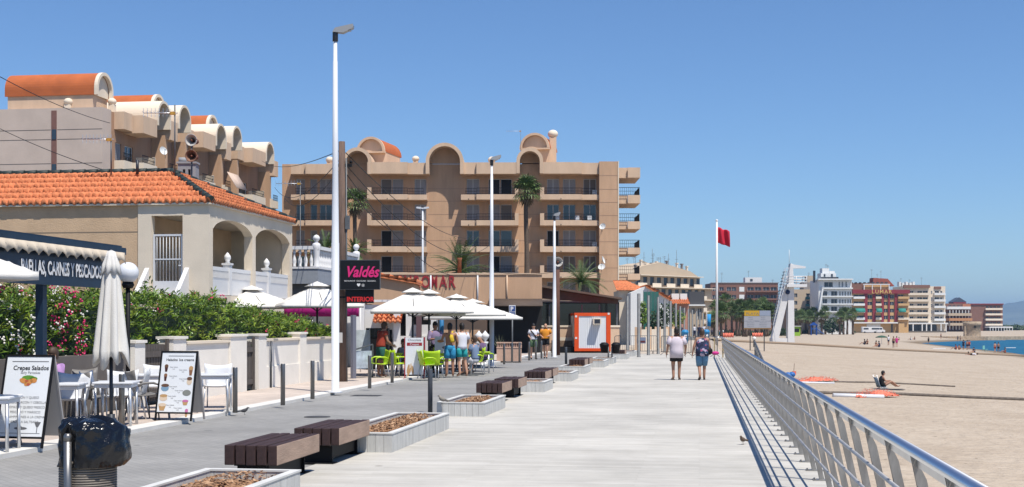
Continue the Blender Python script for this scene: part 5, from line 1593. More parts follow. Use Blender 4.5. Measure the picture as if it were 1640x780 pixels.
# ------------------------------------------------------------------ chairs and tables
def chair(label, cat_group, loc, rz, shell, legm):
    t = thing('cafe_chair', label, 'chair', loc, rz, cat_group)
    q = MB(); prof = [(-.23,.455),(-.20,.445),(-.05,.425),(.10,.415),(.18,.43),(.215,.50),(.24,.62),(.275,.78),(.295,.87)]
    g = []
    for i, (y, z) in enumerate(prof):
        row = []
        for j in range(9):
            u = -1+j/4; w = .23 if i < 5 else .235+.012*(i-4)
            dy = -.045*u*u if i >= 5 else 0; dz = .015*u*u if i < 5 else (-.0 if i < 8 else .045*(abs(u)**2)-.02)
            row.append((u*w, y+dy, z+dz))
        g.append(row)
    q.sheet(g, .018); q.build('seat_shell', shell, t)
    for s_ in (-1, 1):
        q = MB(); q.tube([(s_*.25,.20,.60),(s_*.275,.08,.655),(s_*.275,-.10,.655),(s_*.265,-.2,.62),(s_*.24,-.21,.44)], [.022,.026,.026,.02,.016], 6); q.build('armrest', shell, t)
        q = MB(); q.tube([(s_*.21,-.19,.44),(s_*.235,-.22,.0)], .014, 6); q.build('leg', legm, t)
        q = MB(); q.tube([(s_*.20,.16,.42),(s_*.22,.25,.0)], .014, 6); q.build('leg', legm, t)
    return t
def table(label, loc, rz, w, topm, legm, group):
    t = thing('cafe_table', label, 'table', loc, rz, group)
    q = MB(); q.box(-w/2,-w/2,.70,w/2,w/2,.74); q.box(-w/2+.03,-w/2+.03,.64,w/2-.03,w/2-.03,.699); q.build('tabletop', topm, t, bevel=.012)
    for (i, j) in ((-1,-1),(1,-1),(1,1),(-1,1)):
        q = MB(); q.tube([(i*(w/2-.05), j*(w/2-.05), .64),(i*(w/2-.045), j*(w/2-.045), 0)], .024, 8); q.build('leg', legm, t)
    return t
GT_ = 'white tables of the near café'
t0 = table('white café table directly behind the tilted menu board with the crepe picture', W(101, 21.4, .05), A+.1, .66, M_whiteplastic, M_alu, GT_)
for px, Z, s_ in ((186,22.0,'white café table behind the black bin bag, second from the crepe board'),(240,25.2,'white café table left of the ice cream board in front of the wide wooden gate'),(343,25.4,'white café table on the right side of the ice cream board'),(-14,17.6,'white café table cut by the picture edge, in front of the crepe board')):
    p = W(px, Z, .05); dup(t0, p, A+.1, s_, GT_)
M_greychair = mat('grey_plastic', (.17,.16,.15), .5, var=.05)
GC = 'plastic chairs of the near café'
c0 = chair('white chair facing the street behind the first table right of the crepe board', GC, W(113, 21.9, .05), A+.05, M_whiteplastic, M_alu)
for px, Z, r, s_ in ((190,23.0,.0,'white chair facing the street behind the table above the bin bag'),(247,26.4,.05,'white chair facing the street beside the wide wooden gate'),(214,23.6,-1.45,'white chair turned sideways between two tables, left of the gate'),(160,22.6,1.5,'white armchair showing its curved armrest beside the steel bollard'),(347,26.6,.1,'white chair behind the table right of the ice cream board'),(4,18.6,-1.2,'white chair in front of the crepe board at the picture edge')):
    dup(c0, W(px, Z, .05), A+r, s_, GC)
c1 = chair('grey chair with its back to us between the first two white tables', GC, W(151, 22.5, .05), A+2.4, M_greychair, M_galv)
dup(c1, W(133, 24.0, .05), A+.4, 'grey chair further back behind the first white chair', GC)
dup(c1, W(228, 23.4, .05), A+2.2, 'grey chair with its back to us left of the ice cream board', GC)
GL = 'lime green chairs under the white parasols'
l0 = chair('lime green chair with its side to us, left, beside the person in the red top', GL, W(609, 41.6, .05), A-1.2, M_lime, M_alu)
for px, Z, r, s_ in ((636,41.8,2.2,'lime green chair between the two steel bollards, left of the waffle board'),(650,44.0,-.3,'lime green chair in which the child with bare shoulders sits'),(684,40.8,1.9,'bright lime chair right of the waffle board'),(695,41.0,2.9,'lime green chair with its back to us, second right of the waffle board'),(711,45.2,2.7,'shaded lime chair left of the man in blue swim shorts'),(763,44.6,-1.4,'lime green chair of the seated person in white shorts'),(776,46.6,2.4,'lime green chair of the seated person in the purple shirt'),(668,45.4,.4,'shaded lime chair in the back row behind the waffle board')):
    dup(l0, W(px, Z, .05), A+r, s_, GL)
table('shaded table beside the child, left of the waffle board', W(628, 43.6, .05), A, .7, M_lime, M_alu, 'tables under the white parasols')
table('shaded table between the lime chairs right of the waffle board', W(700, 43.4, .05), A, .7, M_lime, M_alu, 'tables under the white parasols')
table('shaded table in front of the seated person in the purple shirt', W(769, 45.6, .05), A, .7, M_lime, M_alu, 'tables under the white parasols')

# ------------------------------------------------------------------ menu boards
M_panel = mat('white_menu_panel', (.72,.74,.76), .35)
M_print = mat('grey_print', (.12,.12,.13), .7)
def a_board(label, loc, rz, w, h, spread):
    t = thing('menu_board', label, 'sandwich board', loc, rz)
    tilt = math.atan2(spread/2, h)
    q = MB(); q.M = Matrix.Rotation(-tilt, 4, 'X')
    hh = h/math.cos(tilt)
    f_ = .03
    q.box(-w/2, -.015, 0, -w/2+f_, .015, hh); q.box(w/2-f_, -.015, 0, w/2, .015, hh); q.box(-w/2+f_, -.015, hh-f_, w/2-f_, .015, hh); q.box(-w/2+f_, -.015, .13, w/2-f_, .015, .155)
    q.build('front_frame', M_black, t)
    q = MB(); q.M = Matrix.Rotation(-tilt, 4, 'X'); q.box(-w/2+f_, -.008, .156, w/2-f_, .008, hh-f_-.001); pn = q.build('front_panel', M_panel, t)
    q = MB(); q.M = Matrix.Translation((0, spread, 0)) @ Matrix.Rotation(tilt, 4, 'X')
    q.box(-w/2, -.015, 0, -w/2+f_, .015, hh-.02); q.box(w/2-f_, -.015, 0, w/2, .015, hh-.02); q.box(-w/2+f_, -.012, .13, w/2-f_, .012, hh-.03)
    q.build('back_frame', mat('board_back', (.35,.33,.32), .8), t)
    q = MB(); q.tube([(-w/2+.01, .08, .35), (-w/2+.02, spread*.5, .26), (-w/2+.01, spread-.08, .35)], .006, 5); q.build('chain', M_darkmetal, t)
    Mx = Matrix.Rotation(-tilt, 4, 'X')
    def at(x, z, off=-.0105): return Mx @ Vector((x, off, z))
    return t, pn, at, tilt, hh
def put_text(pn, at, tilt, s, size, x, z, m, **k):
    p = at(x, z); o = text(s, size, m, pn, p, rot=(math.pi/2-(-tilt), 0, 0) if False else (math.pi/2-tilt, 0, 0), **k); return o
# crepe board
p = W(29, 18.0, .05)
t, pn, at, tl_, hh = a_board('tall white menu board with a crepe picture and black frame beside the bin', p, A-.20, .74, 1.27, .62)
def flat(pn, at, name, m, shapes, off=-.0105):
    q = MB()
    for pts in shapes:
        q.add([at(x, z, off) for x, z in pts], [tuple(range(len(pts)))])
    return q.build(name, m, pn)
def ell(x, z, a, b, n=14, r=0):
    return [(x+a*math.cos(2*math.pi*i/n)*math.cos(r)-b*math.sin(2*math.pi*i/n)*math.sin(r), z+a*math.cos(2*math.pi*i/n)*math.sin(r)+b*math.sin(2*math.pi*i/n)*math.cos(r)) for i in range(n)]
put_text(pn, at, tl_, 'Crepes Salados', .088, 0.04, 1.09, mat('dark_print', (.02,.02,.022), .7), bold=.002)
put_text(pn, at, tl_, 'Salty Pancakes', .052, .04, 1.035, M_print)
flat(pn, at, 'rule', M_print, [[(-.26,1.215),(.30,1.215),(.30,1.205),(-.26,1.205)]])
flat(pn, at, 'lettuce_picture', mat('print_green', (.10,.25,.03), .7), [ell(.02,.98,.10,.035), ell(.10,.965,.06,.03)], -.0108)
flat(pn, at, 'crepe_picture', mat('print_orange', (.55,.23,.06), .7), [ell(-.05,.935,.065,.035,r=-.3), ell(.03,.91,.07,.04,r=.5), ell(.105,.94,.05,.035)], -.0114)
flat(pn, at, 'sauce_picture', mat('print_red', (.42,.09,.04), .7), [ell(0,.935,.03,.015), ell(.03,.885,.025,.02)], -.0120)
for i, s_ in enumerate(('JAMÓN Y QUESO','QUESO, BACON Y CEBOLLA','TOMATE Y QUESO FRESCO','PESCADO Y MARISCO','CHAMPIÑONES A LA CREMA','VERDURA SALTEADA')):
    put_text(pn, at, tl_, s_, .047, .04, .685-.068*i, M_print)
flat(pn, at, 'table_picture', M_print, [[(-.32,.205),(.30,.205),(.30,.198),(-.32,.198)], ell(.0,.27,.10,.02), [(-.02,.29),(.02,.29),(0,.31)], [(.20,.36),(.30,.36),(.265,.29),(.235,.29)], [(.244,.29),(.256,.29),(.256,.21),(.244,.21)], [(-.2,.21),(-.17,.21),(-.17,.33),(-.2,.33)]])
# ice cream board
p = W(277, 23.0, .05)
t, pn, at, tl_, hh = a_board('white ice cream menu board with rows of small cup pictures and black frame', p, A-.20, .70, 1.22, .55)
put_text(pn, at, tl_, 'Helados', .066, -.13, 1.07, mat('dark_print', (.02,.02,.022), .7), bold=.001)
put_text(pn, at, tl_, 'Ice creams', .066, .15, 1.07, mat('dark_print', (.02,.02,.022), .7), bold=.001)
flat(pn, at, 'rule', M_print, [[(-.2,1.165),(.28,1.165),(.28,1.155),(-.2,1.155)]])
pm = {'cola': (.05,.012,.01), 'coffee': (.22,.10,.05), 'blue': (.18,.30,.42), 'pink': (.50,.15,.33), 'waffle': (.45,.27,.12), 'cream': (.62,.50,.38), 'grey': (.20,.21,.19), 'brown': (.12,.06,.035)}
def cup(c, x, z, a, b, top=None):
    m = mat('print_'+c, pm[c], .7)
    flat(pn, at, 'cup_picture', m, [[(x-a,z+b),(x+a,z+b),(x+a*.55,z-b),(x-a*.55,z-b)]] if c in ('cola','coffee','waffle') else [ell(x,z,a,b)], -.0108)
    if top: flat(pn, at, 'topping_picture', mat('print_'+top, pm[top], .7), [ell(x,z+b*.9,a*1.0,b*.55)], -.0116)
cup('cola',-.22,.93,.036,.055,'brown'); cup('cola',-.22,.765,.032,.055,'coffee'); cup('blue',-.21,.58,.075,.055,'brown'); cup('cream',-.22,.40,.075,.05,'waffle'); cup('waffle',-.23,.235,.075,.055,'cream')
cup('coffee',.25,.88,.04,.07,'waffle'); cup('cream',.24,.70,.05,.06,'brown'); cup('grey',.21,.50,.08,.055); cup('waffle',.20,.32,.06,.04,'pink'); cup('waffle',.24,.13,.03,.06,'pink')
for (x, z) in ((-.08,.95),(.10,.90),(-.08,.79),(.12,.74),(-.06,.6),(.06,.53),(-.06,.43),(.06,.35),(-.08,.27),(.07,.22),(.05,.14)):
    put_text(pn, at, tl_, 'Copa helado', .03, x, z, M_print); put_text(pn, at, tl_, '4,50', .026, x, z-.035, M_print)
# waffle board under the parasols
p = W(664, 41.0, .05)
t = thing('menu_board', 'upright white poster stand with waffle picture and dark red side between lime chairs', 'sandwich board', p, A-.1)
q = MB(); q.box(-.29, -.02, .12, .29, .02, 1.27); pn2 = q.build('panel', M_panel, t)
q = MB(); q.box(.2905, -.035, .02, .33, .035, 1.29); q.box(-.32, -.03, .02, -.2905, .03, 1.29); q.build('frame', M_red, t)
q = MB(); q.box(-.33, -.2, 0, -.29, .2, .02); q.box(.29, -.2, 0, .33, .2, .02); q.build('foot', M_red, t)
at2 = lambda x, z, off=-.022: Vector((x, off, z))
text('Chocolate', .10, M_print, pn2, (0,-.023,1.17), name='lettering'); flat(pn2, at2, 'banner_picture', M_red, [[(-.24,1.02),(.24,1.02),(.24,1.12),(-.24,1.12)]], -.023)
text('Crepes', .10, M_panel, pn2, (0,-.025,1.035))
for (x, z, r, c) in ((-.2,.3,.5,'waffle'),(-.12,.33,.2,'cream'),(-.06,.26,-.3,'waffle'),(-.17,.2,.9,'waffle')): flat(pn2, at2, 'waffle_picture', mat('print_'+c, pm[c], .7), [ell(x, z, .035, .15, r=-r*.4)], -.023-.0006*abs(r))
flat(pn2, at2, 'pretzel_picture', mat('print_brown', pm['brown'], .7), [ell(.17,.72,.07,.05), ell(.22,.62,.06,.06), ell(.15,.6,.04,.05)], -.023)
p = W(708, 44.6, .05)
t = thing('menu_board', 'low white poster stand half hidden left of the man in blue swim shorts', 'sandwich board', p, A)
q = MB(); q.box(-.25, -.02, .5, .25, .02, 1.28); pn3 = q.build('panel', M_panel, t); q = MB(); q.tube([(-.2,0,0),(-.2,0,.5)], .015); q.tube([(.2,0,0),(.2,0,.5)], .015); q.build('leg', M_alu, t)
flat(pn3, at2, 'dish_picture', mat('print_orange', (.55,.23,.06), .7), [ell(-.05,1.12,.12,.05)], -.023); flat(pn3, at2, 'salad_picture', mat('print_grey2', (.2,.2,.2), .7), [ell(.1,.9,.1,.05)], -.023)
# ------------------------------------------------------------------ street furniture
ORD = ['first','second','third','fourth','fifth','sixth','seventh','eighth','ninth','tenth','eleventh','twelfth','thirteenth','fourteenth','fifteenth','sixteenth']
def bollard_mesh(m, nm):
    q = MB(); q.lathe([(.048,0),(.048,.86),(.044,.87),(0,.87)], 14, smooth=True)
    return q.mesh(nm, m)
bm1 = bollard_mesh(M_steel2, 'steel_bollard'); bm2 = bollard_mesh(M_bollard, 'grey_bollard')
def bollard(me, nm, lab, px, py, group, z=.05, sc=1.0):
    p = G(px, py, z); o = bpy.data.objects.new(nm, me); COL.objects.link(o); o.location = p; o.scale = (1,1,sc); tag(o, lab, 'bollard', group)
GB = 'steel bollards along the left kerb'
for px, py, lab in ((195,683,'steel bollard in front of the café tables above the bin bag'),(376.5,661,'steel bollard just right of the ice cream board and its table'),(453,649,'steel bollard in front of the narrow wooden gate'),(500.5,639,'steel bollard just left of the tall white lamp post'),(592,622,'steel bollard left of the first lime green chair'),(628,613,'steel bollard between lime chairs, left of the waffle board'),(807.3,583.5,'steel bollard just right of the second white lamp post'),(820,580.5,'steel bollard under the blue parking sign'),(832,579.3,'steel bollard in front of the right end of the brick planter wall'),(847.5,577.3,'steel bollard left of the walker in the white T-shirt'),(858.2,575.3,'steel bollard between the two walkers, hiding a leg of the white-shirted one'),(867.2,574.2,'steel bollard left beside the walker in orange'),(884.6,572.3,'steel bollard just left of the third white lamp post')):
    bollard(bm1, 'bollard', lab, px, py, GB)
GB2 = 'dark bollards along the deck edge'
for px, py, lab in ((689,661,'dark grey bollard between the two long planters nearest to the road'),(906.5,592,'dark grey bollard in front of the orange cabin'),(691,600,'dark bollard between the lime chairs and the kerb')):
    bollard(bm2, 'bollard', lab, px, py, GB2, z=-.01)

def lamp_post(label, px, py, ztop, r, arm, Z=None, group='tall white lamp posts'):
    p = G(px, py, .05) if Z is None else W(px, Z, .05)
    t = thing('lamp_post', label, 'street lamp', p, A, group); h = ztop-.05
    q = MB(); q.lathe([(r*1.9,0),(r*1.9,.03),(r*1.05,.04),(r*1.05,h*.42),(r*.98,h*.421),(r*.8,h*.62),(r*.62,h*.93),(r*.55,h*.93),(r*.5,h),(0,h)], 18); q.build('pole', M_whitemetal, t)
    q = MB(); q.lathe([(r*.75,0),(r*.75,.22),(r*.3,.3),(0,.3)], 10, (0,0,h-.12)); q.build('collar', M_darkmetal, t)
    a, w = arm
    q = MB(); pts = [(-.06,h+.10),(.0,h+.20),(a*.95,h+.30),(a,h+.26),(a*.97,h+.20),(.2,h+.08)]
    q.poly([(x, z) for x, z in pts], -w/2, w/2); lh = q.build('lamp_head', mat('lamp_grey', (.34,.34,.34), .5, metal=.3), t)
    q = MB(); q.box(a*.45, -w*.35, h+.135, a*.85, w*.35, h+.17); q.build('lens', mat('lamp_lens', (.35,.36,.36), .2), lh)
    return t
lamp_post('tall white lamp post beside the brown wooden pole, nearest and biggest', 537, 629, zp(62, 32.7), .092, (.46,.20))
lamp_post('white lamp post right of the white parasols, topped by a small head', 787.5, 587, zp(262, 52.9), .088, (.38,.2))
lamp_post('white lamp post with a grey loudspeaker left of the orange cabin', 888, 572.5, zp(350, 67.2), .092, (.3,.2))
p = W(677, 92, .0)
t = thing('lamp_post', 'thin white lamp post with two heads in front of the bare arched wall', 'street lamp', p, A)
hh = zp(333, 92)
q = MB(); q.tube([(0,0,0),(0,0,hh)], [.09,.06], 10); q.build('pole', M_whitemetal, t)
for s_ in (-1, 1):
    q = MB(); q.poly([(0,hh-.06),(s_*.12,hh+.06),(s_*.42,hh+.08),(s_*.46,hh-.02),(s_*.2,hh-.08)], -.12, .12); q.build('lamp_head', M_whitemetal, t)
def horn(label, loc, r, d, m=None):
    t = thing('loudspeaker', label, 'loudspeaker', loc)
    Q = Vector(d).to_track_quat('Z','Y').to_matrix().to_4x4()
    q = MB(); q.M = Q; g = []
    n = 24
    for k in range(n+1):
        a = 2*math.pi*k/n; g.append([(rr*math.cos(a), rr*math.sin(a), z) for rr, z in ((r*.18,-.30),(r*.25,-.15),(r*.5,0.0),(r*.85,.12),(r,.16))])
    q.sheet(g, .015); q.build('horn', m or mat('horn_grey', (.42,.40,.37), .5), t)
    q = MB(); q.M = Q; q.ball((0,0,.02), r*.22, r*.22, .12); q.tube([(0,0,-.5),(0,0,-.29)], r*.45, 12); q.build('driver', mat('horn_rust', (.16,.06,.035), .7, var=.4), t)
    return t
p = W(893, 67, zp(420, 67)); horn('grey horn loudspeaker on the third white lamp post', (p.x, p.y, p.z), .24, (.3,-.9,.05))
p = W(308, 46, zp(225, 46)); horn('upper grey horn loudspeaker on the mast above the villa roof', p, .21, (.1,-.99,-.05))
p = W(308, 46, zp(250, 46)); horn('lower rusty horn loudspeaker on the mast above the villa roof', p, .21, (.1,-.99,-.05), mat('horn_rusty', (.22,.11,.07), .7, var=.4, scale=6))
p = W(307, 46.4); t = thing('speaker_mast', 'thin mast carrying two horn loudspeakers behind the villa roof', 'mast', (p.x, p.y, 0))
q = MB(); q.tube([(0,0,5.2),(0,0,zp(215,46.4))], .03, 6); q.build('pole', M_galv, t); q = MB(); q.box(-.03,-.45,zp(226,46.4)-.02,.03,.0,zp(226,46.4)+.02); q.box(-.03,-.45,zp(250,46.4)-.02,.03,0,zp(250,46.4)+.02); q.box(-.05,-.05,0,.05,.05,5.2); q.build('bracket', M_galv, t)
p = W(299, 47); t = thing('chimney', 'small grey rendered chimney stack behind the apex of the villa roof', 'chimney', (p.x, p.y, 5.0), A)
q = MB(); q.holed(-.32, .32, 0, zp(262,47)-5.0, [(-.14,-.05,1.9,2.3),(.05,.14,1.9,2.3)], 0, .5); q.box(-.36,-.04,zp(262,47)-4.998,.36,.5,zp(262,47)-4.93); q.tube([(-.2,.2,zp(262,47)-4.95),(-.2,.2,zp(256,47)-4.9)], .14, 10); q.build('stack', mat('grey_chimney', (.30,.30,.31), .9, var=.1), t)

def antenna(label, px, Z, y0, y1, els, flip=1, col=None, zb=None):
    p = W(px, Z); t = thing('tv_antenna', label, 'antenna', (p.x, p.y, 0), A)
    q = MB(); q.tube([(0,0,zp(y0,Z) if zb is None else zb),(0,0,zp(y1,Z))], .025, 6); q.build('mast', M_galv, t)
    z = zp(els[0], Z); L_ = els[1]
    q = MB(); q.tube([(.1*flip,0,z),(-L_*flip,0,z)], .014, 5)
    for i in range(9):
        x = -flip*L_*i/8; w = .30-.015*i; q.tube([(x,-w,z+.02),(x,w,z+.02)], .008, 4); q.tube([(x,0,z-.14),(x,0,z+.16)], .008, 4)
    q.build('elements', M_alu, t)
    q = MB(); q.box(-.16,-.05,z-.06,.02,.05,z+.04); q.build('dipole_box', mat('antenna_yellow', (.50,.28,.05), .6), t)
    return t
antenna('tv antenna with yellow box on the tall mast at the apex of the villa roof', 280, 44, 278, 168, (181,1.05), 1)
antenna('tv antenna with yellow box on the short left mast of the villa roof', 178, 44, 280, 222, (223,.95), 1)
antenna('thin tv antenna on a pole behind the end of the villa', 481, 70, 400, 290, (294,1.3), 1, zb=0)
antenna('small tv antenna on the right roof room of the tan building', 834, 148, 262, 208, (210,1.6), 1)
q = MB(); p = W(220, 44.2); q.tube([(0,0,6.8),(0,0,zp(256,44.2))], .05, 6); o = q.build('vent_pipe', M_darkmetal); o.location = (p.x, p.y, 0); tag(o, 'short dark vent pipe on the villa ridge between the two antennas', 'pipe')

# brown wooden poles and their cables
p = G(548.5, 611, .05); PZ = 38.7
t = thing('utility_pole', 'rough brown wooden utility pole just right of the tallest lamp post', 'utility pole', p, A)
ht = zp(226, PZ)-.05
q = MB(); q.tube([(0,0,0),(.0,0,ht*.5),(-.02,0,ht)], [.155,.13,.095], 12); q.build('shaft', M_pole, t)
q = MB(); q.box(-.16,-.17,1.15,.02,-.10,1.45); q.build('notice', mat('pale_notice', (.5,.48,.45), .8), t)
q = MB(); q.box(.09,-.12,ht-2.6,.22,.0,ht-2.2); q.box(.1,-.1,ht-4.4,.2,0,ht-3.9); q.tube([(.13,-.06,0),(.12,-.06,ht-.5)], .025, 6); q.build('cable_box', M_galv, t)
q = MB(); q.box(-.28,-.05,ht-.75,.28,.05,ht-.66)
for x in (-.25,.25): q.ball((x,0,ht-.6), .05)
q.build('crossarm', M_black, t)
top = Vector((p.x, p.y, zp(244, PZ)))
p3 = W(893, 74); t = thing('utility_pole', 'smooth dark brown wooden pole just right of the third white lamp post', 'utility pole', (p3.x, p3.y, 0), A)
q = MB(); q.tube([(0,0,0),(0,0,zp(432,74))], [.15,.12], 10); q.build('shaft', mat('red_brown_pole', (.10,.045,.03), .8, var=.25, scale=5), t)
p4 = W(736, 80); t = thing('utility_pole', 'white and rusty metal pole in front of the red capital letters', 'utility pole', (p4.x, p4.y, 0), A)
q = MB(); q.tube([(0,0,0),(0,0,zp(441,80))], .10, 10); q.build('shaft', M_white, t); q = MB(); q.tube([(0,0,zp(441,80)),(0,0,zp(418,80)),(0,0,zp(413,80))], [.13,.12,.17], 10); q.build('rusty_top', mat('rust', (.20,.07,.03), .9, var=.4), t)
def cable(label, a, b, sag, r=.012):
    a = Vector(a); b = Vector(b); q = MB(); n = 18
    q.tube([a.lerp(b, i/n)-Vector((0,0,sag*4*(i/n)*(1-i/n))) for i in range(n+1)], r*.8, 5)
    o = q.build('overhead_cable', M_cable); tag(o, label, 'cable', 'overhead cables')
cable('cable falling from the left picture edge across the roof top to the bare side wall', WP(-20,112,70), WP(176,197,104), .3, .03)
cable('cable slanting from the left picture edge down across the side wall', WP(-20,196,70), WP(172,274,60), .15, .022)
cable('upper cable running left from the wooden pole to the tan building roof', top+Vector((0,0,.1)), WP(420,258,110), .5, .018)
cable('cable from the wooden pole sinking leftwards over the tan facade', top+Vector((0,0,-.1)), WP(440,300,100), 1.0, .018)
cable('lower cable from the wooden pole leftwards across the left balconies', top+Vector((0,0,-.4)), WP(455,316,100), .9, .018)
cable('highest cable falling from the wooden pole to the right across the balconies', top+Vector((.1,0,0)), WP(770,378,96), 1.0, .018)
cable('middle cable falling from the wooden pole to the right towards the annex', top+Vector((.1,0,-.35)), WP(785,392,90), 1.5, .018)
cable('steep cable from the wooden pole down to the annex roof', top+Vector((.1,0,-.6)), WP(720,440,77), .6, .018)
cable('short pale cable from the wooden pole to the balcony corner', top+Vector((.1,0,-1.0)), WP(640,372,110), .4, .022)
cable('cable between the red letters annex and the third lamp post', WP(742,420,79), WP(886,436,67), .35, .016)

# ------------------------------------------------------------------ shop signs
Zs = 38.2
p = WP(576.5, 440, Zs); k = F/Zs
t = thing('shop_sign', 'black square shop sign with pink script lettering beside the wooden pole', 'sign', p, A)
w, h_ = 63/k, 46/k
q = MB(); q.box(-w/2, 0, -h_/2, w/2, .14, h_/2); q.build('box', mat('sign_black', (.006,.007,.009), .5, spec=.25), t)
q = MB(); q.box(-w/2-.015, .01, -h_/2-.015, w/2+.015, .13, -h_/2-.001); q.box(w/2+.001, .01, -h_/2-.001, w/2+.015, .13, h_/2+.001); q.box(-w/2-.015, .01, -h_/2-.001, -w/2-.001, .13, h_/2+.001); q.box(-w/2-.015, .01, h_/2+.001, w/2+.015, .13, h_/2+.015); q.build('frame', M_galv, t)
text('Valdés', .44, mat('sign_pink', (.62,.02,.16), .5), t, (.05, -.012, -.06), shear=.32, ext=.006, sx=.84, bold=.011)
text('RESTAURANTE · COCTELERÍA · HELADERÍA', .055, M_white, t, (.0, -.008, -.20), ext=.002, sx=.86)
text('♥ @', .09, M_white, t, (.02, -.008, -.33), ext=.002)
q = MB(); q.box(-.62, .05, -.1, -w/2, .1, -.02); q.box(-.62,.05,.2,-w/2,.1,.28); q.build('bracket', M_black, t)
p = WP(576, 474.5, Zs+.1)
t = thing('shop_sign', 'low black sign with red capitals hanging below the pink script sign', 'sign', p, A)
q = MB(); q.box(-.42, 0, -.20, .41, .10, .20); q.build('box', mat('sign_black', (.006,.007,.009), .5, spec=.25), t)
text('INTERIOR', .19, mat('sign_red', (.55,.02,.02), .5), t, (.02, -.01, -.15), ext=.004, sx=.95, bold=.005)
q = MB(); q.box(-.05, .03, .2, .0, .07, .235); q.box(-.62,.03,-.05,-.421,.07,.0); q.build('bracket', M_black, t)
# magenta banner fence behind the hedge end
Zb = 46.5
t = thing('banner', 'long magenta banner stretched behind the end of the hedge', 'banner', W(520, Zb, 0), A)
k = F/Zb; q = MB(); q.sheet([[((px-520)/k, .02*math.sin(px*.3), zp(484.5+ (507-484.5)*j, Zb)) for px in range(455, 579, 6)] for j in (0,.5,1)], .012); q.build('cloth', M_magenta, t)
q = MB()
for px in (458, 500, 540, 577): q.tube([((px-520)/k, .05, 0), ((px-520)/k, .05, zp(483, Zb))], .025, 6)
q.build('post', M_white, t)
text('helados', .22, mat('banner_dark', (.22,.004,.10), .7), t, ((540-520)/k, -.03, zp(503, Zb)), sx=1.3)
# white front of the terrace café
Zc = 54
loc, fx, fz = frontal(Zc)
t = thing('terrace_cafe', 'white low café front with pillars and dark counter behind the lime chairs', 'building', loc, A)
q = MB(); q.holed(fx(556), fx(700), 0, fz(488), [(fx(590),fx(628),fz(584),fz(528)),(fx(640),fx(650),fz(560),fz(497)),(fx(660),fx(690),fz(520),fz(496))], 0, .3); q.build('wall', M_white, t)
q = MB(); q.box(fx(556), .3, 0, fx(700), 4, fz(490)); q.build('interior', M_dark, t)
for px in (571, 581, 637.5):
    q = MB(); q.box(fx(px)-.13, -.6, 0, fx(px)+.13, -.34, fz(484)); q.build('pillar', M_white, t)
q = MB(); q.box(fx(556), -.12, fz(484)+.002, fx(702), .4, fz(480)); q.build('roof_slab', M_white, t)
q = MB(); q.box(fx(668), -.5, 0, fx(676), -.2, fz(490)); q.build('pillar', mat('purple_brown', (.12,.07,.08), .8), t)
q = MB(); q.tube([(fx(708), -.3, 0), (fx(708), -.3, fz(490))], .09, 10); q.build('pillar', mat('blue_post', (.02,.16,.36), .5), t)
q = MB(); tile_plane(q, (fx(601), -.9, fz(517)), (1,0,0), (0,.9,.45), fx(646)-fx(601), 1.0, lambda u, v: True, period=.2, rows=3, amp=.05); q.build('tiled_canopy', M_terr, t)
q = MB(); q.box(fx(592), -.32, 0, fx(628), -.02, fz(535)); q.build('counter', M_black, t)
q = MB(); q.box(fx(640), -.12, 0, fx(700), -.02, fz(538)); q.build('lower_panel', M_white, t)
q = MB(); q.box(fx(552)-.05, -2.2, 0, fx(556), .3, fz(510)); q.build('side_wall', M_white, t)
t = thing('counter_cabinet', 'tall black cabinet standing behind the person in the red top', 'cabinet', W(604, 49, .05), A)
q = MB(); q.box(-.42,0,0,.42,.5,1.55); q.build('body', M_black, t); q = MB(); q.box(-.38,-.02,1.2,.38,-.002,1.5); q.build('panel', M_pavglass, t)
t = thing('side_gate', 'open grey metal side gate at the entrance of the terrace café', 'gate', W(566, 41, .05), A+1.0)
q = MB(); q.box(-.08,-.05,0,.08,.05,1.98); q.build('post', mat('blue_grey_post', (.16,.16,.20), .6), t)
q = MB(); q.bar((.08,0,.9),(.95,0,1.05),.04,.04); q.bar((.95,0,0),(.95,0,1.05),.04,.04); q.build('rail', M_galv, t)
q = MB(); q.box(.1,.02,.3,.93,.04,.85); q.build('panel', mat('printed_panel', (.42,.48,.55), .6, var=.35, scale=4), t)
t = thing('banner', 'white printed canvas with blue pattern at the café entrance', 'banner', W(580, 44, .05), A)
q = MB(); q.box(-.25,0,.2,.25,.02,1.5); q.build('cloth', mat('printed_canvas', (.52,.58,.62), .8, var=.3, scale=3), t); q = MB(); q.tube([(-.25,.03,0),(-.25,.03,1.55)],.02,6); q.tube([(.25,.03,0),(.25,.03,1.55)],.02,6); q.build('post', M_alu, t)

# brick planter wall with terracotta balusters, white garden ornaments, agave
p = W(815, 60)
t = thing('planter_wall', 'low terracotta planter wall with little balusters on top, left of the walkers', 'planter', (p.x, p.y, .05), A)
q = MB(); q.box(-.56,0,0,.58,1.4,.62); q.build('body', mat('salmon_brick', (.50,.33,.245), .9, var=.12, scale=4), t)
q = MB()
for i in range(11): q.lathe([(.03,0),(.05,.06),(.035,.16),(.05,.2)], 8, (-.5+i*.105, .06, .621))
q.box(-.57,-.02,.822,.59,.14,.875); q.box(-.57,-.02,.60,.59,-.001,.66); q.build('baluster_row', mat('terracotta_pale', (.55,.36,.27), .9), t)
ag = thing('agave', 'spiky agave plant growing in the terracotta planter', 'plant', W(800, 60.6, .62), 0)
q = MB(); r_ = random.Random(4)
for i in range(26):
    a = i*2.4; el = .5+.9*r_.random(); d = Vector((math.cos(a)*math.cos(el), math.sin(a)*math.cos(el), math.sin(el))); s_ = d.cross(Vector((0,0,1))).normalized()*.03
    q.add([-s_, s_, d*.75+Vector((0,0,-.05))], [(0,1,2)])
q.build('leaves', mat('agave_green', (.085,.10,.06), .6, var=.2), ag)
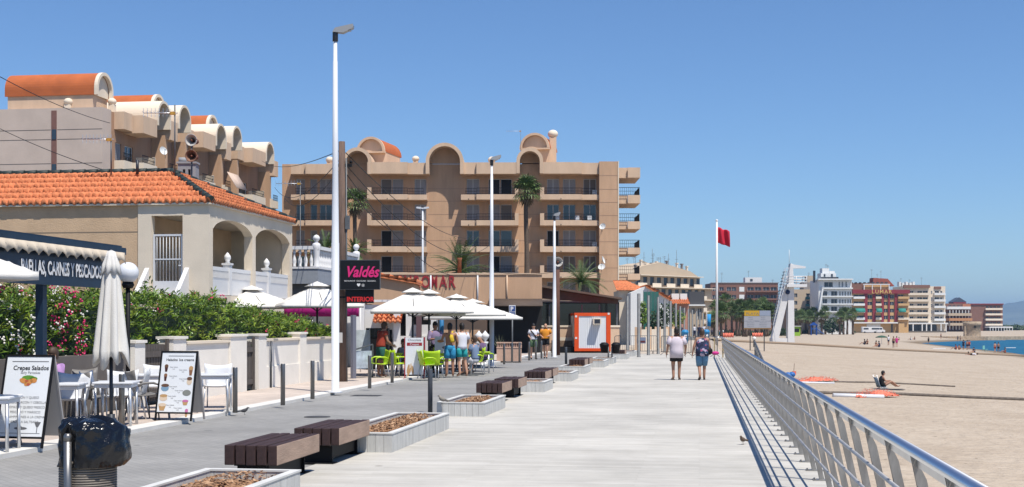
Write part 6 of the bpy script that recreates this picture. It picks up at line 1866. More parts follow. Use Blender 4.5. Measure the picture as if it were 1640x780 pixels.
for px, lab in ((767,'white garden urn on a pedestal, left one behind the seated person'),(777,'white garden urn on a pedestal, right one beside the second lamp post')):
    t = thing('garden_urn', lab, 'urn', W(px, 58, .05), A)
    q = MB(); q.lathe([(.14,0),(.14,.1),(.09,.16),(.09,.8),(.14,.86),(.14,.92)], 14); q.build('pedestal', M_white, t)
    q = MB(); q.lathe([(.06,0.921),(.05,.97),(.16,1.1),(.19,1.22),(.11,1.28),(.03,1.38),(0,1.42)], 14); q.build('urn', M_white, t)
# parking sign
p = W(820.5, 60, .05)
t = thing('parking_sign', 'blue and white parking sign on a grey pole', 'sign', p, A)
q = MB(); q.tube([(0,0,0),(0,0,zp(508,60))], .035, 8); q.build('pole', M_galv, t)
k = F/60; q = MB(); q.box(-.15,-.05,zp(508.5,60),.15,-.03,zp(490.5,60)); q.slot = 1; z0 = zp(506.5,60); q.box(-.13,-.056,z0,.13,-.0505,z0+.14); q.box(-.13,-.056,z0+.17,.13,-.0505,zp(492,60)); pn = q.build('plate', [M_white, mat('sign_blue', (.02,.06,.22), .5)], t)
text('P', .26, M_white, pn, (-.02,-.058,z0+.2), bold=.01); text('TAXI', .09, M_white, pn, (0,-.058,z0+.04))
for i in range(1):
    pass

# ------------------------------------------------------------------ orange cabin
p = W(949, 80); k = F/80
t = thing('site_cabin', 'orange framed grey metal cabin with an air conditioner on its front', 'cabin', (p.x, p.y, .0), A+.02)
w, h_ = 58/k, 64/k
M_or = mat('orange_paint', (.68,.075,.008), .5, var=.06)
q = MB(); fw = 7/k
q.box(-w/2,0,.1,-w/2+fw,.2,h_); q.box(w/2-fw,0,.1,w/2,.2,h_); q.box(-w/2+fw,0,h_-.2,w/2-fw,.2,h_); q.box(-w/2+fw,0,.1,w/2-fw,.2,.27)
q.box(-w/2,5.0,.1,w/2,5.2,h_); q.box(-w/2,.2,h_-.15,w/2,5.0,h_); q.box(-w/2,.2,.1,-w/2+.06,5.0,.3); q.box(w/2-.06,.2,.1,w/2,5.0,.3); q.box(-w/2-.012,.02,h_-.35,-w/2-.001,.18,h_-.2)
q.build('frame', M_or, t)
q = MB(); n = 13
for i in range(n):
    a = -w/2+fw+(w-2*fw)*i/n; c = -w/2+fw+(w-2*fw)*(i+1)/n; q.box(a+.006,.04,.272,c-.006,.08,h_-.202)
q.box(-w/2+fw+.001,.081,.272,w/2-fw-.001,.1,h_-.202); q.box(-w/2+.02,.2,.3,w/2-.02,4.99,h_-.16)
q.build('panels', mat('cabin_grey', (.72,.74,.76), .5), t)
q = MB(); ax, az = (949-949+.6)/k, h_-(517-499)/k-.02
q.box(ax-.02,-.48,az,ax+.46,.04,az+.36); ac = q.build('air_conditioner', M_cream, t)
q = MB(); q.box(ax+.05,-.488,az+.05,ax+.40,-.481,az+.31)
q.build('grille', M_darkmetal, ac)
q = MB(); q.box(-w/2-1.3,.3,.0,-w/2-.01,4.5,.36); q.build('step_platform', M_black, t)
for (x, z) in ((-w/2+.1,h_-.22),(w/2-.12,h_-.06),(-w/2+.1,.9)): 
    q = MB(); q.box(x-.06,-.012,z-.06,x+.06,-.001,z+.06); q.build('label_plate', M_white, t)
for x in (-w/2+.2, w/2-.2):
    q = MB(); q.box(x-.15,.05,0,x+.15,.4,.098); q.build('foot', M_black, t)

# metal barriers across the deck
def barrier(label, px0, px1, Z0, Z1, sign=False):
    a = W(px0, Z0); c = W(px1, Z1); d = c-a; L_ = d.length
    t = thing('crowd_barrier', label, 'barrier', (a.x, a.y, 0), math.atan2(d.y, d.x), 'galvanised barriers closing the deck')
    q = MB(); q.tube([(.05,0,.16),(.05,0,1.0),(.12,0,1.07),(L_-.12,0,1.07),(L_-.05,0,1.0),(L_-.05,0,.16)], .02, 6); q.tube([(.05,0,.18),(L_-.05,0,.18)], .018, 6); q.build('frame', M_galv, t)
    q = MB(); n = int(L_/.13)
    for i in range(1, n): q.tube([(L_*i/n,0,.18),(L_*i/n,0,1.07)], .009, 5)
    q.build('bars', M_galv, t)
    for x in (.3, L_-.3):
        q = MB(); q.tube([(x,-.3,.0),(x,0,.18),(x,.3,0)], .018, 5); q.build('foot', M_galv, t)
    if sign:
        q = MB(); q.box(L_*.52,-.035,.62,L_*.72,-.022,.98); q.slot = 1; q.box(L_*.535,-.04,.67,L_*.705,-.0355,.78); q.build('sign', [mat('barrier_sign', (.16,.19,.27), .6), mat('barrier_sign_dark', (.10,.02,.02), .6)], t)
barrier('grey crowd barrier with a small blue sign, right of the orange cabin', 983, 1054, 76.2, 76.4, True)
barrier('grey crowd barrier seen between the walking man and the woman', 1058, 1108, 74.5, 72.5)
barrier('grey crowd barrier between the walking woman and the end of the railing', 1112, 1150, 72.3, 70.2)

# galvanised posts of a shade frame
GPp = 'tall galvanised posts beside the path'
pm_ = MB(); pm_.lathe([(.11,0),(.11,.02),(.085,.03),(.085,3.36),(.0,3.37)], 12)
pme = pm_.mesh('galvanised_post', M_galv)
for i, (px, py) in enumerate(((1005,474),(1023,470),(1038.5,473),(1054,475),(1064.5,479),(1074,481.5),(1082.5,485),(1089.5,490),(1096,492.5),(1102.5,494.5),(1109,496),(1115.5,498),(1121,499.5),(1126.5,501),(1132,502.5),(1137,504))):
    Zq = 1.62*F/(519-py); p = W(px, Zq, 0 if Zq < 77 else -.02)
    o = bpy.data.objects.new('steel_post', pme); COL.objects.link(o); o.location = p
    lab = ['tall galvanised post standing right beside the crowd barrier, leftmost of its line','tall galvanised post against the corner of the glass pavilion','tall galvanised post left of the green glass screen','tall galvanised post in front of the white gabled house','tall galvanised post in front of the dark green garden shrub'][i] if i < 5 else ('tall galvanised post, %s from the left in the line running along the path' % ORD[i])
    tag(o, lab, 'post', GPp)
# beige garden wall along the path behind the posts
t = thing('low_wall', 'pale beige garden wall with pillars running along the path behind the galvanised posts', 'wall', W(1022, 88), 0)
q = MB(); a = W(1022, 88); c = W(1080, 105); q.bar((0,0,.62),(c.x-a.x,c.y-a.y,.62),.3,1.5); q.build('body', M_cream, t)
q = MB()
for i in range(5):
    u = i/4; q.box((c.x-a.x)*u-.22,(c.y-a.y)*u-.22,-.1,(c.x-a.x)*u+.22,(c.y-a.y)*u+.22,1.55)
q.build('pillars', M_tanl, t)
# blue recycling bins and flags near the walkers
for px, Z, lab in ((1097,112,'blue litter bin seen above the gap between the walking couple'),(1131,118,'blue litter bin just right of the walking woman')):
    t = thing('litter_bin', lab, 'bin', W(px, Z, -.02), A)
    q = MB(); q.lathe([(.24,.12),(.30,1.0),(.32,1.02),(.32,1.1),(.2,1.28),(0,1.3)], 14); q.build('body', mat('bin_blue', (.02,.20,.42), .5), t); q = MB(); q.tube([(0,0,0),(0,0,.119)],.06,8); q.build('foot', M_darkmetal, t)
    q = MB(); q.box(-.12,-.345,.6,.12,-.30,.85); q.build('label_plate', M_white, t)
t = thing('banner', 'bright blue upright banner flag beside the far path', 'flag', W(1132, 170, -.06), A)
q = MB(); q.sheet([[(.05,0,1.5),(.5,0,1.5)],[(.05,.05,3.1),(.55,0,3.1)]],.02); q.build('cloth', mat('banner_blue', (.02,.25,.55), .7), t); q = MB(); q.tube([(0,0,0),(0,0,3.4)],.03,6); q.build('pole', M_white, t)

# twin black litter baskets at the deck edge
p = W(976.5, 58.5)
t = thing('litter_bin', 'pair of small black lidded litter baskets in front of the orange cabin', 'bin', (p.x, p.y, 0), A)
q = MB(); q.tube([(-.06,0,0),(-.06,0,.75)], .035, 8); q.tube([(.10,0,0),(.10,0,.75)], .035, 8); q.build('post', M_galv, t)
for s_ in (-1, 1):
    q = MB(); q.lathe([(.14,.46),(.20,.78),(.22,.80),(.22,.84),(.12,.93),(0,.94)], 14, (s_*.26+.02,0,0)); q.build('basket', M_black, t)
# ------------------------------------------------------------------ benches, planters, bin, railing
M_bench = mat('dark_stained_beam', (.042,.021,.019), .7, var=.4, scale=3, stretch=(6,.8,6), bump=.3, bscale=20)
M_benchs = mat('sunlit_beam_side', (.36,.25,.185), .75, var=.25, scale=3, stretch=(4,.7,4), bump=.3, bscale=20)  # paler tone paints sunlight onto the seaward face of the outer beam
def beam_mesh(w, L_, h, side):
    q = MB(); b = .010
    q.box(-w/2, 0, 0, w/2, L_, h)
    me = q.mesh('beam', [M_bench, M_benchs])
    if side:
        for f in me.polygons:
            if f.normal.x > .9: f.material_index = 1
    return me
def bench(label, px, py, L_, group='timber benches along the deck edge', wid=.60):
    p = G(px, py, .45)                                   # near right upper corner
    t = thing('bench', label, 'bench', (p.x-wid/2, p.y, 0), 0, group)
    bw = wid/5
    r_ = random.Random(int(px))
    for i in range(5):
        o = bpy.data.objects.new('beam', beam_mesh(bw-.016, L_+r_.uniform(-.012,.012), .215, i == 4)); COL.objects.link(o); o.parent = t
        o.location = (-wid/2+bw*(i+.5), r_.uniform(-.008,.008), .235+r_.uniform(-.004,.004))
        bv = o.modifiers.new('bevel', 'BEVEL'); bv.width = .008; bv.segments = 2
    for y in (.14, L_-.16):
        q = MB(); q.box(-wid/2+.10, y, .012, wid/2-.14, y+.012, .234); q.box(-wid/2+.10, y-.10, .0, wid/2-.10, y+.10, .0115); q.box(-wid/2+.10, y-.10, .222, wid/2-.14, y+.10, .2335); q.build('leg', M_black, t)
    q = MB(); q.box(-wid/2+.16, .16, .05, -wid/2+.175, L_-.17, .233); q.box(wid/2-.19, .16, .05, wid/2-.175, L_-.17, .233); q.build('stretcher', M_black, t)
    return t
bench('timber bench of five dark beams nearest to us, between planter and second bench', 444.6, 713.7, 1.58)
bench('timber bench just behind the nearest one, at the end of the long planter', 544.6, 686.3, 1.52)
bench('timber bench in the middle distance, front one of the pair past the short planter', 805, 613.7, 1.5)
bench('timber bench in the middle distance, rear one of the pair past the short planter', 831, 607, 1.5)
bench('timber bench in front of the second dark bollard, front one of the third pair', 874, 595, 1.5)
bench('timber bench, rear one of the third pair, mostly hidden by the one in front', 886, 591, 1.5)
bench('timber bench left of the twin black litter baskets, front one of the fourth pair', 937, 575.8, 1.5)
bench('timber bench left of the twin black litter baskets, rear one of the fourth pair', 944.5, 573.8, 1.5)
bench('small far bench by the crowd barrier', 1001, 561, 1.5)
M_mulch = mat('bark_mulch', (.30,.165,.085), .95, var=.5, scale=9, bump=.8, bscale=30)
M_boards = brick_mat('planter_boards', (.50,.495,.47), (.43,.43,.415), (.30,.30,.29), .15, 40, .006, dirt=.22, dscale=2.5, bump=.2, offset=0)
def planter(label, px, py, L_, wid=.92, h=.27, group='board-clad planters along the deck edge'):
    p = G(px, py, 0)                                     # near right ground corner
    t = thing('planter', label, 'planter', (p.x, p.y, 0), 0, group)
    th = .075; q = MB()
    n = int(wid/.115)
    def boards(x0, y0, x1, y1, along):
        m = max(2, round((x1-x0 if along == 'x' else y1-y0)/.115)); r_ = random.Random(int(px)+m)
        for i in range(m):
            e = r_.uniform(-.003, .003)
            if along == 'x': q.box(x0+(x1-x0)*i/m+.002, y0, 0, x0+(x1-x0)*(i+1)/m-.002, y1, h-.02+e)
            else: q.box(x0, y0+(y1-y0)*i/m+.002, 0, x1, y0+(y1-y0)*(i+1)/m-.002, h-.02+e)
    boards(-wid, 0, 0, th, 'x'); boards(-wid, L_-th, 0, L_, 'x'); boards(-wid, th+.001, -wid+th, L_-th-.001, 'y'); boards(-th, th+.001, 0, L_-th-.001, 'y')
    q.build('side_boards', mat('pale_planter_board', (.50,.495,.47), .9, var=.22, scale=2.2, stretch=(3,3,.5), bump=.2), t)
    q = MB(); g = .008
    q.box(-wid-g, -g, h-.019, g, th+g, h); q.box(-wid-g, L_-th-g, h-.019, g, L_+g, h); q.box(-wid-g, th+g+.001, h-.019, -wid+th+g, L_-th-g-.001, h); q.box(-th-g, th+g+.001, h-.019, g, L_-th-g-.001, h)
    q.build('rim', mat('pale_planter_rim', (.56,.555,.53), .9, var=.12, scale=3), t)
    q = MB(); nx, ny = 14, max(10, int(L_*10)); r_ = random.Random(int(px)+5); q.smooth = True
    v = []; fs = []
    for j in range(ny+1):
        for i in range(nx+1):
            u, w_ = i/nx, j/ny; e = min(u, 1-u, 2*w_, 2-2*w_)*2
            v.append((-wid+th+(wid-2*th)*u, th+(L_-2*th)*w_, h-.11+.07*min(1, e*1.5)+r_.uniform(-.012,.012)))
    for j in range(ny):
        for i in range(nx): a = j*(nx+1)+i; fs.append((a, a+1, a+nx+2, a+nx+1))
    q.add(v, fs)
    q.smooth = False
    for i in range(int(300*L_) if L_ > 2.5 else 120):                # chips of bark
        x = r_.uniform(-wid+th+.02, -th-.02); y = r_.uniform(th+.02, L_-th-.02); e = min((x+wid-th)/(wid-2*th), (-th-x)/(wid-2*th))*2
        a = r_.uniform(0, 3.14); l, w_ = r_.uniform(.015,.035), r_.uniform(.006,.014); z = h-.10+.07*min(1, e*1.5)+r_.uniform(0,.025)
        dx, dy = math.cos(a)*l, math.sin(a)*l; ex, ey = -math.sin(a)*w_, math.cos(a)*w_; tz = r_.uniform(-.012,.012)
        q.slot = r_.choice((0,0,1,2)); q.add([(x-dx-ex,y-dy-ey,z-tz),(x+dx-ex,y+dy-ey,z+tz),(x+dx+ex,y+dy+ey,z+tz+.004),(x-dx+ex,y-dy+ey,z-tz+.004)], [(0,1,2,3)])
    q.build('mulch', [M_mulch, mat('bark_light', (.42,.26,.15), .95), mat('bark_dark', (.13,.065,.035), .95)], t)
    return t
pa = G(481, 752, .27)                                # the nearest planter is set by its far right corner
def planter_at(label, X, Y, L_, wid=.92):
    Z = Y*CA-X*SA; xc = X*CA+Y*SA
    return planter(label, 820+xc*F/Z, 519+H*F/Z, L_, wid)
planter_at('pale board planter cut by the lower picture edge, in front of the nearest bench', pa.x, pa.y-3.6, 3.6, 1.0)
planter('long pale board planter full of bark chips behind the second bench', 628, 725, 4.1)
planter('pale board planter right of the nearest dark bollard, in front of the middle benches', 776, 667.5, 2.7)
planter('short pale planter behind the middle benches', 872, 628.3, 2.0)
planter('pale planter with bark, in front of the second dark bollard', 915.3, 611, 2.3)
planter('pale planter right of the second dark bollard', 937, 599, 2.3)
planter('pale planter in front of the twin black litter baskets', 967.8, 588.6, 2.6)
planter('small pale planter right of the twin black litter baskets', 982, 583, 2.2)
planter('small far pale planter, last but one before the crowd barrier', 1004, 575.6, 2.4)
planter('small far pale planter touching the crowd barrier', 1017, 570.5, 2.4)

# litter bin with black bag
p = W(141, 10.2); BK = F/10.2
t = thing('litter_bin', 'grey slatted litter bin overflowing with a shiny black bin bag', 'bin', (p.x, p.y, 0), A)
q = MB()
for i in range(30):
    z = .12+.58*i/30
    q.lathe([(.213,z),(.219,z+.004),(.219,z+.011),(.213,z+.015)], 30)
q.lathe([(.208,.10),(.208,.70)], 30)
q.build('basket', mat('bin_slats', (.20,.175,.15), .6, metal=.35, var=.2, scale=8, stretch=(1,1,.3)), t)
q = MB(); q.tube([(-.075,-.245,0),(-.075,-.245,.86)], .03, 12); q.lathe([(.031,.86),(.031,.90),(.02,.92),(0,.92)], 12, (-.075,-.245,0)); q.box(-.10,-.24,.3,-.05,-.20,.33); q.box(-.10,-.24,.66,-.05,-.20,.69); q.build('post', M_steel2, t)
M_bag = mat('black_plastic_bag', (.005,.006,.009), .2, bump=.6, bscale=22, spec=.45)
import mathutils
q = MB(); q.smooth = True
n, m = 96, 40; v = []; fs = []
for i in range(m+1):
    u = i/m
    for k in range(n):
        a = 2*math.pi*k/n; d = Vector((math.cos(a), math.sin(a), 0))
        prof = np.interp(u, [0,.06,.2,.45,.7,.86,.95,1], [.226,.240,.252,.262,.250,.205,.125,.0])
        zz = np.interp(u, [0,.06,.2,.45,.7,.86,.95,1], [.655,.65,.70,.83,.95,1.0,1.015,1.02])
        bul = 1+.26*max(0, math.cos(a-.0))**1.3*math.sin(math.pi*min(1, u*1.05+.12))-.22*max(0, math.cos(a-3.3))**2*math.sin(math.pi*u)
        nz = mathutils.noise.noise(d*2.2+Vector((0,0,u*3)))*.035 + mathutils.noise.noise(d*7+Vector((3,1,u*6)))*.016
        fold = .004*math.sin(26*a+5*u)*max(0, 1-u*2.2) + .013*abs(math.sin(7*a+2.5*math.sin(u*5)+3*d.x))*max(0, min(1, (u-.45)*4))
        pinch = -.09*math.exp(-((a-4.35)/.20)**2)*math.sin(math.pi*min(1,u*1.25))
        r = prof*bul+nz*math.sin(math.pi*min(1,u*1.3))+fold+pinch
        z = zz+mathutils.noise.noise(d*3+Vector((7,0,0)))*.05*u*u*(1 if u < .99 else 0)+.02*math.sin(5*a)*u*(1-u)
        v.append((max(0.0, r)*math.cos(a), max(0.0, r)*math.sin(a), z))
for i in range(m):
    for k in range(n): fs.append((i*n+k, i*n+(k+1)%n, (i+1)*n+(k+1)%n, (i+1)*n+k))
q.add(v, fs)
q.build('bin_bag', M_bag, t)

# railing
RX0, RLEAN, RH = 1.36, -.24, 1.10
RY0, RY1 = 1.0, 69.0
rl = thing('beach_railing', 'long leaning stainless steel railing between the deck and the beach', 'railing', (RX0, RY0, 0))
def rx(z): return RLEAN*z/RH
LR = RY1-RY0
q = MB(); q.tube([(rx(1.10)-.01, 0, 1.085), (rx(1.10)-.01, LR, 1.085)], .03, 14); q.build('handrail', mat('polished_steel', (.78,.79,.80), .32, metal=1.0), rl)
q = MB(); q.bar((rx(1.02), 0, 1.022), (rx(1.02), LR, 1.022), .012, .045); q.build('top_strip', M_steel, rl)
for z in (.30, .55, .80):
    q = MB(); q.tube([(rx(z)-.05, 0, z), (rx(z)-.05, LR, z)], .014, 8); q.build('crossbar', mat('crossbar_steel', (.46,.46,.46), .4, metal=.6, var=.15, scale=6), rl)
def post_mesh():
    q = MB(); w = .054; th = .005
    pts = [(rx(0)-w/2, .0), (rx(0)+w/2, .0), (rx(.93)+w/2, .93), (rx(1.05)-w*.1, 1.05), (rx(1.05)-w*.5, 1.06), (rx(.9)-w/2, .9)]
    for y in (-.018, .018): q.poly(pts, y-th, y+th)
    q.box(-.10, -.06, .0, .10, .06, .012)
    for (i, j) in ((-1,-1),(1,-1),(1,1),(-1,1)): q.lathe([(.010,.012),(.010,.024),(0,.026)], 6, (i*.08, j*.045, 0))
    return q.mesh('post', mat('railing_plate', (.33,.31,.285), .45, metal=.7, var=.4, scale=9, stretch=(1,1,.3)))
pme = post_mesh()
for i in range(69):
    o = bpy.data.objects.new('post', pme); COL.objects.link(o); o.parent = rl; o.location = (0, .25+i*.984, 0)
# short return of the railing at its far end
rr = thing('rail_end', 'short return of the railing at the far end of the deck, beside the flag pole', 'railing', (1.30, 69.2, 0))
q = MB(); q.tube([(-.2,0,1.06),(-.55,.05,1.06)], .03, 10); q.build('handrail', M_steel, rr)
q = MB(); q.box(-.12,-.04,0,-.05,.04,1.07); q.box(-.56,.0,0,-.50,.07,1.05); q.box(-.10,-.09,.35,.05,-.041,.8); q.build('post', mat('ochre_post', (.35,.27,.14), .7), rr)
# ------------------------------------------------------------------ beach and what stands on it
p, Zf = W(1148, 142, 0), 142
g = zl((p.x, p.y))
t = thing('flag_pole', 'tall white flag pole at the far end of the railing', 'flag pole', (p.x, p.y, g), A)
ht = zp(354, Zf)-g
q = MB(); q.tube([(0,0,0),(0,0,ht)], [.15,.10], 10); q.ball((0,0,ht+.05), .14); q.build('pole', M_white, t)
fl_ = thing('flag', 'red warning flag flying from the top of the white pole', 'flag', (p.x, p.y, g), A)
k = F/Zf; n = 14
z0, z1 = zp(389, Zf)-g, zp(364, Zf)-g
q = MB(); q.sheet([[(.08+i/n*19.5/k, .22*math.sin(i*.75+j*.3)*min(1,i/4), z0+(z1-z0)*j/8-(i/n)**1.2*.16*(1-j/8)*0-(i/n)*.42+.05*math.sin(i*.8)) for i in range(n+1)] for j in range(9)], .02)
q.build('cloth', mat('red_flag', (.50,.012,.035), .8), fl_)

# information board
p, Zi = GT(1213, 562); k = F/Zi
t = thing('information_board', 'wide grey information board with yellow strip on two posts in the sand', 'sign', p, A)
bx = lambda px: (px-1213)/k
bz = lambda py: (562-py)/k
q = MB()
for px in (1201.5, 1224): q.box(bx(px)-.045, 0, -.6, bx(px)+.045, .07, bz(505))
q.build('post', M_darkmetal, t)
q = MB(); q.box(bx(1191.5), -.06, bz(525.2), bx(1234.5), -.001, bz(506.3)); pn = q.build('panel', mat('board_grey', (.33,.34,.37), .6), t)
q = MB(); q.box(bx(1192), -.06, bz(505.8), bx(1216), -.001, bz(497.4)); q.build('yellow_strip', mat('board_yellow', (.50,.30,.02), .6), t)
q = MB(); q.box(bx(1216.3), -.06, bz(505.8), bx(1234), -.001, bz(497.4)); q.build('blue_strip', mat('board_blue_grey', (.26,.30,.38), .6), t)
q = MB(); q.box(bx(1191), -.08, bz(527.2), bx(1235), .0, bz(525.5)); q.build('ledge', mat('board_brown', (.22,.13,.05), .7), t)
for i in range(6):
    for c in range(2):
        text(('Playa','Aviso','Temporada de baño','Normas','Servicios','Horario')[i], .14, mat('board_print', (.12,.13,.16), .7), pn, (bx(1202+c*20), -.063, bz(509.5+i*2.7)), sx=1.5)
text('PLAYA', .34, mat('board_print', (.12,.13,.16), .7), t, (bx(1205), -.063, bz(504.3)), sx=1.3)

# lifeguard tower
p, Zl = W(1262, 172), 172; k = F/Zl
g = H-(550-519)/k
t = thing('lifeguard_tower', 'tall white concrete lifeguard tower with slanting leg, ladder and cantilevered beam', 'lifeguard tower', (p.x, p.y, g), A)
tx = lambda px: (px-1262)/k
tz = lambda py: (550-py)/k
q = MB(); q.poly([(tx(1260.5),-.5),(tx(1271),-.5),(tx(1270),tz(455)),(tx(1268.5),tz(425)),(tx(1264.5),tz(423)),(tx(1262.5),tz(440)),(tx(1260.7),tz(470))], -.6, .6); q.build('column', M_white, t)
q = MB(); q.poly([(tx(1233.5),tz(548)),(tx(1244.5),tz(548)),(tx(1260.4),tz(480)),(tx(1260.4),tz(458)),(tx(1255),tz(458))], -.55, .55); q.build('slanted_leg', M_white, t)
q = MB(); q.box(tx(1233.5), -.5, -.5, tx(1260.4), .5, tz(541.5)); q.build('base_beam', M_white, t)
q = MB(); q.poly([(tx(1264),tz(428)),(tx(1266),tz(422)),(tx(1270),tz(423.8)),(tx(1289),tz(427)),(tx(1289),tz(429.5)),(tx(1270),tz(430))], -.5, .5); q.build('roof_beam', M_white, t)
q = MB(); q.box(tx(1257), -1.3, tz(460), tx(1289), 1.3, tz(455.5)); q.build('platform', M_white, t)
q = MB()
for y in (-1.25, 1.25):
    for zz in (443, 447.5, 452): q.tube([(tx(1257),y,tz(zz)),(tx(1289),y,tz(zz))], .05, 6)
    for px in (1257, 1272, 1288.5): q.tube([(tx(px),y,tz(455.5)),(tx(px),y,tz(442.5))], .05, 6)
for zz in (443, 447.5, 452): q.tube([(tx(1289),-1.25,tz(zz)),(tx(1289),1.25,tz(zz))], .05, 6)
q.build('railing', M_white, t)
q = MB()
for y in (-.5, .5):
    q.bar((tx(1235),y-.9,tz(520)), (tx(1255.5),y-.9,tz(430)), .07, .12)
    q.bar((tx(1240),y-.9,tz(502)), (tx(1262),y-.9,tz(430)), .06, .08)
q.bar((tx(1255.5),-1.4,tz(430)), (tx(1262),-1.4,tz(430)), .08, .08)
q.bar((tx(1236),-.9,tz(519)), (tx(1240),-.9,0), .1, .1)
q.build('ladder', M_whitemetal, t)
q = MB()
for i in range(17):
    u = i/16; q.box(tx(1236+18*u)-.18, -1.38, tz(516-80*u)-.03, tx(1236+18*u)+.2, -.42, tz(516-80*u)+.03)
q.build('treads', M_darkmetal, t)

q = MB(); q.M = Matrix.Translation((tx(1260), -.62, tz(468))) @ Matrix.Rotation(math.pi/2, 4, 'X'); q.lathe([(.30,0),(.30,.03),(0,.03)], 20); q.build('emblem', mat('navy_emblem', (.02,.04,.10), .5), t)
q = MB(); q.tube([(tx(1264),0,tz(425)),(tx(1264),0,tz(400))], .03, 5); q.build('antenna', M_white, t)

# ramp rail down to the sand
t = thing('ramp_railing', 'grey handrail of the ramp going down to the sand beside the information board', 'railing', W(1209, 71), 0)
o_ = t.location.copy(); a = Vector((0,0,zp(548,71))); c = W(1226.5, 60.5, zp(587,60.5))-Vector((o_.x,o_.y,0))
q = MB(); q.tube([a, c], .05, 8); q.tube([a-Vector((0,0,.4)), c-Vector((0,0,.4))], .03, 6); q.build('handrail', M_galv, t)
q = MB()
for i in range(10):
    m_ = a.lerp(c, i/9); q.tube([m_, m_-Vector((0,0,1.15))], .03, 6)
q.build('uprights', M_galv, t)
# small round mirror post beside it
p, Z_ = GT(1208, 556)
t = thing('shower_post', 'low grey post with round white head beside the information board', 'post', p, A)
q = MB(); q.tube([(0,0,-.3),(0,0,.75)], .12, 8); q.build('post', M_galv, t); q = MB(); q.ball((0,0,.95), .22); q.build('head', M_dish, t)

# ropes, nets, boards on the sand
M_net = mat('orange_net', (.70,.19,.12), .85, var=.3, scale=6)
def net_heap(label, px0, px1, py, h, seed):
    a, Z0 = GT(px0, py); c, Z1 = GT(px1, py); r_ = random.Random(seed)
    L_ = (c-a).length; t = thing('safety_net', label, 'net', a, math.atan2((c-a).y, (c-a).x))
    q = MB(); n = 46; g = []
    for i in range(n+1):
        u = i/n; env = math.sin(math.pi*u)**.5*(.6+.4*math.sin(u*9+seed))
        g.append([(L_*u, -.35+.7*j/8+.05*r_.uniform(-1,1), max(0.0, h*env*math.sin(math.pi*j/8)+.07*r_.uniform(-1,1))) for j in range(9)])
    q.sheet(g, .015)
    for i in range(450):
        u = r_.random(); env = math.sin(math.pi*u)**.5; p_ = Vector((L_*u, r_.uniform(-.38,.38), r_.uniform(0, h*env+.05))); d = Vector((r_.uniform(-1,1), r_.uniform(-1,1), r_.uniform(-.6,.8))).normalized()
        q.bar(p_, p_+d*r_.uniform(.04,.12), .012, .012)
    q.build('netting', M_net, t)
net_heap('heap of orange netting on the sand beyond the railing, nearer to the water tower', 1270, 1336, 611.5, .20, 3)
net_heap('heap of orange netting on the sand in front of the sitting woman', 1366, 1432, 636.5, .30, 8)
def long_bar(label, name, cat, pts, r, m):
    P = [GT(*p_)[0]+Vector((0,0,r*.6)) for p_ in pts]; q = MB(); q.tube(P, r, 8); o = q.build(name, m); tag(o, label, cat); return o
M_rope = mat('dark_wet_beam', (.13,.105,.085), .8, var=.4, scale=5)
def sub(pts, n=10):
    out = []
    for a, c in zip(pts[:-1], pts[1:]):
        for i in range(n): out.append((a[0]+(c[0]-a[0])*i/n, a[1]+(c[1]-a[1])*i/n))
    return out+[pts[-1]]
long_bar('thin dark beam lying on the sand behind the sitting woman', 'timber_beam', 'beam', sub([(1337,612.5),(1410,613.5),(1530,620)]), .055, M_rope)
long_bar('longer grey-brown beam lying on the sand in front of the sitting woman, running off to the right', 'timber_beam', 'beam', sub([(1305,631),(1440,633),(1560,638.5),(1700,644)]), .09, M_rope)
long_bar('white plastic pipe lying beside the nearer orange net', 'plastic_pipe', 'pipe', [(1334,635.5),(1415,638)], .11, M_whiteplastic)
long_bar('thin white pipe lying along the further orange net', 'plastic_pipe', 'pipe', [(1272,613.5),(1336,614.8)], .06, M_whiteplastic)
for lab, pts in (('faint ridge of raked sand running across the beach behind the lifeguard tower', [(1130,545.5),(1270,552),(1420,561),(1640,571)]),):
    long_bar(lab, 'sand_ridge', 'ridge', sub(pts, 12), .18, mat('raked_sand', (.27,.20,.14), .95))
p, Z_ = GT(1262, 612)
t = thing('tarp_bundle', 'bright blue tarpaulin bundle with a stick beyond the railing, left of the far orange net', 'bundle', p, A)
q = MB(); q.smooth = True; q.ball((0,0,.30), .30, .25, .26, 12, 8); q.ball((.22,0,.42), .2, .2, .16, 12, 8); q.ball((-.1,.05,.12), .3, .3, .2, 12, 8); q.build('bundle', mat('blue_tarp', (.02,.12,.36), .5, bump=.5, bscale=9), t)
q = MB(); q.tube([(.3,0,.2),(.36,0,1.05)], .015, 5); q.build('stick', M_pole, t); q = MB(); q.box(.25,-.05,.42,.45,.05,.62); q.build('orange_buoy', M_net, t)

# beach parasol and far kit
p, Z_ = GT(1412, 551)
t = thing('beach_parasol', 'dark green beach parasol among the small group of bathers on the sand', 'parasol', p, A)
q = MB(); q.tube([(0,0,0),(0,0,1.5)], .03, 6); q.build('pole', M_white, t)
q = MB(); q.lathe([(1.15,1.15),(1.0,1.28),(.5,1.48),(.05,1.55),(0,1.55)], 14); q.build('canopy', mat('parasol_green', (.03,.08,.05), .8), t)
def canopy_bar(label, name, cat, px, py, w, h, m, base_h=0, Z=None):
    p_, Zz = GT(px, py) if Z is None else (W(px, Z), Z); 
    if Z is not None: p_ = Vector((p_.x, p_.y, zl((p_.x, p_.y))))
    t_ = thing(name, label, cat, p_, A); return t_, F/Zz
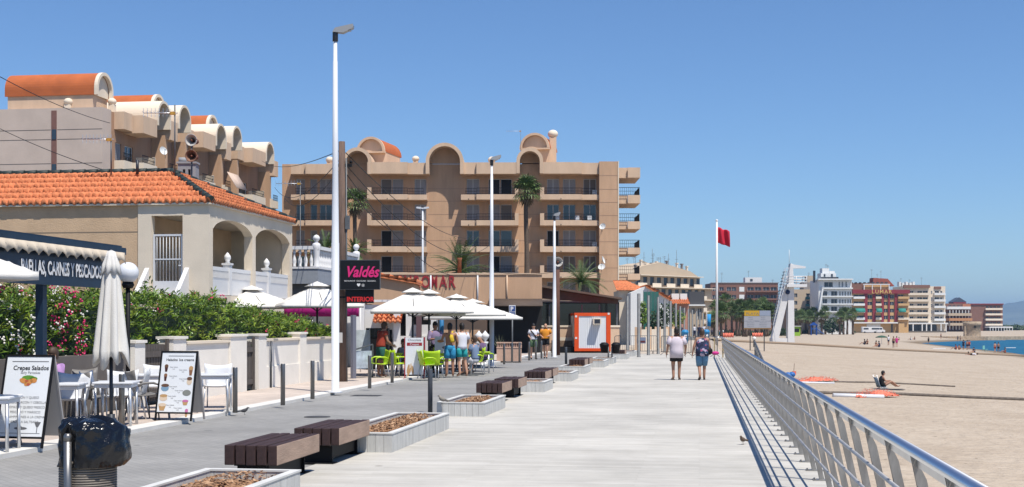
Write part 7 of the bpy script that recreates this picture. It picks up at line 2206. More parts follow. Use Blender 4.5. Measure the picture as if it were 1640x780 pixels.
# vans
M_tyre = mat('tyre', (.015,.015,.015), .8)
for px, lab, L_ in ((1392,'white camper van parked below the red and yellow block, left one',6.2),(1407,'white van parked below the red and yellow block, right one',5.0)):
    Zv = 548; p = W(px, Zv); g = zl((p.x, p.y)); t = thing('parked_van', lab, 'van', (p.x, p.y, g), A)
    q = MB(); q.poly([(-L_/2,.35),(L_/2,.35),(L_/2,1.2),(L_/2-.7,1.35),(L_/2-1.2,2.5),(-L_/2+.1,2.6),(-L_/2,2.4)], -1, 1); q.build('body', M_white, t, bevel=.08)
    q = MB(); q.box(-L_/2+.5,-1.02,1.45,-L_/2+2.6,-1.001,2.15); q.box(L_/2-2.3,-1.02,1.45,L_/2-1.2,-1.001,2.15); q.build('window', M_farglass, t)
    for x in (-L_/2+1.0, L_/2-1.0):
        q = MB(); q.M = Matrix.Translation((x,-.8,.35)) @ Matrix.Rotation(math.pi/2,4,'X'); q.lathe([(.35,0),(.35,.22),(.0,.22)], 14); q.build('wheel', M_tyre, t)
# blue slide, lime kiosk
Zs_ = 400; p = W(1307, Zs_); g = zl((p.x, p.y)); t = thing('water_slide', 'bright blue playground slide under the far palms', 'slide', (p.x, p.y, g), A)
q = MB(); q.box(-1.6,-.6,1.8,.2,.6,2.0); q.poly([(-.0,2.0),(.3,2.0),(-0,2.3),(-.3,2.3)], -.6,.6); q.sheet([[(.2,-.5,1.95),(.2,.5,1.95)],[(1.2,-.5,1.1),(1.2,.5,1.1)],[(2.4,-.5,.25),(2.4,.5,.25)]],.15); q.build('chute', mat('slide_blue', (.01,.10,.42), .4), t)
q = MB()
for x in (-1.5,.1):
    for y in (-.5,.5): q.box(x-.1,y-.1,0,x+.1,y+.1,3.0)
q.poly([(-1.9,3.0),(.5,3.0),(-.7,3.9)],-.8,.8); q.build('tower_frame', mat('slide_blue2', (.015,.07,.30), .5), t)
Zs_ = 330; p = W(1275, Zs_); g = zl((p.x, p.y)); t = thing('kiosk', 'small lime green beach kiosk right of the lifeguard tower', 'kiosk', (p.x, p.y, g), A)
q = MB(); q.box(-.9,-.8,0,.9,.8,2.4); q.build('body', mat('kiosk_lime', (.25,.42,.04), .7), t); q = MB(); q.box(-.6,-.83,1.0,.6,-.801,1.8); q.build('hatch', M_dark, t); q = MB(); q.box(-1.1,-1.1,2.401,1.1,1,2.52); q.build('roof', M_white, t)
# orange fence tape behind the info board
for (a_, c_, py, lab) in ((1158,1175,541,'strip of orange mesh fence on the sand right of the flag pole foot'),(1205,1222,540,'strip of orange mesh fence behind the information board posts')):
    p, Z_ = GT(a_, py); k = F/Z_; t = thing('mesh_fence', lab, 'fence', p, A)
    q = MB(); n = 20; q.sheet([[((c_-a_)/k*i/n, .1*math.sin(i), .1+.75*j+.08*math.sin(i*1.7+j)) for i in range(n+1)] for j in (0,.5,1)], .02); q.build('mesh', M_net, t)
    q = MB()
    for i in range(4): q.tube([((c_-a_)/k*i/3,.12,-.2),((c_-a_)/k*i/3,.12,1.0)],.03,5)
    q.build('stake', M_pole, t)

# ------------------------------------------------------------------ birds
def bird(label, px, py, z, rz, s=1.0, m=None):
    p = G(px, py, z); t = thing('bird', label, 'bird', p, rz)
    q = MB(); q.smooth = True
    prof = [(-.10,.004,.075),(-.07,.018,.08),(-.03,.036,.085),(.02,.042,.095),(.05,.034,.115),(.065,.022,.135),(.08,.022,.150),(.095,.013,.152),(.118,.002,.148)]
    q.tube([(0, y*s, z_*s) for y, r, z_ in prof], [r*s for y, r, z_ in prof], 10)
    q.tube([(0,-.08*s,.08*s),(0,-.17*s,.065*s)], [.018*s,.022*s], 6)
    for x in (-.014,.014): q.tube([(x*s,.0,.06*s),(x*s,.01*s,.0)], .003*s, 4); q.tube([(x*s,.0,.003),(x*s,.03*s,.003)], .003*s, 4)
    q.build('body', m or mat('bird_brown', (.13,.09,.065), .8, var=.4, scale=30), t)
    q = MB(); q.tube([(0,.115*s,.149*s),(0,.135*s,.145*s)], [.006*s,.001*s], 5); q.build('beak', M_black, t)
bird('small brown sparrow standing on the pale deck near the railing shadows', 1190, 712, 0, 2.6, .8)
bird('dark pigeon walking on the kerb left of the tall lamp post', 391, 664, .05, -1.3, .85, mat('bird_grey', (.06,.06,.065), .7, var=.3, scale=25))
bird('grey sparrow perched on the rim of the long planter behind the second bench', 708.5, 647.0, .24, 1.0, 1.0, mat('bird_pale', (.22,.20,.17), .8, var=.4, scale=25))
# ------------------------------------------------------------------ people
BASE = {'pelvis':(0,0,.95),'waist':(0,-.0,1.08),'chest':(0,.0,1.30),'neck':(0,-.015,1.47),'skull':(0,.005,1.565),'crown':(0,.01,1.66),'top':(0,.0,1.735),
        'shL':(-.185,-.01,1.42),'elL':(-.235,-.03,1.14),'wrL':(-.245,.03,.89),'shR':(.185,-.01,1.42),'elR':(.235,-.03,1.14),'wrR':(.245,.03,.89),
        'hipL':(-.09,0,.90),'knL':(-.10,.015,.50),'anL':(-.10,-.03,.085),'toL':(-.12,.14,.03),'hipR':(.09,0,.90),'knR':(.10,.015,.50),'anR':(.10,-.03,.085),'toR':(.12,.14,.03)}
RAD = {'pelvis':(.155,.115),'waist':(.135,.10),'chest':(.165,.115),'neck':(.055,.058),'skull':(.066,.085),'crown':(.076,.095),'top':(.055,.068),
       'sh':(.066,.066),'el':(.042,.042),'wr':(.028,.024),'hip':(.092,.10),'kn':(.056,.058),'an':(.038,.04),'to':(.042,.028)}
EDG = [('pelvis','waist'),('waist','chest'),('chest','neck'),('neck','skull'),('skull','crown'),('crown','top'),
       ('chest','shL'),('shL','elL'),('elL','wrL'),('chest','shR'),('shR','elR'),('elR','wrR'),
       ('pelvis','hipL'),('hipL','knL'),('knL','anL'),('anL','toL'),('pelvis','hipR'),('hipR','knR'),('knR','anR'),('anR','toR')]
def skin_mesh(name, verts, edges, radii, m, sub=1, root=0):
    me = bpy.data.meshes.new(name+'_cage')
    bm = bmesh.new(); lay = bm.verts.layers.skin.verify()
    vs = [bm.verts.new(tuple(v)) for v in verts]
    for i, v in enumerate(vs):
        v[lay].radius = radii[i]; v[lay].use_root = (i == root)
    for a, c in edges: bm.edges.new((vs[a], vs[c]))
    bm.to_mesh(me); bm.free()
    o = bpy.data.objects.new(name+'_cage', me); COL.objects.link(o)
    md = o.modifiers.new('skin', 'SKIN'); md.use_smooth_shade = True
    sb = o.modifiers.new('sub', 'SUBSURF'); sb.levels = sub; sb.render_levels = sub
    dg = bpy.context.evaluated_depsgraph_get()
    out = bpy.data.meshes.new_from_object(o.evaluated_get(dg)); out.name = name
    out.materials.clear(); out.materials.append(m)
    out.polygons.foreach_set('use_smooth', [True]*len(out.polygons))
    bpy.data.objects.remove(o); bpy.data.meshes.remove(me)
    return out
def radius(k, fat=1.0):
    r = RAD.get(k) or RAD[k[:-1]]
    f = fat if k in ('pelvis','waist','chest') else (1+(fat-1)*.5)
    return (r[0]*f, r[1]*(f if k != 'waist' else f*1.05))
M_sandal = mat('dark_sandal', (.03,.022,.02), .7)
def person(label, loc, rz, h=1.72, pose=None, fat=1.0, skin=None, top=None, sleeves=.55, bottom=None, blen=.6, hair=None, hair_long=False, shoes=None, fingers=True, group=None, extra=None, face=True, sub=1, hem=.0):
    skin = skin or M_skin; J = {k: Vector(v) for k, v in BASE.items()}
    for k, v in (pose or {}).items(): J[k] = Vector(v)
    t = thing('person', label, 'person', loc, rz, group)
    s = h/1.75; t.scale = (s, s, s)
    keys = list(J); idx = {k: i for i, k in enumerate(keys)}
    V = [J[k] for k in keys]; R_ = [radius(k, fat) for k in keys]; E = [(idx[a], idx[c]) for a, c in EDG]
    def addv(p, r): V.append(Vector(p)); R_.append((r, r)); return len(V)-1
    # shape the limbs: extra ring at calf, thigh and forearm
    def split(a, c, f, r):
        e = (idx[a], idx[c]); E.remove(e); i = addv(J[a].lerp(J[c], f), r); E.append((e[0], i)); E.append((i, e[1])); return i
    for S_ in 'LR':
        split('hip'+S_, 'kn'+S_, .45, .080*(1+(fat-1)*.5)); split('kn'+S_, 'an'+S_, .32, .056); split('el'+S_, 'wr'+S_, .3, .040); split('sh'+S_, 'el'+S_, .45, .047)
        if fingers:
            w = J['wr'+S_]; d = (w-J['el'+S_]).normalized(); sd = Vector((0,1,0)); sd = (sd-d*sd.dot(d)).normalized(); cr = d.cross(sd)
            pm_ = addv(w+d*.075, .032); E.append((idx['wr'+S_], pm_))
            for f_, ln in zip((-.027,-.009,.009,.026), (.058,.075,.08,.068)):
                b_ = addv(w+d*.085+sd*f_, .0095); m_ = addv(w+d*(.085+ln*.55)+sd*f_*1.25+cr*.006, .0088); e_ = addv(w+d*(.085+ln)+sd*f_*1.3+cr*.022, .0075)
                E += [(pm_, b_), (b_, m_), (m_, e_)]
            th = addv(w+d*.03+sd*.035, .011); th2 = addv(w+d*.07+sd*.058+cr*.01, .009); E += [(pm_, th), (th, th2)]
    body = skin_mesh('body', V, E, R_, skin, sub, idx['pelvis'])
    # face: nose and ears belong to the body
    o = bpy.data.objects.new('body', body); COL.objects.link(o); o.parent = t
    hd = (J['crown']+J['skull'])/2; up = (J['crown']-J['neck']).normalized(); fw = extra.get('look') if extra and 'look' in extra else None
    fw = Vector(fw).normalized() if fw else (J['toL']+J['toR']-J['anL']-J['anR']); fw = Vector((fw.x, fw.y, 0)); fw = fw.normalized() if fw.length > 1e-4 else Vector((0,1,0))
    sd = fw.cross(Vector((0,0,1)))
    if face:
        q = MB(); 
        q.tube([hd+fw*.085+Vector((0,0,.03)), hd+fw*.112-Vector((0,0,.015)), hd+fw*.09-Vector((0,0,.03))], [.008,.015,.010], 6)
        for s_ in (-1, 1): q.ball(hd+sd*s_*.078, .012, .02, .03, 8, 6)
        q.build('nose_and_ears', skin, t)
        q = MB()
        for s_ in (-1, 1): q.ball(hd+fw*.086+sd*s_*.032+Vector((0,0,.022)), .011, .011, .008, 8, 6)
        q.build('eyes', M_hair, t)
        q = MB(); q.tube([hd+fw*.088-Vector((0,0,.055))-sd*.022, hd+fw*.094-Vector((0,0,.057)), hd+fw*.088-Vector((0,0,.055))+sd*.022], .006, 5); q.build('mouth', mat('lips', (.30,.10,.08), .6), t)
    if hair is not None:
        q = MB(); q.smooth = True; c = hd+Vector((0,0,.055))-fw*.02
        n, m = 18, 10; v = []; fs = []
        for i in range(m+1):
            ph = math.pi*.5-(math.pi*.5+.25)*i/m
            for k in range(n):
                a = 2*math.pi*k/n; d = sd*math.cos(a)+fw*math.sin(a)
                low = .115 if math.sin(a) < .25 else .02
                zz = .125*math.sin(ph) if ph > 0 else math.sin(ph)*low/.25*(2.4 if hair_long else 1.0)
                rr = math.cos(min(ph, 1.57)) if ph > 0 else 1-.15*(-ph/.25)
                wob = 1+.03*math.sin(7*a+3*i)
                v.append(c+d*rr*wob*(.088 if abs(math.cos(a)) > .7 else .108)+Vector((0,0,zz)))
        for i in range(m):
            for k in range(n): fs.append((i*n+k, i*n+(k+1)%n, (i+1)*n+(k+1)%n, (i+1)*n+k))
        q.add(v, fs); q.build('hair', hair, t)
    ax = (J['shR']-J['shL']).normalized()
    def rings(q, lst, n=18):                # cloth laid in rings round the body
        g = []
        for i, (c, rx_, ry_) in enumerate(lst):
            d = (Vector(lst[min(i+1, len(lst)-1)][0])-Vector(lst[max(i-1, 0)][0])).normalized()
            u = ax-d*ax.dot(d); u = u.normalized() if u.length > .05 else d.orthogonal().normalized(); v_ = d.cross(u)
            g.append([Vector(c)+u*rx_*math.cos(2*math.pi*k/n)+v_*ry_*math.sin(2*math.pi*k/n)*(1+.03*math.sin(5*k+i)) for k in range(n+1)])
        q.sheet(g, .008)
    P_, Wp, Cp, Np = J['pelvis'], J['waist'], J['chest'], J['neck']
    if top is not None:
        q = MB(); a_ = radius('pelvis', fat); b_ = radius('waist', fat); c_ = radius('chest', fat)
        hp = P_+(Wp-P_)*(.15-hem)
        mx_ = max(a_[0], b_[0]); my_ = max(a_[1], b_[1])
        L_ = [(hp, mx_*.98+.028, my_*.98+.03), (P_.lerp(Wp, .5), mx_+.026, my_+.028), (Wp, max(b_[0], c_[0]*.93)+.022, max(b_[1], c_[1]*.9)+.024), (Wp.lerp(Cp, .55), c_[0]+.018, c_[1]+.02), (Cp, c_[0]+.022, c_[1]+.018), (Cp.lerp(Np, .45), .195+.07*(fat-1), .115+.05*(fat-1)), (Cp.lerp(Np, .75), .15+.05*(fat-1), .095+.04*(fat-1)), (Cp.lerp(Np, .92), .07+.03*(fat-1), .075+.02*(fat-1))]
        if L_[0][0].z > L_[1][0].z-.01 and abs(L_[0][0].y-L_[1][0].y) < .01: L_ = L_[1:]
        rings(q, L_)
        if sleeves > 0:
            for S_ in 'LR':
                sh_, el_, wr_ = J['sh'+S_], J['el'+S_], J['wr'+S_]
                sl = [(sh_.lerp(Cp.lerp(Np, .5), .45)+Vector((0,0,.005)), .075, .085), (sh_+Vector((0,0,.002)), .080, .083), (sh_.lerp(el_, .5*min(1, sleeves)), .074, .078), (sh_.lerp(el_, min(1, sleeves)), .072, .078)]
                sf = 1+(fat-1)*.6; sl = [(c_, a_*sf, b_*sf) for c_, a_, b_ in sl]
                if sleeves > 1: sl += [(el_.lerp(wr_, sleeves-1), .05, .05)]
                rings(q, sl, 12)
        q.build('shirt', top, t)
    if bottom is not None:
        q = MB(); a_ = radius('pelvis', fat); f_ = 1+(fat-1)*.55
        hm_ = (J['hipL']+J['hipR'])/2
        up_ = (Wp-P_).normalized()
        rings(q, [(P_+up_*.085, a_[0]*.93+.01, a_[1]+.012), (P_+up_*.03, a_[0]+.014, a_[1]+.016), (P_-up_*.04, a_[0]+.02, a_[1]+.018), (P_-up_*.10, a_[0]*.9, a_[1]*.8)])
        for S_ in 'LR':
            hp_, kn_, an_ = J['hip'+S_], J['kn'+S_], J['an'+S_]
            th = (kn_-hp_).normalized()
            L_ = [(hp_-th*.05, .085*f_, .105*f_), (hp_+th*.03, .104*f_, .118*f_), (hp_.lerp(kn_, .5*min(1, blen)), .100*f_, .108*f_), (hp_.lerp(kn_, min(1, blen)), (.098 if blen < .95 else .08)*f_, (.104 if blen < .95 else .085)*f_)]
            if blen > 1: L_ += [(kn_.lerp(an_, (blen-1)*.6), .075*f_, .078*f_), (kn_.lerp(an_, blen-1), .066, .07)]
            rings(q, L_, 14)
        q.build('shorts' if blen < 1.3 else 'trousers', bottom, t)
    if shoes is not None:
        for S_ in 'LR':
            q = MB(); a, c = J['an'+S_], J['to'+S_]; d = (c-a); d.z = 0; d = d.normalized() if d.length > 1e-4 else Vector((0,1,0)); sdd = d.cross(Vector((0,0,1)))
            zb = min(a.z-.085, c.z-.03)
            dn = (c-a); base = a-Vector((0,0,.075))
            q.tube([base-d*.06, base+d*.05, Vector((c.x, c.y, c.z-.018))+d*.02, Vector((c.x, c.y, c.z-.018))+d*.07], [.030,.042,.044,.026], 8); q.build('shoe', shoes, t)
    return t
def cmat(n, c, var=0.0, scale=6): return mat('cloth_'+n, c, .9, var=var, scale=scale)
floral = bpy.data.materials.new('floral_cloth'); floral.use_nodes = True
_nt = floral.node_tree; _p = _nt.nodes['Principled BSDF']; _p.inputs['Roughness'].default_value = .9
_tc = _nt.nodes.new('ShaderNodeTexCoord'); _v = _nt.nodes.new('ShaderNodeTexVoronoi'); _v.inputs['Scale'].default_value = 13
_nt.links.new(_tc.outputs['Object'], _v.inputs['Vector'])
_r = _nt.nodes.new('ShaderNodeValToRGB'); _r.color_ramp.interpolation = 'CONSTANT'
_els = [(0,(.02,.025,.06)),(.42,(.42,.34,.45)),(.58,(.03,.04,.10)),(.74,(.40,.10,.18)),(.84,(.03,.08,.16)),(.93,(.50,.46,.50))]
_r.color_ramp.elements[0].position = 0; _r.color_ramp.elements[0].color = (*_els[0][1],1); _r.color_ramp.elements[1].position = _els[1][0]; _r.color_ramp.elements[1].color = (*_els[1][1],1)
for pos, c in _els[2:]:
    e = _r.color_ramp.elements.new(pos); e.color = (*c, 1)
_sx_ = _nt.nodes.new('ShaderNodeSeparateColor'); _nt.links.new(_v.outputs['Color'], _sx_.inputs[0]); _nt.links.new(_sx_.outputs[0], _r.inputs[0]); _nt.links.new(_r.outputs[0], _p.inputs['Base Color'])

# the walking couple
person('man in pale pink shirt and black shorts walking away along the deck', G(1083.5, 608.5), A, 1.63,
    {'hipL':(-.10,0,.90),'knL':(-.11,.05,.50),'anL':(-.10,.0,.085),'toL':(-.13,.15,.03),'hipR':(.10,0,.90),'knR':(.11,.10,.52),'anR':(.10,.12,.085),'toR':(.14,.27,.03),
     'shL':(-.215,-.01,1.41),'elL':(-.30,-.05,1.13),'wrL':(-.325,.05,.90),'shR':(.215,-.01,1.41),'elR':(.30,-.02,1.13),'wrR':(.30,.08,.92)},
    fat=1.3, skin=M_skin2, top=cmat('pink_white', (.57,.50,.54), .06), sleeves=.8, bottom=cmat('black', (.012,.012,.014)), blen=.66, hair=M_hair, shoes=M_sandal, hem=1.75, sub=2)
t = person('woman in flowered sleeveless top and blue capri jeans walking away beside the man', G(1124.5, 608.5), A-.05, 1.58,
    {'hipL':(-.10,0,.90),'knL':(-.10,.03,.50),'anL':(-.09,-.20,.15),'toL':(-.11,-.10,.04),'hipR':(.10,0,.90),'knR':(.09,.10,.51),'anR':(.08,.12,.085),'toR':(.10,.27,.03),
     'shL':(-.19,-.01,1.41),'elL':(-.29,-.05,1.15),'wrL':(-.33,.0,.92),'shR':(.19,-.01,1.41),'elR':(.26,.0,1.14),'wrR':(.26,.12,1.0)},
    fat=1.30, skin=M_skin2, top=floral, sleeves=0, bottom=cmat('denim', (.10,.22,.36), .15), blen=1.02, hair=M_hairb, shoes=M_sandal, hem=1.1, sub=2)
p = W(1137, F*H/89.5)
hb = thing('handbag', 'black handbag with a pink bundle carried by the walking woman', 'bag', (p.x, p.y, .80), A)
q = MB(); q.ball((-.04,0,.10), .13, .09, .12, 14, 9); q.build('bag', M_black, hb); q = MB(); q.tube([(-.12,.0,.2),(-.16,.0,.55),(-.1,0,.66)], .014, 6); q.build('strap', M_black, hb); q = MB(); q.ball((.17,.0,.04), .12, .08, .06, 12, 8); q.build('pink_bundle', cmat('hot_pink', (.52,.04,.22)), hb)

# two walkers by the third lamp post
t = person('walker in white T-shirt and green patterned shorts with a dark shoulder strap', G(854.5, 574.5, .05), A+math.pi+.15, 1.70,
    {'knL':(-.10,.06,.5),'anL':(-.10,.05,.085),'toL':(-.12,.2,.03),'knR':(.10,-.02,.5),'anR':(.10,-.16,.12),'toR':(.11,-.02,.03),'elL':(-.25,.02,1.16),'wrL':(-.10,.22,1.18),'elR':(.26,.0,1.16),'wrR':(.20,.2,1.05)},
    top=cmat('white', (.62,.62,.66)), sleeves=.6, bottom=cmat('green_pattern', (.10,.16,.08), .5, 14), blen=.75, hair=M_hair, shoes=M_sandal)
q = MB(); q.sheet([[(.14,.14,1.44),(.20,.13,1.40)],[(.0,.165,1.28),(.05,.165,1.24)],[(-.14,.15,1.08),(-.10,.15,1.02)]], .012); q.build('shoulder_strap', M_black, t)
person('walker in bright orange shirt and black shorts left of the white lamp post', G(873.8, 573.2, .05), A+math.pi-.1, 1.74,
    {'knL':(-.09,.08,.52),'anL':(-.06,.06,.085),'toL':(-.07,.22,.03),'knR':(.08,.0,.5),'anR':(.05,-.10,.10),'toR':(.06,.05,.03),'elL':(-.27,.0,1.16),'wrL':(-.14,.22,1.10),'elR':(.28,.0,1.16),'wrR':(.16,.22,1.08)},
    fat=1.15, skin=M_skin, top=cmat('orange', (.60,.23,.02)), sleeves=.7, bottom=cmat('black', (.012,.012,.014)), blen=.62, hair=None, shoes=M_sandal)

# café group
person('bare-backed man in bright blue swim shorts with a yellow towel on his shoulder', G(720.5, 603.5, .02), A+.15, 1.74,
    {'elL':(-.26,.10,1.18),'wrL':(-.22,.30,1.28),'elR':(.26,.02,1.14),'wrR':(.24,.18,.95),'knL':(-.10,.0,.5),'anL':(-.11,-.04,.085),'toL':(-.13,.12,.03)},
    skin=mat('skin_sunburnt', (.33,.165,.10), .55), bottom=cmat('swim_blue', (.03,.24,.42), .1), blen=.72, hair=M_hair)
q = MB(); g = []
for i in range(9):
    u = i/8; g.append([(-.02+.13*j+.02*math.sin(i), (.14-.32*u if u < .55 else -.165), (1.50-.02*(1-u) if u < .35 else 1.49-.55*(u-.35))+.012*math.sin(j*7+i)) for j in (0,.33,.66,1)])
q.sheet(g, .02); o = q.build('towel', cmat('yellow', (.58,.40,.03))); pp = G(720.5,603.5,.02); o.location = pp; o.rotation_euler = (0,0,A+.15); tag(o, 'yellow towel hanging over the bare shoulder of the man in blue swim shorts', 'towel')
person('man in white T-shirt and turquoise shorts standing beside the man in blue swim shorts', G(739.5, 603.0, .02), A+.5, 1.74,
    {'elL':(-.26,.06,1.16),'wrL':(-.18,.26,1.15),'elR':(.26,.02,1.14),'wrR':(.22,.2,1.02),'knL':(-.09,.03,.5),'anL':(-.08,-.03,.085),'knR':(.12,.0,.5),'anR':(.16,-.08,.085),'toR':(.2,.07,.03)},
    top=cmat('white', (.66,.66,.70)), sleeves=.65, bottom=cmat('turquoise', (.03,.36,.36)), blen=.62, hair=M_hair, hem=.5)
person('waiter in purple shirt and dark trousers holding a pad under the parasols', W(697, 45.5, .05), A+math.pi+.5, 1.76,
    {'elL':(-.25,.02,1.16),'wrL':(-.12,.26,1.18),'elR':(.25,.02,1.16),'wrR':(.10,.26,1.18)}, skin=M_skin2, top=cmat('purple', (.22,.17,.28)), sleeves=1.3, bottom=cmat('black', (.012,.012,.014)), blen=1.95, hair=M_hair, shoes=M_black)
person('person in red top standing behind the left lime chair at the black cabinet', W(610, 42.2, .05), A-.9, 1.76,
    {'elL':(-.2,.14,1.15),'wrL':(-.12,.36,1.05),'elR':(.24,.1,1.14),'wrR':(.18,.34,1.02),'chest':(0,.06,1.30),'neck':(0,.10,1.46),'skull':(0,.14,1.55),'crown':(0,.16,1.64),'top':(0,.16,1.72),'shL':(-.18,.06,1.41),'shR':(.18,.06,1.41)},
    skin=M_skin2, top=cmat('red', (.32,.045,.025)), sleeves=.3, bottom=cmat('dark_green', (.02,.10,.085)), blen=.85, hair=M_hairb, extra={'look':(0,1,0)})
SEAT = {'pelvis':(0,0,.52),'waist':(0,.0,.66),'chest':(0,.03,.88),'neck':(0,.04,1.05),'skull':(0,.06,1.145),'crown':(0,.065,1.24),'top':(0,.055,1.315),'shL':(-.185,.03,1.0),'shR':(.185,.03,1.0),'elL':(-.24,.10,.74),'elR':(.24,.10,.74),'wrL':(-.16,.34,.72),'wrR':(.16,.34,.72),
        'hipL':(-.09,.03,.50),'hipR':(.09,.03,.50),'knL':(-.11,.45,.50),'knR':(.11,.45,.50),'anL':(-.11,.42,.085),'anR':(.11,.42,.085),'toL':(-.12,.58,.03),'toR':(.12,.58,.03)}
person('child with short hair and bare shoulders sitting at the shaded table by the waffle board', W(646.5, 44.2, .05), A+math.pi-.4, 1.55, SEAT, skin=M_skin2, top=cmat('grey_blue', (.30,.33,.38)), sleeves=0, bottom=cmat('dark_green', (.02,.10,.085)), blen=.8, hair=M_hairb)
person('seated person in blue-grey top and white shorts right of the standing men', W(761, 44.4, .05), A+1.0, 1.68, SEAT, top=cmat('blue_grey', (.16,.22,.33)), sleeves=.7, bottom=cmat('white', (.66,.66,.70)), blen=.85, hair=M_hairb, shoes=M_sandal)
person('seated person in purple shirt leaning on the table, rightmost under the parasols', W(775, 46.4, .05), A+1.5, 1.72, dict(SEAT, skull=(0,.14,1.12), crown=(0,.17,1.20), top=(0,.18,1.27)), skin=M_skin2, top=cmat('violet', (.14,.09,.19)), sleeves=.9, bottom=cmat('navy', (.02,.03,.07)), blen=1.5, hair=None, shoes=M_sandal)
# guests behind the crepe board
person('guest in pink and lilac top sitting behind the crepe board', W(88, 23.2, .05), A+2.6, 1.66, SEAT, top=cmat('lilac', (.42,.24,.48)), sleeves=.8, bottom=cmat('navy', (.02,.03,.07)), blen=1.2, hair=M_hairb, shoes=M_sandal)
person('dark-haired guest with head just above the crepe board', W(47, 24.0, .05), A+2.9, 1.72, SEAT, top=cmat('navy', (.02,.03,.07)), sleeves=.8, bottom=cmat('denim', (.10,.22,.36)), blen=1.2, hair=M_hair, shoes=M_sandal)
person('guest in grey-blue shirt at the picture edge above the crepe board', W(14, 24.2, .05), A+3.3, 1.72, SEAT, top=cmat('blue_grey', (.16,.22,.33)), sleeves=.8, bottom=cmat('navy', (.02,.03,.07)), blen=1.2, hair=M_hair, shoes=M_sandal)

# woman sitting on the sand
p, Zw = GT(1413, 622.5)
LOW = {'pelvis':(0,0,.13),'waist':(0,-.05,.27),'chest':(0,-.04,.49),'neck':(0,.02,.65),'skull':(0,.055,.74),'crown':(0,.07,.83),'top':(0,.06,.90),'shL':(-.17,-.01,.60),'shR':(.17,-.01,.60),'elL':(-.2,.10,.38),'elR':(.2,.10,.38),'wrL':(-.10,.34,.40),'wrR':(.08,.34,.40),
       'hipL':(-.09,.04,.12),'hipR':(.09,.04,.12),'knL':(-.10,.45,.34),'knR':(.10,.50,.36),'anL':(-.10,.82,.07),'anR':(.10,.86,.07),'toL':(-.11,.95,.13),'toR':(.11,.99,.13)}
person('tanned woman in dark swimsuit sitting in a low beach chair on the sand', (p.x, p.y, p.z+.05), A-math.pi/2+.1, 1.70, LOW, skin=M_skin2, top=cmat('black', (.012,.012,.014)), sleeves=0, bottom=cmat('black', (.012,.012,.014)), blen=.2, hair=M_hair, sub=2)
t = thing('beach_chair', 'low folding beach chair with pale blue back under the sitting woman', 'beach chair', (p.x, p.y, p.z), A-math.pi/2+.1)
q = MB(); q.sheet([[(-.24,-.2,.10),(.24,-.2,.10)],[(-.24,.22,.09),(.24,.22,.09)]], .015); q.sheet([[(-.24,-.2,.10),(.24,-.2,.10)],[(-.24,-.40,.62),(.24,-.40,.62)]], .015); q.build('cloth', cmat('pale_blue', (.20,.30,.38)), t)
q = MB()
for x in (-.26,.26): q.tube([(x,.25,.02),(x,-.2,.09),(x,-.42,.75)], .014, 6); q.tube([(x,-.25,.0),(x,.1,.09)], .012, 6)
q.build('frame', M_alu, t)
p3, _ = GT(1422, 624)
q = MB(); q.box(-.85,-.3,0,.85,.3,.02); o = q.build('beach_towel', cmat('dark_towel', (.03,.03,.045))); o.location = (p3.x, p3.y, p3.z+.012); o.rotation_euler = (0,0,A); tag(o, 'dark beach towel under the legs of the sitting woman', 'towel')

# far bathers: one body per pose, copied
STAND = {}
def far_set(label0, pose, top, bottom, skin, h=1.7, blen=.4, hair=M_hair):
    return dict(pose=pose, top=top, bottom=bottom, skin=skin, h=h, blen=blen, hair=hair)
SIT = LOW
LIE = {'pelvis':(0,0,.14),'waist':(0,-.14,.13),'chest':(0,-.36,.13),'neck':(0,-.53,.14),'skull':(0,-.62,.15),'crown':(0,-.70,.15),'top':(0,-.78,.15),'shL':(-.18,-.46,.12),'shR':(.18,-.46,.12),'elL':(-.26,-.2,.08),'elR':(.26,-.2,.08),'wrL':(-.26,.05,.06),'wrR':(.26,.05,.06),'hipL':(-.09,.05,.12),'hipR':(.09,.05,.12),'knL':(-.1,.46,.10),'knR':(.1,.46,.10),'anL':(-.1,.86,.06),'anR':(.1,.86,.06),'toL':(-.12,.92,.18),'toR':(.12,.92,.18)}
C_ = {'black':cmat('black',(.012,.012,.014)),'red':cmat('red',(.32,.045,.025)),'blue':cmat('swim_blue',(.03,.24,.42)),'white':cmat('white',(.66,.66,.70)),'navy':cmat('navy',(.02,.03,.07)),'pink':cmat('hot_pink',(.52,.04,.22)),'green':cmat('dark_green',(.02,.10,.085))}
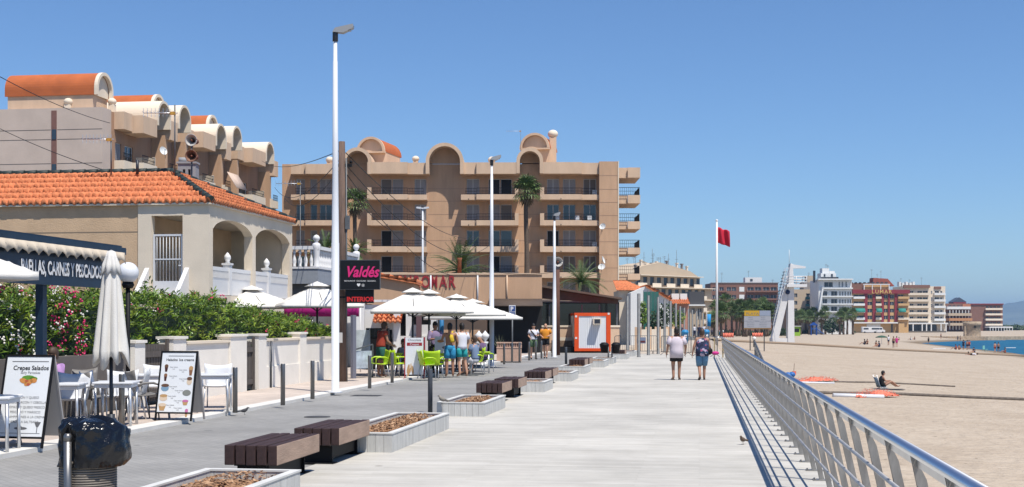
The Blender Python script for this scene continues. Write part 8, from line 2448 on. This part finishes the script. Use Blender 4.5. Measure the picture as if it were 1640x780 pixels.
FP = [ # px, py of the feet, turn, pose, top, bottom, label
 (1385,552,1.2,SIT,'black','navy','bather in black sitting at the left end of the little beach group'),
 (1389,551.5,2.5,SIT,None,'black','bare-chested bather sitting close to the one in black at the left of the group'),
 (1403,555,-1.0,SIT,None,'red','bather in red trunks sitting left of the green parasol'),
 (1408,556,1.5,SIT,'navy','navy','bather in navy sitting in front of the green parasol'),
 (1423,553,.5,STAND,'white','navy','bather in white top standing right of the green parasol'),
 (1431,557,2.2,STAND,None,'black','bather in black trunks standing near the right end of the beach group'),
 (1436,556,.2,STAND,'pink','pink','bather in pink standing at the right end of the beach group'),
 (1440,545,1.2,SIT,None,'red','bather sitting alone in the distance right of the group'),
 (1459,544.5,1.0,SIT,'white','navy','far bather in white sitting on the upper sand'),
 (1465,544,2.2,SIT,None,'navy','far bare-chested bather sitting beside the one in white'),
 (1487,551,.3,STAND,'black','black','bather in black standing at the left tip of the water'),
 (1507,543,.2,STAND,None,'navy','tiny bather standing on the far sand left of the stone tower'),
 (1534,547.5,.6,STAND,'navy','navy','bather in navy wading below the stone tower'),
 (1538,547.5,1.6,STAND,None,'red','bather in red trunks wading below the stone tower'),
 (1531,560,1.2,SIT,'red','navy','bather in red top sitting at the water edge, leftmost of the huddle'),
 (1536,560,-.6,SIT,None,'red','sunburnt bather sitting in the huddle at the water edge'),
 (1543,560.5,2.0,STAND,'navy','black','bather in dark clothes standing in the huddle at the water edge'),
 (1549,560.5,.4,STAND,None,'navy','bare-chested bather standing at the right of the huddle at the water edge'),
 (1552,560,2.9,STAND,'red','navy','bather in red top standing at the right end of the huddle'),
 (1543,566.5,1.4,LIE,None,'navy','sunbather lying on the sand below the huddle, left one'),
 (1557,569,1.2,LIE,'white','black','sunbather in white and black lying on the sand, right one'),
 (1560,566,2.0,SIT,'navy','navy','bather in navy sitting beside the sunbather in white'),
 (1593.5,564.5,.3,STAND,None,'red','bather in red trunks standing in shallow water, left of a pair'),
 (1599,564.5,2.9,STAND,None,'black','bather in black trunks standing in shallow water, right of a pair'),
 (1610,565,1.6,SIT,None,'red','bather sitting at the waterline right of the standing pair'),
]
proto = {}
for (px, py, rz, pose, tp, bt, lab) in FP:
    key = (id(pose), tp, bt)
    pt_, Zq = GT(px, py)
    if pt_.z < -3.25: pt_.z = -3.3 if pose is STAND else -3.2
    if key not in proto:
        proto[key] = person(lab, pt_, A+rz, 1.7, pose, skin=M_skin2 if (px % 2) else M_skin, top=C_[tp] if tp else None, sleeves=.5, bottom=C_[bt], blen=.45, hair=M_hair, fingers=False, face=False, group='bathers on the beach')
    else:
        dup(proto[key], pt_, A+rz, lab, 'bathers on the beach')
# people strolling on the far path and around the posts
for i, (px, py, rz, tp, bt, lab) in enumerate(((1090,545,3.0,'navy','black','distant stroller in dark clothes seen above the gap between the couple'),(1112,541,.2,'white','navy','distant stroller in white shirt right above the walking man'),(1120,542,3.1,'navy','navy','distant stroller in dark top coming towards us left of the woman'),(1105,537,3.0,'white','blue','far small stroller in white on the path'),(1153,538.5,2.0,'white','blue','person in white top and blue trousers right of the flag pole'),(1158,538.5,1.0,'white','navy','second person in white top standing right of the flag pole'),(1168,538,2.0,'black','black','person in black at the far left end of the beach crowd'),(1175,538,1.0,'red','navy','person in red top in the beach crowd left of the information board'),(1180,538,.3,'navy','black','person in navy in the beach crowd, just left of the information board'),(1186,537.5,2.2,'black','navy','person in black and navy touching the left edge of the information board'),(1171.5,537,2.8,'white','black','person in white top in the middle of the beach crowd'),(1177.5,537.2,.6,'black','navy','person in black top close to the one in red in the beach crowd'),(1183,537,1.4,'white','blue','person in white top at the right of the beach crowd'),(1162,537.5,.9,'navy','navy','person in navy between the white tops right of the flag pole'),(1099,541,.4,'black','black','distant stroller in black just right of the walking man, far along the path'),(1127,539,2.9,'white','navy','distant stroller in white right above the walking woman'),(1140,538,.2,'navy','black','distant stroller in navy just left of the flag pole'),(1094,538,.2,'white','navy','tiny stroller in white between the galvanised posts'),(1116,537,3.0,'navy','navy','tiny stroller in navy far along the path'))):
    Z_ = (H+.05)*F/(py-519); p = W(px, Z_, -.05)
    if p.x > 1.4: p, Z_ = GT(px, py)
    key = ('s', tp, bt)
    if key not in proto: proto[key] = person(lab, p, A+rz, 1.72, {'elL':(-.25,.04,1.16),'wrL':(-.2,.2,1.0)}, skin=M_skin2, top=C_[tp], sleeves=.6, bottom=C_[bt], blen=1.6, hair=M_hair, fingers=False, face=False, group='strollers in the distance')
    else: dup(proto[key], p, A+rz, lab, 'strollers in the distance')
# small boards and a ring by the waterline
for px, py, lab, m, nm in ((1503,559,'white bodyboard lying at the waterline left of the huddle',M_white,'bodyboard'),(1618,562,'white bodyboard floating right of the standing pair',M_white,'bodyboard')):
    p, Z_ = GT(px, py); p.z = max(p.z, -3.2); q = MB(); q.slab([(-1.2,-.3),(.9,-.35),(1.3,0),(.9,.35),(-1.2,.3)], .0, .12); o = q.build(nm, m); o.location = p; o.rotation_euler = (0,0,A+.2); tag(o, lab, 'bodyboard')
p, Z_ = GT(1578, 563); q = MB(); q.box(-.4,-.3,.35,.4,.3,.4); q.box(-.4,.25,.4,.4,.3,1.0)
for x in (-.37,.37):
    for y in (-.27,.27): q.box(x-.03,y-.03,0,x+.03,y+.03,.35)
o = q.build('beach_chair', mat('mint_chair', (.20,.45,.40), .6)); o.location = p; o.rotation_euler = (0,0,A+.8); tag(o, 'small mint green beach chair at the waterline', 'beach chair')

# ------------------------------------------------------------------ the air
hz = MB(); hz.box(-11500, -300, -10, 11500, 13000, 185)
ho = hz.build('haze', bpy.data.materials.new('haze_air'))
hm = ho.data.materials[0]; hm.use_nodes = True; hm.node_tree.nodes.clear()
_vo = hm.node_tree.nodes.new('ShaderNodeVolumePrincipled'); _vo.inputs['Color'].default_value = (.42,.68,1.0,1); _vo.inputs['Density'].default_value = .00012; _vo.inputs['Anisotropy'].default_value = .2
_mo = hm.node_tree.nodes.new('ShaderNodeOutputMaterial'); hm.node_tree.links.new(_vo.outputs[0], _mo.inputs['Volume'])
ho['kind'] = 'stuff'; ho['label'] = 'thin bluish sea haze over the bay'; ho['category'] = 'haze'
